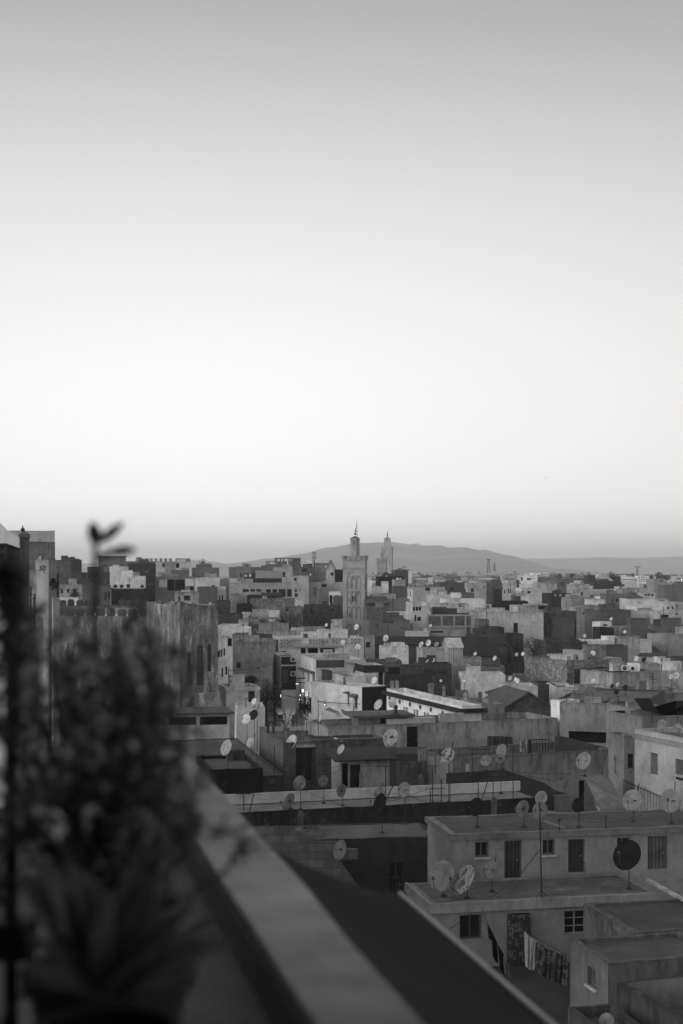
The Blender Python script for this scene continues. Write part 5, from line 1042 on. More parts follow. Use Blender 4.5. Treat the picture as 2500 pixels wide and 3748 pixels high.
FH('C', 685, 705, 935, .17, 'brown house with three black windows, right half', [('h', 750, 765, 768, 792), ('h', 798, 760, 825, 792), ('h', 868, 755, 895, 792)], d=300)
FH('C', 872, 645, 1020, .28, 'plain grey cube house, right half', d=335)
FH('C', 1085, 688, 1250, .42, 'white house with four dark windows in a row', [('w', 1130, 700, 1152, 722), ('w', 1160, 700, 1188, 722), ('w', 1205, 700, 1230, 728), ('w', 1255, 690, 1320, 730)], d=330)
FH('C', 1235, 528, 1352, .28, 'two-tone grey house with one dark window, far right', [('w', 1308, 540, 1328, 566), ('w', 1298, 592, 1312, 608)], d=430)
FH('C', 1350, 600, 1700, .17, 'brown flats along the right edge, far row', d=400)
FH('C', 1335, 795, 1475, .45, 'white house with two square windows, right edge', [('w', 1388, 850, 1412, 878), ('w', 1438, 850, 1462, 878)], d=272)
FH('C', 1475, 800, 1600, .4, 'pale house with a hooded doorway at the right edge', [('h', 1492, 830, 1505, 850)], d=275)
FH('C', 1100, 770, 1270, .58, 'bright stepped wall, right part of the town', d=285)
FH('C', 930, 750, 1100, .5, 'white house under a dark tent-like roof', d=285, roof='hip', rh=1.2, rtone=.05)
FH('C', 1020, 840, 1145, .55, 'white low wall with dark lean-to, right part of the town', d=262)
FH('C', 480, 495, 560, .035, 'black square tower block on the far right skyline', d=560)
FH('C', 558, 560, 855, .03, 'long black low block between the dark towers on the right skyline', d=545)
FH('C', 708, 500, 852, .03, 'black stepped block on the right skyline', d=570)
FH('C', 610, 550, 760, .28, 'pale tin hip roof pavilion on the right skyline', d=560, roof='hip', rh=3.2, rtone=.3)
FH('C', 850, 505, 1005, .62, 'white hotel-like block with two rows of windows, left wing', [('w', x, y, x+22, y+10) for y in (532, 552) for x in (862, 886, 910, 944, 968, 990-14)], d=640, rot=0, grime=.1)
FH('C', 1048, 495, 1180, .62, 'white hotel-like block with three rows of windows, right wing', [('w', x, y, x+18, y+9) for y in (504, 528, 552) for x in (1058, 1084, 1110, 1136)], d=640, rot=0, grime=.1)
FH('C', 600, 480, 668, .5, 'tiny white twin house against the far hills', d=760)
# white domed pavilion
r = empty('pavilion', wp(*c('A', 1438, 452), 640)); tag(r, 'white columned pavilion with a low dome, right of the distant minarets', 'pavilion')
k = 640/F/1.8447; m = MB(); m.box(-52*k, 52*k, 0, 8, -6, 22*k*.3); m.box(-46*k, 46*k, .8, 7, 22*k*.3, 24*k); m.box(-52*k, 52*k, .2, 7.6, 24*k+.002, 29*k); m.build('wall', 'plaster', r, .75, .1)
m = MB(); m.lathe((0, 4, 29*k), [(24*k, 0), (22*k, 5*k), (15*k, 10*k), (6*k, 13*k), (0, 14*k)], 20); m.build('dome', 'plaster', r, .75, .1, None, True)
for i in range(8):
    m = MB(); X = (-42+i*12)*k; m.box(X-2.3*k, X+2.3*k, .76, .797, 8*k, 21*k); m.build('window', 'pane', r, .06)
# ================================================================== the far rows of houses
KEEP = [(1258, 2036, 1345, 2330, 250), (1378, 2003, 1440, 2160, 430), (560, 1985, 1010, 2105, 330)]
ORD = ['first', 'second', 'third', 'fourth', 'fifth', 'sixth', 'seventh', 'eighth', 'ninth', 'tenth', 'eleventh', 'twelfth', 'thirteenth', 'fourteenth', 'fifteenth', 'sixteenth', 'seventeenth', 'eighteenth', 'nineteenth', 'twentieth']
ORD += ['twenty-'+o for o in ORD[:9]]+['thirtieth']+['thirty-'+o for o in ORD[:9]]
rg = random.Random(21)
AUTO = []
def tone_word(t): return 'black' if t < .06 else 'dark' if t < .14 else 'brown-grey' if t < .24 else 'grey' if t < .36 else 'pale' if t < .5 else 'white'
ROWS = [(348, 2236, 10), (372, 2222, 10), (400, 2207, 9), (432, 2192, 9), (468, 2178, 8)]
for ri, (d, yy, jit) in enumerate(ROWS):
    k = d/F; px = 560 if d < 700 else 900
    while px < 2540:
        w = rg.uniform(6, 13); wpx = w/k
        y = yy+rg.gauss(0, 1)*jit*.6-(7 if px < 1150 and d > 380 else 0)+(3 if px > 2300 else 0); y = max(y, 2088)
        x0, x1 = px, px+wpx; px = x1+rg.uniform(-.5, 3.5)/k
        if any(x0 < b and x1 > a and d < dd and y < y1 for a, y0, b, y1, dd in KEEP): continue
        if x0 < 1010 and y < 2105: y = 2106
        tone = rg.choice([.08, .12, .16, .2, .2, .26, .3, .36, .42, .48, .56, .62, .68]); ops = []
        z = (HY-y)*k; zb = zg(d)
        H = z-zb; nwin = rg.choice([0, 0, 1, 1, 2, 3])
        for q in range(nwin):
            u = rg.uniform(.1, .85)*w; zz = H-rg.uniform(1.6, 3.0); ops.append(('f', rg.choice('wwh'), u, u+rg.uniform(.7, 1.5), zz, zz+rg.uniform(.8, 1.3)))
        hut = (rg.random(), rg.uniform(2, 3.4), rg.uniform(1.6, 2.4), min(.7, tone*rg.uniform(.7, 1.5))) if rg.random() < .3 and d < 800 else None
        roof = 'flat'
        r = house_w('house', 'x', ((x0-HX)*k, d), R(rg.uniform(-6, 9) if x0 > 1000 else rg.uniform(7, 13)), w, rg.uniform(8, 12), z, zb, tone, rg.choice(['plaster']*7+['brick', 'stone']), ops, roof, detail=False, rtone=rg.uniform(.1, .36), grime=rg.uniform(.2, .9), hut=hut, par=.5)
        tx = tone_word(tone)+' house'+(', roof hut' if hut else '')+(', '+['', 'one window', 'two windows', 'three windows'][nwin] if nwin else '')
        AUTO.append((r, tx, (x0+x1)/2, ri))
BANDS = ['front far row', 'second far row', 'third far row', 'fourth far row', 'fifth far row']
grp = {}
for r, tx, px, ri in AUTO:
    side = 'left of minaret' if px < 1300 else 'between minaret and palm' if px < 1895 else 'right of palm'
    grp.setdefault(f'{tx}, {BANDS[ri]}, {side}', []).append((px, r))
for k, L in grp.items():
    L.sort(key=lambda e: e[0])
    for i, (px, r) in enumerate(L):
        r['label'] = k if len(L) == 1 else f'{k}, {ORD[i]} from left'; r['group'] = 'houses in the far rows of the old town'
# the packed roofs beyond, too many and too small to count, and the low roofs glimpsed in the gaps between nearer houses
TONES = [.03, .08, .13, .19, .26, .34, .44, .58, .72]; TM = []
for tn in TONES:
    m, t, b = new_mat('town_plaster'); p = wpos(t)
    col = mixc(t, 1.0, mixc(t, 1.0, ramp(t, [(0, tn*.7), (1, min(.8, tn*1.3))], nz(t, p, .25, 6, .7)), ramp(t, [(.35, .6), (.65, 1.15)], nz(t, wpos(t, (1, 1, 2)), 1.3, 7, .7)), 'MULTIPLY'), 1.0)
    t.links.new(col if 0 else mixc(t, 1.0, ramp(t, [(0, tn*.7), (1, min(.8, tn*1.3))], nz(t, p, .25, 6, .7)), ramp(t, [(.35, .6), (.65, 1.15)], nz(t, wpos(t, (1, 1, 2)), 1.3, 7, .7)), 'MULTIPLY'), b.inputs['Base Color']); b.inputs['Roughness'].default_value = .95; b.inputs['Specular IOR Level'].default_value = .1; TM.append(m)
def block(m, X, d, ang, w, D, z0, z1, ti, rt, wins):
    ca, sa = math.cos(ang), math.sin(ang); q = lambda u, v, z: (X+u*ca-v*sa, d+u*sa+v*ca, z)
    sd = [((0, 0), (w, 0)), ((w, 0), (w, D)), ((w, D), (0, D)), ((0, D), (0, 0))]
    for (a, b_) in sd: m.face([q(*a, z0), q(*b_, z0), q(*b_, z1), q(*a, z1)], None, ti)
    e = .25; o = [(0, 0), (w, 0), (w, D), (0, D)]; n_ = [(e, e), (w-e, e), (w-e, D-e), (e, D-e)]; pz = z1-.5
    for i in range(4):
        j = (i+1) % 4; m.face([q(*o[i], z1), q(*o[j], z1), q(*n_[j], z1), q(*n_[i], z1)], None, ti); m.face([q(*n_[i], z1), q(*n_[j], z1), q(*n_[j], pz), q(*n_[i], pz)], None, ti)
    m.face([q(*p, pz) for p in n_], None, rt)
    for (u, z, ww, hh) in wins: m.face([q(u, -.03, z), q(u+ww, -.03, z), q(u+ww, -.03, z+hh), q(u, -.03, z+hh)], None, 0)
m = MB()
for ri, (d, yy, jit) in enumerate([(505, 2166, 7), (535, 2157, 7), (565, 2149, 7), (600, 2141, 7), (640, 2133, 6), (685, 2126, 6), (735, 2119, 5), (790, 2113, 5), (850, 2108, 4), (920, 2104, 4), (1000, 2101, 3)]):
    k = d/F; px = 560 if d < 700 else 900
    while px < 2540:
        w = rg.uniform(4.5, 11); wpx = w/k; y = max(yy+rg.gauss(0, 1)*jit*.7-(7 if px < 1150 else 0)+(3 if px > 2300 else 0), 2091); x0, x1 = px, px+wpx; px = x1+rg.uniform(-.5, 2.5)/k
        if any(x0 < b_ and x1 > a and d < dd and y < y1 for a, y0, b_, y1, dd in KEEP): continue
        if x0 < 1010 and y < 2105: y = 2106
        z = (HY-y)*k; ti = rg.choice([1, 1, 2, 2, 3, 3, 4, 4, 5, 5, 6, 6, 7, 7, 8]); wins = [(rg.uniform(.1, .8)*w, z-rg.uniform(1.7, 3.2), rg.uniform(.7, 1.6), rg.uniform(.8, 1.4)) for _ in range(rg.choice([0, 1, 1, 2, 3]))]
        D = rg.uniform(7, 12); ang = R(rg.uniform(-5, 8)); X = (x0-HX)*k; block(m, X, d, ang, w, D, zg(d)-.5, z, ti, rg.choice([2, 3, 4, 5]), wins)
        for _ in range(rg.choice([0, 0, 1, 2])):
            bw_ = rg.uniform(.8, 3); block(m, X+rg.uniform(.3, max(.4, w-bw_)), d+D*rg.uniform(.3, .6), ang, bw_, rg.uniform(1, 2.5), z-.6, z+rg.uniform(.4, 1.7), rg.choice([2, 3, 4, 5, 6, 7, 8]), 3, [])
        if rg.random() < .12: m.bar((X+rg.uniform(.3, w), d+2, z-.5), (X+rg.uniform(.3, w), d+2, z+rg.uniform(1.5, 3.5)), .07, None, 4, 0)
dt_o = m.build('distant_town', TM, None); tag(dt_o, 'crowded flat roofs of the old town thinning out towards the plain', kind='stuff')
m = MB(); FILL = []
for ri, (d, z, x0, x1) in enumerate(((178, -13.4, 950, 2560), (205, -13.0, 800, 2560), (232, -12.6, 700, 2560), (258, -12.0, 620, 2560), (285, -11.6, 620, 2560), (315, -11.2, 620, 2560), (128, -15.0, 1500, 2560), (92, -16.2, 1750, 2560), (152, -14.2, 1500, 2560))):
    k = d/F; px = x0
    while px < x1:
        w = rg.uniform(6, 12)
        if not (1000 < px+w/k and px < 1240 and d < 200):
            zt = z+rg.uniform(-.8, .5); block(m, (px-HX)*k, d, R(rg.uniform(-5, 9)), w, 11, zg(d)-.3, zt, rg.choice([2, 3, 3, 4, 5, 6]), rg.choice([1, 2, 3]), [])
            for _ in range(2): bw_ = rg.uniform(.8, 3); block(m, (px-HX)*k+rg.uniform(0, w-bw_), d+rg.uniform(2, 7), 0, bw_, rg.uniform(.5, 2), zt-.6, zt+rg.uniform(.2, 1.3), rg.choice([1, 2, 3, 4, 5, 6, 7]), 3, [])
        px += w/k+rg.uniform(0, 2)/k
tag(m.build('low_roofs', TM, None), 'low dim roofs packed in the gaps between the nearer houses', kind='stuff')

# ================================================================== dishes
def dish_template(tone, mat, lnb=True):
    root = empty('satellite_dish', (0, 0, 0)); m = MB(); n = 26; rings = [0, .2, .5, .8, 1.0]; dep = .17
    for f, s in ((0, 1), (.03, -1)):
        P = lambda r, j: (r*.5*math.cos(2*math.pi*j/n), -dep*.5*(r*r)-(-f) if 0 else dep*.5*(1-r*r)+f, r*.5*1.08*math.sin(2*math.pi*j/n))
        for a, b in zip(rings, rings[1:]):
            for j in range(n):
                q = [P(a, j), P(b, j), P(b, j+1), P(a, j+1)] if a else [P(a, j), P(b, j), P(b, j+1)]
                m.face(q if s < 0 else q[::-1])
        if s < 0: pass
    for j in range(n):
        a0, a1 = 2*math.pi*j/n, 2*math.pi*(j+1)/n; g = lambda a, y: (.5*math.cos(a), y, .54*math.sin(a)); m.face([g(a0, 0), g(a1, 0), g(a1, .03), g(a0, .03)])
    rf = m.build('reflector', mat, root, tone, 0, None, True, True)
    m = MB(); m.bar((0, .06, -.5), (0, -.30, -.46), .013, None, 5); m.bar((0, -.30, -.46), (0, -.52, -.18), .013, None, 5); m.bar((0, -.47, -.18), (0, -.57, -.13), .035, .05, 7); m.build('feed_arm', 'metal', root, .06)
    m = MB(); m.box(-.06, .06, .1, .2, -.12, .1); m.bar((0, .15, 0), (0, .27, 0), .04, None, 6); m.build('bracket', 'metal', root, .05)
    return root
TPL = {'w': dish_template(.52, 'dish'), 'g': dish_template(.33, 'dish'), 'd': dish_template(.035, 'dish'), 'r': dish_template(.4, 'rust')}
DISH = []
def dish(kind, px, py, wpx, hpx, d, label=None, foot=None, D=None):
    """hub at the pixel, at distance d; the post goes down to what lies beneath"""
    D = D or hpx/F*d*.97; ratio = max(.35, min(.96, wpx/hpx)); DISH.append((kind, wp(px, py, d), D, ratio, label, (px, py)))
def dfoot(tg, x, y, w, h, kind, label, foot=None, d=None):
    px, py = c(tg, x, y); s = CR[tg][2]; fy = c(tg, 0, foot)[1] if foot else py+h/s*1.0
    dish(kind, px, py, w/s, h/s, d or dt(fy)*.985, label)
for row in (
    ('K', 180, 482, 158, 175, 'w', 'biggest pale dish, leftmost on the white terrace roof', 590, 63.5), ('K', 308, 500, 112, 172, 'r', 'white dish with dark flaked patches beside the biggest pale dish', 610, 63.2),
    ('K', 462, 448, 78, 104, 'w', 'small white dish on a low stand, left of the tall mast', 578, 64.5), ('K', 1245, 358, 132, 176, 'd', 'large black dish in front of the grey terrace door', 550, 65),
    ('K', 1130, 1315, 100, 92, 'g', 'pale dish cut off by the bottom edge of the picture', None, 44.5),
    ('I', 640, 957, 108, 126, 'd', 'black dish with a worn white emblem before the stair hut', 1100, 69), ('I', 147, 993, 120, 156, 'g', 'grey dish on a short stem, left of two overlapping dishes on the tiled roof', 1130, 69),
    ('I', 315, 893, 124, 122, 'w', 'upper of two overlapping pale dishes on the tiled roof', 1075, 71), ('I', 303, 1005, 126, 152, 'g', 'lower of two overlapping pale dishes, behind the tall mast', 1160, 68.5),
    ('I', 1118, 915, 156, 188, 'w', 'big white dish in front of the spiked railing', 1060, 70.5), ('I', 1457, 920, 192, 200, 'w', 'biggest white dish at the right edge, before the shuttered house', 1090, 70),
    ('H', 1305, 972, 108, 160, 'd', 'black dish with white lettering, left end of the tiled roof', 1110, 69), ('I', 688, 565, 124, 158, 'w', 'large white dish on top of the stair hut', 700, 83.5),
    ('I', 1380, 243, 72, 86, 'w', 'white dish on the roof of the shuttered house, left one', 300, 90), ('I', 1522, 282, 78, 88, 'w', 'white dish on the roof of the shuttered house, right one', 330, 88),
    ('G', 548, 448, 94, 142, 'w', 'white dish above the black weathered house, left one', 590, 97), ('G', 762, 405, 64, 98, 'w', 'smaller dish on a patched stump, right above the black weathered house', 560, 98),
    ('G', 1120, 402, 100, 148, 'w', 'large pale dish with faint lettering, before the bare block recess', 600, 101), ('G', 1197, 763, 106, 130, 'w', 'white dish on a thin pole over the white parapet, left', 990, 83),
    ('G', 1100, 925, 104, 158, 'g', 'grey dish hanging over the white parapet, lowest on the left', 1000, 81.6), ('G', 725, 198, 60, 92, 'w', 'pale dish on the low roof before the arched tower', 270, 124),
    ('G', 790, 160, 68, 92, 'd', 'black dish next to the pale one before the arched tower', 240, 126), ('G', 1292, 190, 42, 60, 'g', 'small grey dish on the clutter terrace, left of a thin post', 245, 113), ('G', 1378, 190, 28, 62, 'w', 'narrow edge-on dish behind a thin post on the clutter terrace', 250, 113),
    ('G', 1405, 745, 86, 100, 'g', 'dim dish in the shadowed corner behind the white parapet', 800, 86), ('D', 793, 765, 46, 60, 'w', 'small pale dish on the lower tier by the arched tower', 800, 137),
    ('H', 113, 465, 62, 94, 'w', 'small white dish above the corrugated shack roof', 560, 100), ('H', 120, 828, 74, 114, 'g', 'grey dish on a slim pole at the bend of the white parapet', 985, 82.6), ('H', 455, 853, 96, 114, 'w', 'white dish half hidden behind a black dish on the parapet', 960, 83.2),
    ('H', 456, 945, 118, 180, 'd', 'black dish on a tall pole in the middle, with a pale rim', 1200, 78.5), ('H', 670, 822, 96, 134, 'w', 'white dish on a pole right of the black dish', 1040, 82.2), ('H', 555, 360, 116, 158, 'g', 'large grey dish left of the tall black door', 500, 103),
    ('H', 1052, 525, 108, 162, 'r', 'round dish with peeling black and white paint, high on a tall pole', 900, 84), ('H', 1395, 563, 86, 102, 'w', 'white dish before the mottled plaster front, left of a pair', 780, 94),
    ('H', 1530, 482, 84, 128, 'w', 'upper dish of a stacked pair under the quilted blanket', 780, 93.5), ('H', 1522, 545, 80, 92, 'g', 'lower dish of a stacked pair, with a dark centre', 780, 92.5),
    ('J', 880, 697, 112, 164, 'g', 'pale dish fixed over the cinder blocks, above the dark awning', 790, 73.3), ('H', 895, 1190, 70, 60, 'g', 'small pale dish low beside the long white house end', 1206, 72.5),
    ('E', 443, 792, 76, 98, 'w', 'white dish in front of the black-fronted house', 880, 113.5), ('E', 570, 775, 66, 86, 'w', 'white dish against the ornate windows, beside an urn', 860, 113), ('E', 408, 580, 50, 66, 'w', 'white dish under the small rooftop room', 620, 145),
    ('E', 510, 207, 40, 58, 'w', 'pale edge-on dish above the long black hall', 265, 189), ('E', 252, 107, 42, 54, 'w', 'white dish before the foot of the tall minaret', 175, 192), ('E', 262, 188, 46, 30, 'w', 'dish rim peeping over the chequered parapet', 200, 191), ('E', 130, 248, 44, 58, 'w', 'whitish dish against the chequered parapet, left of a pair', 290, 188), ('E', 266, 283, 46, 54, 'w', 'whitish dish against the chequered house wall, right of a pair', 330, 187),
    ('E', 822, 263, 44, 56, 'w', 'left dish of three on the pale boxy roof house', 290, 173), ('E', 886, 249, 42, 56, 'w', 'middle dish of three on the pale boxy roof house', 290, 173.2), ('E', 958, 260, 34, 44, 'g', 'right dish of three on the pale boxy roof house', 295, 173.4),
    ('E', 542, 363, 40, 52, 'g', 'grey dish before the white wall, left of two', 410, 174), ('E', 597, 382, 58, 62, 'w', 'white dish before the white wall, right of two', 415, 174), ('E', 868, 400, 34, 44, 'w', 'small dish on the dark brick wall, left of two', 430, 165.5), ('E', 926, 399, 40, 42, 'w', 'small dish on the dark brick wall, right of two', 430, 165.5),
    ('E', 1300, 345, 26, 34, 'w', 'tiny white dish before the second black hall', 375, 170), ('E', 1472, 383, 36, 44, 'w', 'white dish on the rubble wall, right of the black halls', 430, 168), ('E', 860, 136, 34, 34, 'g', 'grey dish above the left part of the black hall', 170, 206), ('E', 905, 96, 24, 28, 'w', 'white dish on the brick frame house', 130, 214), ('E', 998, 583, 32, 24, 'w', 'low pale dish behind the ornate building', 600, 128), ('E', 1205, 584, 28, 22, 'w', 'second low pale dish behind the ornate building', 600, 128),
    ('F', 580, 350, 44, 54, 'w', 'left dish of a pair above the pale barred house', 395, 171), ('F', 671, 336, 44, 54, 'w', 'right dish of a pair above the pale barred house', 385, 171.5), ('F', 766, 333, 26, 36, 'w', 'back dish of two touching small dishes above the pale barred house', 385, 172), ('F', 782, 342, 28, 40, 'w', 'front dish of two touching small dishes above the pale barred house', 390, 171),
    ('F', 1155, 388, 42, 50, 'w', 'white dish left on the streaked plaster box', 430, 163), ('F', 1222, 395, 38, 50, 'd', 'black dish in the middle of the streaked plaster box', 430, 162.5), ('F', 1327, 397, 36, 46, 'w', 'white dish right on the streaked plaster box', 430, 162),
    ('F', 778, 585, 34, 42, 'w', 'white dish in front of the black rendered block', 640, 142), ('F', 990, 617, 34, 40, 'g', 'grey dish at the foot of the streaked plaster house', 660, 140), ('F', 940, 628, 30, 40, 'd', 'small black dish beside the grey one under the streaked house', 665, 139.5), ('F', 982, 678, 46, 52, 'd', 'black dish on the broad dark roof, left of two', 750, 126), ('F', 1057, 645, 46, 54, 'd', 'black dish on the broad dark roof, right of two', 730, 128),
    ('F', 700, 187, 26, 30, 'w', 'white dish before the dark ruined wall', 225, 193), ('F', 932, 38, 22, 30, 'w', 'white dish before the broad brown wall', 70, 216), ('F', 153, 346, 28, 36, 'w', 'white dish at the left of the rough stone gable, right of a ring', 375, 172), ('F', 98, 350, 30, 34, 'g', 'ring-like grey dish left of the rough stone gable', 375, 172), ('F', 1053, 151, 28, 30, 'w', 'white dish on the brown flats above the pyramid roof', 185, 203), ('F', 1524, 272, 22, 24, 'w', 'small dish on the long dark shed at the right edge', 300, 203), ('F', 1365, 248, 20, 24, 'g', 'faint grey dish right of the pyramid roof tip', 290, 207),
    ('F', 88, 572, 28, 40, 'w', 'left dish of a pair before the rough stone gable', 625, 141.5), ('F', 106, 584, 30, 44, 'w', 'right dish of a pair before the rough stone gable', 630, 141), ('F', 40, 560, 30, 40, 'g', 'dim dish on the white house behind the gabled shed', 630, 141.5), ('F', 1508, 537, 60, 62, 'g', 'big grey dish at the right edge, middle rows', 600, 149), ('F', 1462, 548, 36, 50, 'g', 'grey dish overlapping the big one at the right edge', 600, 149.5),
    ('R', 522, 652, 84, 165, 'w', 'large white dish on the left edge house, edge-on', 760, 59), ('M', 285, 246, 20, 26, 'w', 'small white dish on the pale blank top storey', 262, 76.5),
    ('L', 856, 422, 16, 20, 'w', 'white dish on the bright low wall of the left skyline, right one', 440, 299), ('L', 826, 424, 16, 18, 'g', 'greyish dish on the bright low wall of the left skyline', 440, 299), ('L', 872, 400, 12, 20, 'g', 'thin grey dish under the skyline balustrade', 415, 301),
    ('A', 910, 415, 12, 18, 'w', 'left dish of two on the gabled roof house near the minaret', 430, 331), ('A', 925, 413, 14, 20, 'w', 'right dish of two on the gabled roof house near the minaret', 430, 331), ('A', 912, 807, 18, 24, 'w', 'white dish in front of the bare tree', 840, 205), ('A', 1007, 600, 12, 16, 'g', 'small grey dish beside the bright T-shaped wall', 615, 262),
    ('A', 805, 467, 10, 14, 'w', 'tiny dish at the corner of the blank pale tower house', 480, 282), ('A', 1247, 453, 12, 16, 'w', 'tiny dish left of the short stained minaret', 470, 400), ('A', 1317, 481, 12, 16, 'w', 'tiny dish on the black flat shed', 500, 331), ('A', 1392, 497, 16, 18, 'w', 'left dish on the pale grey house right of the minarets', 510, 306), ('A', 1410, 497, 14, 18, 'g', 'right dish on the pale grey house right of the minarets', 510, 306)):
    tg, x, y, w, h, kind, lab, ft, d = row
    dfoot(tg, x, y, w, h, kind, lab, ft, d)
SMALL = [('B', x, y, s) for x, y, s in ((475, 653, 24), (417, 690, 26), (295, 600, 20), (267, 530, 18), (523, 625, 22), (805, 645, 24), (935, 628, 24), (1120, 765, 24), (1213, 770, 24), (1035, 487, 18), (968, 472, 18), (237, 1065, 36), (180, 1118, 42), (440, 797, 20), (620, 824, 20), (1115, 878, 18), (1345, 845, 16), (1330, 878, 18), (1435, 768, 22), (1500, 745, 24), (1556, 750, 26), (905, 720, 18), (965, 768, 18), (925, 766, 18), (685, 635, 18), (460, 415, 14), (1190, 448, 14), (715, 460, 14))]
SMALL += [('C', x, y, s) for x, y, s in ((113, 757, 22), (257, 755, 30), (335, 793, 26), (740, 990, 28), (900, 1138, 34), (620, 1217, 22), (838, 722, 20), (805, 722, 16), (1410, 716, 18), (1428, 725, 14), (1145, 604, 14), (1160, 605, 14), (355, 550, 16), (317, 555, 16), (995, 917, 36), (1075, 688, 14), (812, 838, 14), (510, 625, 14), (1560, 970, 34), (740, 1235, 16), (1520, 508, 12))]
for tg, x, y, s in SMALL:
    px, py = c(tg, x, y); d = dt(py+s/CR[tg][2]); dish('d' if (tg, x) in (('B', 805), ('B', 475)) and rg.random() < .5 else 'w', px, py, s/CR[tg][2]*.8, s/CR[tg][2], d, None)
# a few more tiny ones that stand on the far rows
for r, tx, px, ri in AUTO:
    if rg.random() < .5:
        h = r.children[0]; w = max(v.co.x for v in h.data.vertices); dd = max(v.co.y for v in h.data.vertices); zt = max(v.co.z for v in h.data.vertices)
        p = r.matrix_basis @ Vector((rg.uniform(-.8, .8)*w, -dd+.6, zt+.35)); DISH.append(('w' if rg.random() < .85 else 'd', p, rg.uniform(.9, 1.3), .75, None, (HX+p.x/p.y*F, HY-p.z/p.y*F)))
bpy.context.view_layer.update(); DG = bpy.context.evaluated_depsgraph_get()
def below(p, up=.3):
    hit, loc, *_ = SC.ray_cast(DG, Vector(p)+Vector((0, 0, up)), Vector((0, 0, -1)), distance=60)
    return loc.z if hit else p[2]-2
placed = []; SMALLD = []
for kind, p, D, ratio, label, pp in DISH:
    best = None
    for q in ((0,) if label and 'cinder' in label else (0, .004, -.004, .01, -.01, .018, -.018, .03, -.03, .045, -.045)):
        pt = p*(1+q); g = pt.z-below(pt, 0.0)
        cost = abs(q)*60+(0 if D*.55 < g < 2.4*D else min(6, abs(g-D)*.8))
        if best is None or cost < best[0]: best = (cost, pt, g)
    pt, g = best[1], best[2]; placed.append((kind, pt, D, ratio, label, pp, max(D*.35, min(g, 9.0))))
first = {}
for kind, pt, D, ratio, label, pp, g in placed:
    if kind in first: root = copy_tree(TPL[kind])
    else: root = TPL[kind]; first[kind] = 1
    if label: rr = random.Random(int(pp[0]))
    else: rr = random.Random(int(pp[0]*7+pp[1]))
    yaw = -math.acos(ratio)*.95-math.atan2(pt.x, pt.y)*.8+rr.uniform(-.2, .2)
    root.location = pt-Vector((0, 0, g)); root.scale = (1, 1, 1)
    for ch in root.children:
        ch.scale = (D, D, D); ch.rotation_euler = (-R(24+rr.uniform(-9, 9)), R(rr.uniform(-6, 6)), yaw); ch.location = (0, 0, g)
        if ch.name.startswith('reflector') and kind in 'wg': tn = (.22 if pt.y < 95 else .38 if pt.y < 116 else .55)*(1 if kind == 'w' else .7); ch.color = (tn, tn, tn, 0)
        if ch.name.startswith('reflector') and kind == 'd': ch.color = (.012, .012, .012, 0)
        if ch.name.startswith('reflector') and label is None: tn = rr.choice([.5, .6, .4, .3]) if kind == 'w' else .05; ch.color = (tn, tn, tn, 0)
    m = MB(); off = Vector((math.sin(-yaw)*.16*D, math.cos(yaw)*.16*D, 0)); rad = .022*max(1, D*.9) if pt.y < 150 else .04
    m.bar(off, off+Vector((0, 0, g)), rad, None, 6)
    if pt.y < 150: m.lathe(off, [(.16, 0), (.13, .05), (.05, .09), (rad, .14)], 8)
    m.build('pole', 'metal', root, .04)
    tag(root, label, 'satellite dish', 'satellite dishes on the roofs')
    if not label: SMALLD.append((root, kind, pp))
grp = {}
for root, kind, (px, py) in SMALLD:
    band = 'on the skyline roofs' if py < 2135 else 'on the far roofs' if py < 2180 else 'on the middle far roofs' if py < 2230 else 'above the black market halls' if px < 1870 else 'on the right-hand middle roofs'
    side = 'left of minaret' if px < 1258 else 'between minaret and palm' if px < 1895 else 'right of palm'
    grp.setdefault(f'small {"dark" if kind == "d" else "pale"} dish {band}, {side}', []).append((px, root))
for k, L in grp.items():
    L.sort(key=lambda e: e[0])
    for i, (px, r) in enumerate(L): r['label'] = k if len(L) == 1 else f'{k}, {ORD[i]} from left'

# ================================================================== masts, posts, cables
def post(label, tg, x, y0, y1, d, r=.03, arms=(), tilt=0, cat='post', name='post', tripod=False, yagi=None):
    a, b = wp(*c(tg, x+tilt, y1), d), wp(*c(tg, x, y0), d); g = a.z-below(a, .05)
    if abs(g) < 1.2: a.z -= g
    root = empty(name, a); tag(root, label, cat); m = MB(); v = b-a; m.bar((0, 0, 0), v, r, r*.8, 6); m.build('pole', 'metal', root, .03)
    for (ay, l0, l1) in arms:
        f = (ay-y1)/(y0-y1); s = d/F/CR[tg][2]; m = MB(); q = v*f; m.bar(q+Vector((l0*s, 0, 0)), q+Vector((l1*s, .2, 0)), r*.8, None, 5); m.build('crossbar', 'metal', root, .03)
    if tripod:
        m = MB()
        for k in range(3): m.bar((.28*math.cos(k*2.1+.5), .28*math.sin(k*2.1+.5), .01), (0, 0, .35), .018, None, 5)
        m.build('tripod', 'metal', root, .03)
    if yagi:
        (fy, L, ang) = yagi; m = MB(); q = v*fy; dr = Vector((math.cos(ang), -.3, math.sin(ang))); m.bar(q, q+dr*L, .012, None, 4)
        for k in range(9): e = q+dr*L*(k+.5)/9; m.bar(e-Vector((.02, .22, .05)), e+Vector((.02, .22, .05)), .007, None, 4)
        m.build('antenna', 'metal', root, .3)
    return root
post('tall antenna mast on a tripod, standing on the white terrace roof', 'K', 745, 57, 588, 63.3, .035, (), 12, 'antenna mast', 'antenna_mast', True, (.82, 1.1, -.28))
post('thin cross-armed mast in front of the stair-step block wall', 'G', 704, 855, 1008, 82, .03, [(860, -68, 78)], 2, 'antenna mast', 'antenna_mast')
post('leaning rod beside the cross-armed mast', 'G', 812, 795, 1018, 81.7, .03, (), -58)
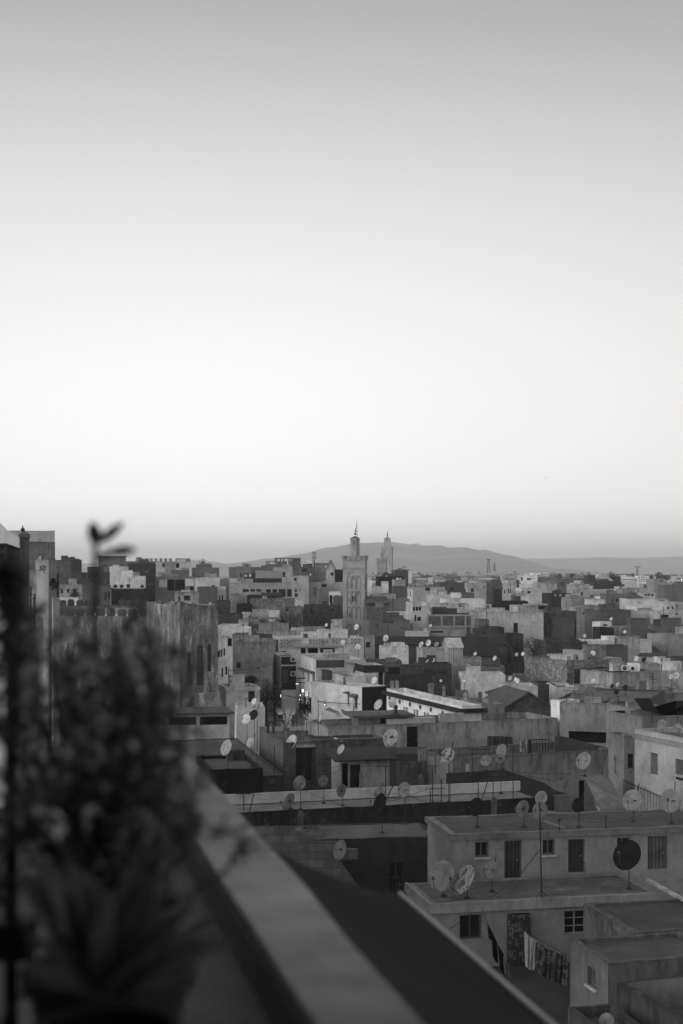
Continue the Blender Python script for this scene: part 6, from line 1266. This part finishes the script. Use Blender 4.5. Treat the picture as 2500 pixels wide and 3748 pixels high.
for i, (tg, x, y0, y1, d, arms, lab) in enumerate((
    ('H', 510, 612, 838, 87, [(614, -88, 80)], 'T-shaped aerial on the terrace left of the thin posts'), ('H', 592, 410, 825, 95, [], 'long thin pole under the large grey dish'), ('H', 648, 500, 695, 102, [], 'thin terrace post left, below the tall black door'), ('H', 820, 510, 690, 102, [], 'thin terrace post right, below the tall black door'),
    ('H', 948, 520, 680, 101.5, [(515, -50, 45)], 'forked post right of the terrace posts'), ('H', 1078, 590, 912, 84, [], 'tall pale-footed pole carrying the peeling dish'), ('H', 924, 620, 935, 85, [(615, -60, 60)], 'bunched aerial poles in the middle of the terraces'), ('H', 905, 815, 1045, 83, [(815, -40, 140)], 'tripod aerial leaning over the parapet in the middle'), ('H', 1002, 730, 1045, 83.5, [], 'slim upright rod right of the tripod aerial'),
    ('H', 1275, 465, 795, 92, [(468, -20, 150)], 'tall TV aerial mast left of the mottled plaster front'), ('H', 1328, 712, 888, 87, [(710, -75, 90)], 'left leg of the washing-line frame'), ('H', 1460, 705, 885, 87, [(704, -60, 80)], 'right leg of the washing-line frame'), ('I', 68, 440, 900, 86.5, [], 'long leaning mast with a thick joint, right of the laundry frame'),
    ('I', 855, 605, 700, 90, [], 'short iron post above the stair hut'), ('I', 888, 1045, 1140, 68.5, [], 'short iron stub on the tiled roof'), ('I', 476, 1075, 1160, 68, [(1090, -20, 20)], 'little T-shaped pipe on the tiled roof'),
    ('D', 572, 470, 625, 147, [(490, 0, 28), (530, 0, 28), (565, 0, 28)], 'ladder-like pole at the small white house by the tower'), ('D', 724, 735, 870, 137, [(740, -10, 20)], 'thin aerial rod on the lower tier'), ('G', 823, 200, 545, 104, [], 'tall thin mast over the worn brick tile roof'), ('G', 975, 430, 815, 93, [], 'slanting rod before the worn brick tile roof'), ('G', 1055, 290, 710, 104.3, [], 'slim pole at the corner of the block house'),
    ('G', 1258, 225, 345, 110, [(295, -10, 20)], 'short post on the clutter terrace'), ('G', 1362, 20, 300, 111, [], 'thick utility pole rising from the clutter terrace'), ('Q', 395, 620, 1090, 158, [(635, -75, 75), (702, -70, 70), (640, -60, 60)], 'double-armed wire pole in the market lane'), ('Q', 790, 660, 1180, 146, [(800, -20, 20)], 'dark utility pole before the lane pillar house'), ('Q', 1150, 1025, 1135, 140, [], 'short rod near the curled iron bracket'),
    ('F', 540, 670, 940, 118, [(672, -30, 75)], 'aerial mast above the broad dark flat roof'), ('F', 1302, 522, 690, 140, [], 'thin rod before the streaked plaster house'), ('F', 1288, 865, 960, 104, [], 'post at the edge of the torn canopy terrace'), ('F', 1522, 850, 945, 103, [], 'right post of the torn canopy terrace'), ('I', 968, 515, 680, 95, [(545, -12, 12), (560, -10, 10)], 'little ladder aerial left of the balcony window'), ('E', 942, 590, 705, 122, [], 'pipe on the grubby roof of the ornate building'))):
    post(lab, tg, x, y0, y1, d, .03 if d < 120 else .045, arms, 0, 'post' if 'aerial' not in lab else 'aerial', 'post' if 'aerial' not in lab else 'aerial')
def cable(label, pts, sag=.4, r=.012):
    P = [wp(*c(tg, x, y), d) for tg, x, y, d in pts]; base = P[0]; root = empty('cable', base); tag(root, label, 'cable', None); m = MB(); L = []
    for a, b in zip(P, P[1:]):
        for i in range(10): f = i/10; q = a.lerp(b, f); q.z -= sag*4*f*(1-f)*(.2+.8*min(1, (b-a).length/20)); L.append(q-base)
    L.append(P[-1]-base); m.tube(L, r, 4); m.build('wire', 'metal', root, .03)
cable('overhead cable crossing the lane to the dark shuttered house', [('D', 600, 488, 150), ('D', 1035, 415, 167)], .25, .03)
cable('twin overhead cable running right along the lane', [('D', 1190, 735, 150), ('D', 1568, 782, 140), ('E', 280, 785, 139)], .15, .04)
cable('low black cable across the market lane, left', [('D', 870, 650, 146), ('D', 1190, 735, 152)], .2, .04)
for i, (pts, sg) in enumerate(((( ('G', 1197, 800, 83), ('H', 60, 935, 83.5), ('H', 250, 980, 83)), .2), ((('H', 510, 860, 83), ('H', 620, 850, 82.2)), .1), ((('H', 370, 960, 83), ('H', 880, 815, 83)), .3), ((('H', 705, 860, 82), ('H', 880, 935, 82)), .15), ((('T', 700, 870, 86.5), ('T', 1530, 905, 84)), .3), ((('T', 705, 880, 86.5), ('T', 1300, 1010, 84), ('T', 1540, 900, 84)), .2), ((('T', 535, 980, 87), ('T', 690, 890, 86.5)), .25),
     ((('K', 748, 325, 63.3), ('K', 640, 465, 66)), .02), ((('K', 600, 500, 63.5), ('K', 225, 790, 61.8)), .05), ((('I', 710, 1110, 68.5), ('I', 960, 1110, 68.5), ('I', 1200, 1045, 70)), .05), ((('H', 0, 620, 95), ('H', 180, 600, 98), ('H', 420, 615, 97)), .2), ((('G', 1410, 690, 96), ('H', 130, 640, 98)), .2), ((('J', 1095, 430, 77), ('J', 1265, 330, 79)), .2), ((('I', 0, 385, 107), ('I', 900, 330, 112)), .5))):
    cable(['slack wires from the parapet pole to the white parapet bend', 'short wire between black and white dishes', 'wire sloping up from the parapet to the tripod aerial', 'wire falling right from the white dish', 'upper line wire from the leaning mast to the stair hut', 'sagging line wire from the leaning mast', 'pale looped wire left of the leaning mast', 'guy wire of the tall tripod mast', 'wire dropping from the terrace roof to the barred window', 'cable lying on the tiled roof', 'thin wires before the corrugated shack', 'thin wire across the block recess', 'wire beside the black dish pole', 'faint wire over the mottled house'][i], pts, sg, .014)
for i, pts in enumerate(([('K', 415, 665, 59.5), ('K', 560, 1060, 57.5)], [('K', 652, 792, 57.2), ('K', 910, 940, 56.4)])):
    cable(['clothes line carrying the dark bunched clothes', 'clothes line carrying the flowered blanket'][i], pts, .05, .012)
a = post('telecom lattice mast with panel antennas, on the left skyline', 'S', 1160, 215, 372, 396, .22, (), 0, 'mast', 'telecom_mast')
m = MB(); s = 396/F/3.136; top = Vector((0, 0, (372-122)*s))
for dx in (-15, -4, 4, 15): m.bar(Vector((dx*s, 0, (372-212)*s)), Vector((dx*s, 0, (372-122)*s)), .12, None, 4)
for zz in (212, 190, 165, 140): m.bar(Vector((-15*s, 0, (372-zz)*s)), Vector((15*s, 0, (372-zz)*s)), .1, None, 4)
for dx in (-15, 15): m.box(dx*s-.25, dx*s+.25, -.3, .2, (372-200)*s, (372-180)*s); m.box(dx*s-.25, dx*s+.25, -.3, .2, (372-145)*s, (372-125)*s)
m.build('antenna', 'metal', a, .3)
def mast(label, tg, x, y0, y1, d, w=.35, head=None):
    s = d/F/CR[tg][2]; b = wp(*c(tg, x, y1), d); root = empty('telecom_mast', b); tag(root, label, 'mast'); H = (y1-y0)*s; m = MB()
    for k in range(3): m.bar((w*math.cos(k*2.1), w*math.sin(k*2.1), 0), (w*.4*math.cos(k*2.1), w*.4*math.sin(k*2.1), H), .1, None, 4)
    for i in range(8):
        for k in range(3): f, g = i/8, (i+1)/8; a_ = (w*(1-.6*f), k*2.1); b_ = (w*(1-.6*g), (k+1)*2.1); m.bar((a_[0]*math.cos(a_[1]), a_[0]*math.sin(a_[1]), H*f), (b_[0]*math.cos(b_[1]), b_[0]*math.sin(b_[1]), H*g), .06, None, 4)
    m.build('lattice', 'metal', root, .05)
    if head: m = MB(); m.box(-head, head, -.3, .3, H*.93, H*.97); m.box(-head, -head+.5, -.4, .4, H*.93, H*1.02); m.box(head-.5, head, -.4, .4, H*.93, H*1.02); m.build('antenna', 'metal', root, .06)
mast('guyed lattice mast on the skyline right of the domed pavilion', 'B', 903, 305, 465, 600, .9, .6)
mast('thinner lattice mast just right of the guyed one', 'B', 970, 345, 445, 640, .6)
mast('tall floodlight-like mast on the far right skyline', 'C', 1043, 388, 505, 680, .5, 1.4)

# thin aerials scattered over the roofs
AER = []; q = random.Random(77); cand = [h for h in HOUSES if 112 < h['y'] < 480 and h['Wd'] > 3.5 and h['zt'] < -1.5]
for h in q.sample(cand, 72):
    r0 = h['root']; loc = r0.matrix_basis @ Vector((q.uniform(-.4, .4)*h['Wd'], q.uniform(-.2, .3)*h['D'], 0)); z = below((loc.x, loc.y, h['zt']+2), 0); H = q.uniform(1.4, 3.6); rr_ = .025 if loc.y < 200 else .045
    if z < h['zt']-1.5: continue
    r = empty('aerial', (loc.x, loc.y, z), q.uniform(0, 3)); m = MB(); m.bar((0, 0, 0), (q.uniform(-.15, .15), 0, H), rr_, None, 5); m.build('pole', 'metal', r, .03); m = MB()
    if q.random() < .7:
        for k in range(q.choice((1, 2, 3))): m.bar((-q.uniform(.3, .8), 0, H-.1-.25*k), (q.uniform(.3, .8), 0, H-.1-.25*k), rr_*.7, None, 4)
        m.build('crossbar', 'metal', r, .04)
    AER.append((HX+loc.x/loc.y*F, HY-z/loc.y*F, r))
grp = {}
for px, py, r in AER:
    band = 'on the upper rows of roofs' if py < 2230 else 'on the middle rows of roofs' if py < 2380 else 'on the nearer roofs'; side = 'left of minaret' if px < 1300 else 'between minaret and palm' if px < 1895 else 'right of palm'
    grp.setdefault(f'thin aerial {band}, {side}', []).append((px, r))
for k, L in grp.items():
    L.sort(key=lambda a: a[0])
    for i, (px, r) in enumerate(L): tag(r, k if len(L) == 1 else f'{k}, {ORD[i]} from left', 'aerial', 'thin aerials on the roofs')

# ================================================================== trees
def canopy(root, ctr, rx, ry, rz, n, L, tone, seed, thin=.2, part='crown'):
    q = random.Random(seed); m = MB()
    for _ in range(n):
        while True:
            u, v, w = q.uniform(-1, 1), q.uniform(-1, 1), q.uniform(-1, 1)
            if u*u+v*v+w*w < 1 and noise.noise(Vector((u*2.2+seed, v*2.2, w*2.2))) > thin-.35: break
        a = q.uniform(0, 6.28); leaf(m, Vector((ctr[0]+u*rx, ctr[1]+v*ry, ctr[2]+w*rz)), (math.cos(a), math.sin(a), q.uniform(-.6, .6)), (0, 0, 1), L*q.uniform(.6, 1.2), L*.28, .2, 1)
    return m.build(part, 'leaf', root, tone)
def tree(label, tg, x, ytop, ybot, wd, d, tone=.05, n=500, seed=1, L=.8, cat='tree', trunk=True, name='tree', zb=None):
    s = d/F/CR[tg][2]; b = wp(*c(tg, x, ybot), d); b.z = zg(d) if zb is None else zb; root = empty(name, b); tag(root, label, cat); zt = (HY-c(tg, 0, ytop)[1])/F*d-b.z; h = (ybot-ytop)*s
    canopy(root, (0, 0, zt-h*.5), wd*s/2, wd*s/2, h*.52, n, L, tone, seed)
    if name == 'plant': return root
    m = MB(); m.bar((0, 0, 0), (0, 0, zt-h*.6), .02*zt+.1, .012*zt+.05, 7)
    for k in range(5): a = k*1.3; m.bar((0, 0, zt-h*.8), (math.cos(a)*wd*s*.3, math.sin(a)*wd*s*.3, zt-h*.35), .1, .03, 5)
    m.build('trunk', 'bark', root, .06); return root
def palm(label, tg, x, ytop, ybot, wd, d, tone=.05, seed=1, zb=None, skirt=False):
    s = d/F/CR[tg][2]; b = wp(*c(tg, x, ybot), d); b.z = zg(d) if zb is None else zb; root = empty('palm_tree', b); tag(root, label, 'palm tree'); zt = (HY-c(tg, 0, ytop)[1])/F*d-b.z; r = wd*s/2
    q = random.Random(seed); m = MB(); m.bar((0, 0, 0), (0, 0, zt-r), .35, .28, 8); m.build('trunk', 'bark', root, .07); m = MB(); t = Vector((0, 0, zt-r*.9))
    for _ in range(70):
        a = q.uniform(0, 6.28); e = q.uniform(-.7, 1.2); dr = Vector((math.cos(a)*math.cos(e), math.sin(a)*math.cos(e), math.sin(e))); leaf(m, t, dr, (0, 0, 1), r*q.uniform(.8, 1.15), r*.09, .3, 4)
    if skirt:
        for _ in range(120): a = q.uniform(0, 6.28); z = q.uniform(.25, .9); leaf(m, Vector((0, 0, zt-r-(1-z)*r*2.4)), (math.cos(a), math.sin(a), -.9), (0, 0, 1), r*.75*(.5+z*.5), r*.08, .3, 2)
    m.build('crown', 'leaf', root, tone); return root
palm('tall shaggy palm rising among the far houses, right of centre', 'B', 1240, 520, 760, 95, 420, .05, 4, None, True)
palm('lollipop-like palm on the far right skyline', 'C', 740, 435, 500, 32, 620, .05, 5)
palm('ragged dark palm behind the merlons, left', 'L', 505, 540, 690, 105, 205, .05, 6)
tree('lone dark tree on the left skyline', 'A', 75, 358, 425, 46, 400, .05, 160, 2, .9)
tree('round dark tree clump on the far right skyline', 'C', 1290, 450, 540, 100, 660, .04, 420, 3, 1.4); tree('long low dark tree line at the far right edge', 'C', 1375, 480, 540, 110, 670, .04, 320, 4, 1.4); tree('pointed dark tree left of the round clump', 'C', 1205, 488, 540, 40, 655, .04, 160, 5, 1.3)
tree('dark rounded tree among the far right houses', 'C', 288, 463, 520, 62, 640, .04, 220, 6, 1.3); tree('small bushy tree behind the white hotel-like block', 'C', 990, 462, 500, 30, 720, .05, 120, 7, 1.3); tree('wispy tree behind the black square tower', 'C', 492, 450, 500, 40, 600, .07, 90, 8, 1.1); tree('tiny tree left of the rounded far tree', 'C', 145, 468, 500, 24, 660, .05, 80, 9, 1.2)
for i, (x, y0, y1, w, d) in enumerate(((900, 560, 880, 130, 150), (980, 600, 890, 150, 149), (760, 540, 610, 150, 163))):
    tree(['dim leafy tree at the near end of the market lane', 'dim leafy tree right in the market lane shadow', 'low dark vines under the peeling plaster house'][i], 'D', x, y0, y1, w, d, .05, 700, 20+i, .45)
tree('dark overgrown bush on the ruin, lower middle right', 'B', 1420, 1200, 1420, 260, 186, .055, 500, 31, .5); tree('dark ivy on the tall pale wall end, middle right', 'C', 30, 900, 1240, 90, 196, .05, 350, 32, .5); tree('dark scrub on the left ruin roof', 'B', 1180, 1240, 1330, 160, 190, .05, 260, 33, .5)
tree('hanging dark plant on the left edge house strip', 'R', 735, 880, 1030, 130, 61, .035, 260, 34, .18, 'plant', True, 'plant'); tree('scraggly plant below the white dish, left edge', 'R', 585, 690, 800, 110, 57, .03, 90, 35, .16, 'plant', True, 'plant')
# bare tree
b = wp(*c('A', 765, 880), 212); b.z = zg(212); root = empty('tree', b); tag(root, 'broad half-bare tree left of the tall minaret', 'tree'); q = random.Random(5); m = MB(); tw = []
zt = (HY-c('A', 0, 690)[1])/F*212-b.z
def grow(p, v, L, r, dp):
    e = p+v*L; m.bar(p, e, r, r*.7, 5)
    if dp == 0: tw.append(e); return
    for _ in range(3 if dp > 1 else 4):
        w = (v+Vector((q.uniform(-.8, .8), q.uniform(-.8, .8), q.uniform(-.3, .45)))).normalized(); grow(e, w, L*q.uniform(.62, .85), r*.62, dp-1)
grow(Vector((0, 0, 0)), Vector((0, 0, 1)), zt*.58, .28, 1)
for k in range(6): a = k*1.05; grow(Vector((0, 0, zt*.58)), Vector((math.cos(a)*.9, math.sin(a)*.9, .6)).normalized(), 1.75, .12, 4)
m.build('trunk', 'bark', root, .05); m = MB()
for e in tw:
    for _ in range(3): a = q.uniform(0, 6.28); leaf(m, e+Vector((q.gauss(0, .35), q.gauss(0, .35), q.gauss(0, .3))), (math.cos(a), math.sin(a), q.uniform(-.5, .5)), (0, 0, 1), .3, .09, .2, 1)
m.build('crown', 'leaf', root, .07)

# ================================================================== people, lamps and clutter
def person(label, tg, x, yfoot, d, h=1.7, face=0.0, stride=.0, tone=.03, lean=0.0):
    p = wp(*c(tg, x, yfoot), d); root = empty('person', p, face); tag(root, label, 'person', 'people in the market lane')
    V = [(0, 0, .94), (0, .01, 1.15), (0, .02, 1.38), (0, .02, 1.47), (0, .0, 1.58), (0, -.01, 1.66), (.1, 0, .9), (.11, -stride*.5, .5), (.11, -stride, .06), (.11, -stride-.13, .03), (-.1, 0, .9), (-.11, stride*.5, .5), (-.11, stride, .06), (-.11, stride-.13, .03),
         (.19, .02, 1.38), (.23, .03+stride*.3, 1.12), (.22, -.06+stride*.4, .88), (.21, -.09+stride*.4, .8), (-.19, .02, 1.38), (-.23, .03-stride*.3, 1.12), (-.22, -.06-stride*.4, .88), (-.21, -.09-stride*.4, .8)]
    E = [(0, 1), (1, 2), (2, 3), (3, 4), (4, 5), (0, 6), (6, 7), (7, 8), (8, 9), (0, 10), (10, 11), (11, 12), (12, 13), (2, 14), (14, 15), (15, 16), (16, 17), (2, 18), (18, 19), (19, 20), (20, 21)]
    Rr = [.15, .14, .16, .06, .10, .08, .1, .075, .05, .04, .1, .075, .05, .04, .07, .05, .04, .035, .07, .05, .04, .035]; k = h/1.72
    me = bpy.data.meshes.new('body'); me.from_pydata([(a*k, b_*k+lean*c_*.1, c_*k) for a, b_, c_ in V], E, []); o = bpy.data.objects.new('body', me); COL.objects.link(o); o.parent = root; me.materials.append(MT['fabric']); o.color = (tone, tone, tone, 0)
    sk = o.modifiers.new('skin', 'SKIN'); me.skin_vertices[0].data[0].use_root = True
    for i, r in enumerate(Rr): me.skin_vertices[0].data[i].radius = (r*k*.9, r*k*.8)
    sb = o.modifiers.new('sub', 'SUBSURF'); sb.levels = 1; sb.render_levels = 1
    m = MB(); m.ball((0, .01, 1.64*k), .105, 8, 1.05); m.build('hair', 'fabric', root, .02)
    m = MB(); m.ball((0, -.075, 1.585*k), .06, 8, 1.2); m.build('face', 'skin', root, .22)
person('person in dark clothes walking up the lane, nearest the lit shop', 'Q', 445, 1195, 150, 1.72, .2, .18); person('stooping person in dark clothes beside the walker', 'Q', 492, 1195, 149, 1.6, -.5, .08, .025, .4); person('person in a long dark coat standing left in the lane', 'Q', 398, 1190, 152, 1.7, 2.6, .05, .03); person('person standing alone in the lane by the grey door', 'Q', 560, 1160, 153, 1.7, 1.2, .1, .04)
def lamp(label, tg, x, y, d, w, h, mat='lamp', cat='lamp', name='lamp', sq=True):
    p = wp(*c(tg, x, y), d); s = d/F/CR[tg][2]; root = empty(name, p); tag(root, label, cat); m = MB()
    if sq: m.box(-w*s/2, w*s/2, -.05, .05, -h*s/2, h*s/2)
    else: m.ball((0, 0, 0), w*s/2, 8)
    m.build('glow', mat, root); m = MB(); m.box(-w*s/2-.06, w*s/2+.06, .052, .12, -h*s/2-.06, h*s/2+.06); m.bar((0, .1, h*s/2), (0, .5, h*s/2+.5), .03, None, 5); m.build('bracket', 'metal', root, .04)
lamp('bright lit shop front in the lane, upper part', 'Q', 425, 815, 153, 30, 44, 'litsign', 'lit sign', 'shop_sign')
r = empty('shop_sign', wp(*c('Q', 478, 862), 153)); tag(r, 'lit shop sign of stacked bright bars, right of the bright shop front', 'lit sign')
s = 153/F/3.92; m = MB()
for k in range(4): m.box(-22*s+k*1.2*s, 24*s, -.05, .05, (27-k*18)*s, (33-k*18)*s)
m.build('glow', 'litsign', r); m = MB(); m.box(-33*s, 35*s, .055, .12, -32*s, 40*s); m.build('board', 'metal', r, .05)
lamp('dimmer lit panel below the bright shop front', 'Q', 385, 880, 153, 20, 24, 'litsign', 'lit sign', 'shop_sign'); lamp('narrow glowing tube left in the market lane', 'Q', 109, 888, 152, 6, 48, 'lamp'); lamp('round glowing bulb under the lane awning', 'Q', 737, 1015, 144, 15, 15, 'lamp', 'lamp', 'lamp', False); lamp('small glowing bulb below the lit shop', 'Q', 378, 940, 152, 9, 9, 'lamp', 'lamp', 'lamp', False)
lamp('thin lit strip on the lane balcony', 'Q', 745, 822, 150, 5, 45, 'litsign'); lamp('pale lit box sign on the lane pole', 'Q', 345, 718, 158, 40, 9, 'litsign', 'lit sign', 'shop_sign'); lamp('tiny far lamp lit at the right edge skyline', 'C', 1551, 540, 560, 8, 8, 'lamp', 'lamp', 'lamp', False)
quad_thing('shop_awning', 'pale sagging shop awning over the lane, right', 'awning', [('canvas', [[('Q', 725, 1090, 141.5), ('Q', 880, 1135, 140.5), ('Q', 970, 1085, 144), ('Q', 850, 1030, 145)]], 'fabric', .2)]); prism('shop_awning', 'flat pale canopy on the hooded-window house', 'awning', 'Q', [(530, 705), (690, 668), (775, 690), (775, 765), (620, 755)], 151.5, 1.0, .36, 'fabric', 0, 'canvas'); prism('shop_awning', 'long low lane awning in front of the black-fronted house', 'awning', 'Q', [(970, 1090), (1190, 1170), (1140, 1215), (1000, 1150)], 139.5, .8, .15, 'fabric', 0, 'canvas')
r = empty('wheel', wp(*c('G', 1083, 238), 112)); tag(r, 'round spotted tray leaning among the clutter on the block house terrace', 'tray'); s = 112/F/2.4123; m = MB(); m.bar((0, 0, 0), (0, .12, .0), 42*s, None, 20); m.build('disc', 'rust', r, .3); r.name = 'round_tray'
b = wp(*c('G', 1080, 215), 113); r = empty('dry_plant', b); tag(r, 'pale dry plant sticking up from the terrace clutter', 'plant'); q = random.Random(8); m = MB()
for _ in range(26): a = q.uniform(0, 6.28); leaf(m, Vector((0, 0, -.3)), (math.cos(a)*.7, math.sin(a)*.5, 1), (0, -1, 0), q.uniform(1.0, 1.9), .035, .05, 2)
m.build('leaf', 'leaf', r, .45); m = MB(); pot(m, (0, 0, -.75), .3, .45); m.build('pot', 'concrete', r, .08)
r = empty('pipe_arch', wp(*c('G', 942, 288), 106.5)); tag(r, 'black hoop of pipe standing on the dark terrace edge', 'pipe'); s = 106.5/F/2.4123; m = MB(); m.tube([(-24*s, 0, -.3), (-24*s, 0, 45*s)]+[(-24*s*math.cos(math.pi*k/8), 0, 45*s+24*s*math.sin(math.pi*k/8)) for k in range(1, 8)]+[(24*s, 0, 45*s), (24*s, 0, -.3)], .09, 6); m.build('pipe', 'metal', r, .03)
def chair(label, tg, x, y, d, rz):
    r = empty('chair', wp(*c(tg, x, y), d), rz); tag(r, label, 'chair')
    for sx in (-.2, .2):
        for sy in (-.2, .2): m = MB(); m.bar((sx, sy, 0), (sx, sy, .44 if sy < 0 else .95), .03, None, 5); m.build('leg', 'metal', r, .03)
    m = MB(); m.box(-.24, .24, -.24, .24, .44, .5); m.build('seat', 'wood', r, .04); m = MB(); m.box(-.18, .18, .18, .22, .6, .94); m.build('backrest', 'wood', r, .05)
chair('broken dark chair left of the spotted tray', 'G', 1035, 265, 112, .4); chair('upturned-looking dark chair right of the spotted tray', 'G', 1140, 268, 112.4, -.6)
def ac(label, tg, x, y, d, s=.8):
    r = empty('air_conditioner', wp(*c(tg, x, y), d)); tag(r, label, 'air conditioner'); m = MB(); m.box(-.5*s, .5*s, -.3, 0, -.35*s, .35*s); m.build('case', 'paint', r, .5); m = MB(); m.bar((-.1*s, -.31, 0), (-.1*s, -.33, 0), .26*s, None, 14); m.build('fan', 'metal', r, .06)
ac('white air conditioner high on the dark shuttered house', 'Q', 298, 365, 167.4); ac('white air conditioner low on the dark shuttered house', 'Q', 297, 570, 167.2); ac('white fan unit beside the bright white cabin', 'F', 1055, 470, 157.5, .9)
def chim(label, tg, x, y0, y1, w, d, tone=.35):
    s = d/F/CR[tg][2]; r = empty('chimney', wp(*c(tg, x, y1), d)); tag(r, label, 'chimney'); H = (y1-y0)*s; W_ = w*s/2; m = MB(); m.box(-W_, W_, -W_, W_, -.4, H*.62); m.build('stack', 'plaster', r, tone, .7); m = MB(); m.box(-W_*1.25, W_*1.25, -W_*1.25, W_*1.25, H*.621, H*.75); m.box(-W_*.8, W_*.8, -W_*.8, W_*.8, H*.751, H); m.build('cap', 'plaster', r, tone*.9)
chim('left of two capped chimneys at the far end of the ornate building', 'E', 567, 583, 618, 30, 134); chim('right of two capped chimneys at the far end of the ornate building', 'E', 610, 578, 622, 30, 133); chim('chimney at the near end of the ornate building', 'E', 1216, 685, 765, 32, 123); chim('short chimney right behind the ornate building end', 'E', 1345, 680, 720, 34, 124, .2); chim('squat rubble chimney in the middle of the ornate roof', 'E', 915, 605, 655, 55, 128, .2); chim('broken pipe stack on the ornate roof', 'E', 1025, 625, 690, 26, 125, .25)
chim('grey cement pillar on the dark cement front wall', 'T', 425, 1245, 1420, 78, 82.5, .13); chim('cement pillar left on the dark front of the white terrace', 'G', 1207, 1010, 1130, 46, 81.9, .16); chim('cement stub carrying the thin post on the stained terrace', 'H', 820, 690, 785, 38, 101, .18); chim('pale pillar at the shack corner', 'H', 293, 665, 790, 34, 100.5, .22)
r = empty('plank', wp(*c('K', 1360, 500), 66)); tag(r, 'pale plank slanting across the dark roof on the right', 'plank'); a, b = Vector((0, 0, 0)), wp(*c('K', 1640, 655), 60)-wp(*c('K', 1360, 500), 66); m = MB(); m.bar(a, b, .1, None, 4); m.build('board', 'plank', r, .42)
def urn(label, tg, x, y0, y1, d):
    s = d/F/CR[tg][2]; r = empty('urn', wp(*c(tg, x, y1), d)); tag(r, label, 'urn'); h = (y1-y0)*s; m = MB(); m.lathe((0, 0, -.1), [(.5*h, 0), (.5*h, .12*h), (.16*h, .25*h), (.12*h, .6*h), (.2*h, .8*h), (.15*h, .95*h), (0, h)], 12); m.build('body', 'metal', r, .04)
urn('dark stone ornament with a figure shape on the slab-roofed hut', 'E', 600, 785, 880, 114)
# birds
for i, (px, py) in enumerate(((1207, 1810), (1998, 1749))):
    r = empty('bird', wp(px, py, 300), .4*i); tag(r, ['tiny bird left in the bright sky above the minaret', 'tiny bird in the sky on the right'][i], 'bird'); m = MB(); m.bar((-.02, -.22, 0), (0, .2, 0), .07, .03, 6)
    for s in (-1, 1): m.face([(0, -.1, .02), (s*.3, 0, .14), (s*.3, .14, .14), (0, .1, .02)]); m.face([(s*.3, 0, .14), (s*.62, .12, .02), (s*.3, .14, .14)])
    m.build('body', 'fabric', r, .12)

# ================================================================== hills and the air
def ridge(name, pts, d, deep, z0):
    m = MB(); q = random.Random(3); X = []
    P = pts; xs = []
    x = P[0][0]
    while x <= P[-1][0]:
        y = lerp_t(P, x); y += (noise.noise(Vector((x*.02, d*.001, 0)))*1.6+noise.noise(Vector((x*.08, 3, 0)))*.6); xs.append((x, y)); x += 8
    rows = 14
    def G(i, j):
        x, y = xs[i]; f = j/rows; k = d/F; top = (HY-y)*k; X_ = (x-HX)*k; yy = d-deep*(1-f); zz = z0+(top-z0)*(f**.85)
        zz += (top-z0)*.13*noise.noise(Vector((X_*.0022, yy*.0022, 1)))*math.sin(math.pi*f)*1.6+(top-z0)*.06*noise.noise(Vector((X_*.008, yy*.006, 4)))*math.sin(math.pi*f)
        return (X_*(.9+.1*f), yy, zz)
    for i in range(len(xs)-1):
        for j in range(rows): m.face([G(i, j), G(i+1, j), G(i+1, j+1), G(i, j+1)])
        a, b = G(i, rows), G(i+1, rows); m.face([a, b, (b[0], b[1]+deep*.5, z0), (a[0], a[1]+deep*.5, z0)])
    return tag(m.build(name, 'hill', None, None, 0, None, True, True), kind='structure')
ridge('hill', [(-600, 2075), (300, 2062), (700, 2049), (770, 2053), (830, 2064), (890, 2056), (960, 2046), (1025, 2040), (1134, 2021), (1188, 2004), (1226, 2003), (1285, 1988), (1405, 1985.5), (1443, 1984), (1502, 1993.5), (1524, 1987.5), (1545, 1997), (1615, 1996), (1640, 2004), (1710, 2003), (1755, 2014), (1780, 2011), (1806, 2024), (1832, 2026.5), (1873, 2045), (1908, 2055), (1959, 2077.5), (1991, 2076), (2057, 2087), (2140, 2096)], 6000, 1900, -10)
ridge('distant_hills', [(1500, 2060), (1850, 2044), (2000, 2044), (2115, 2042.5), (2172, 2040), (2239, 2040), (2344, 2042.5), (2500, 2037), (3200, 2040)], 8600, 1500, -10)
m, t, b = new_mat('haze_air'); t.nodes.remove(b); v = nd(t, 'ShaderNodeVolumePrincipled'); v.inputs['Color'].default_value = (.98, .98, .98, 1); v.inputs['Density'].default_value = 2.3e-4; v.inputs['Anisotropy'].default_value = .75
t.links.new(v.outputs[0], t.nodes['Material Output'].inputs['Volume']); MT['haze'] = m
hz = MB(); hz.box(-7000, 7000, -60, 9700, -23, 145); h = hz.build('haze', 'haze', None); tag(h, kind='stuff')
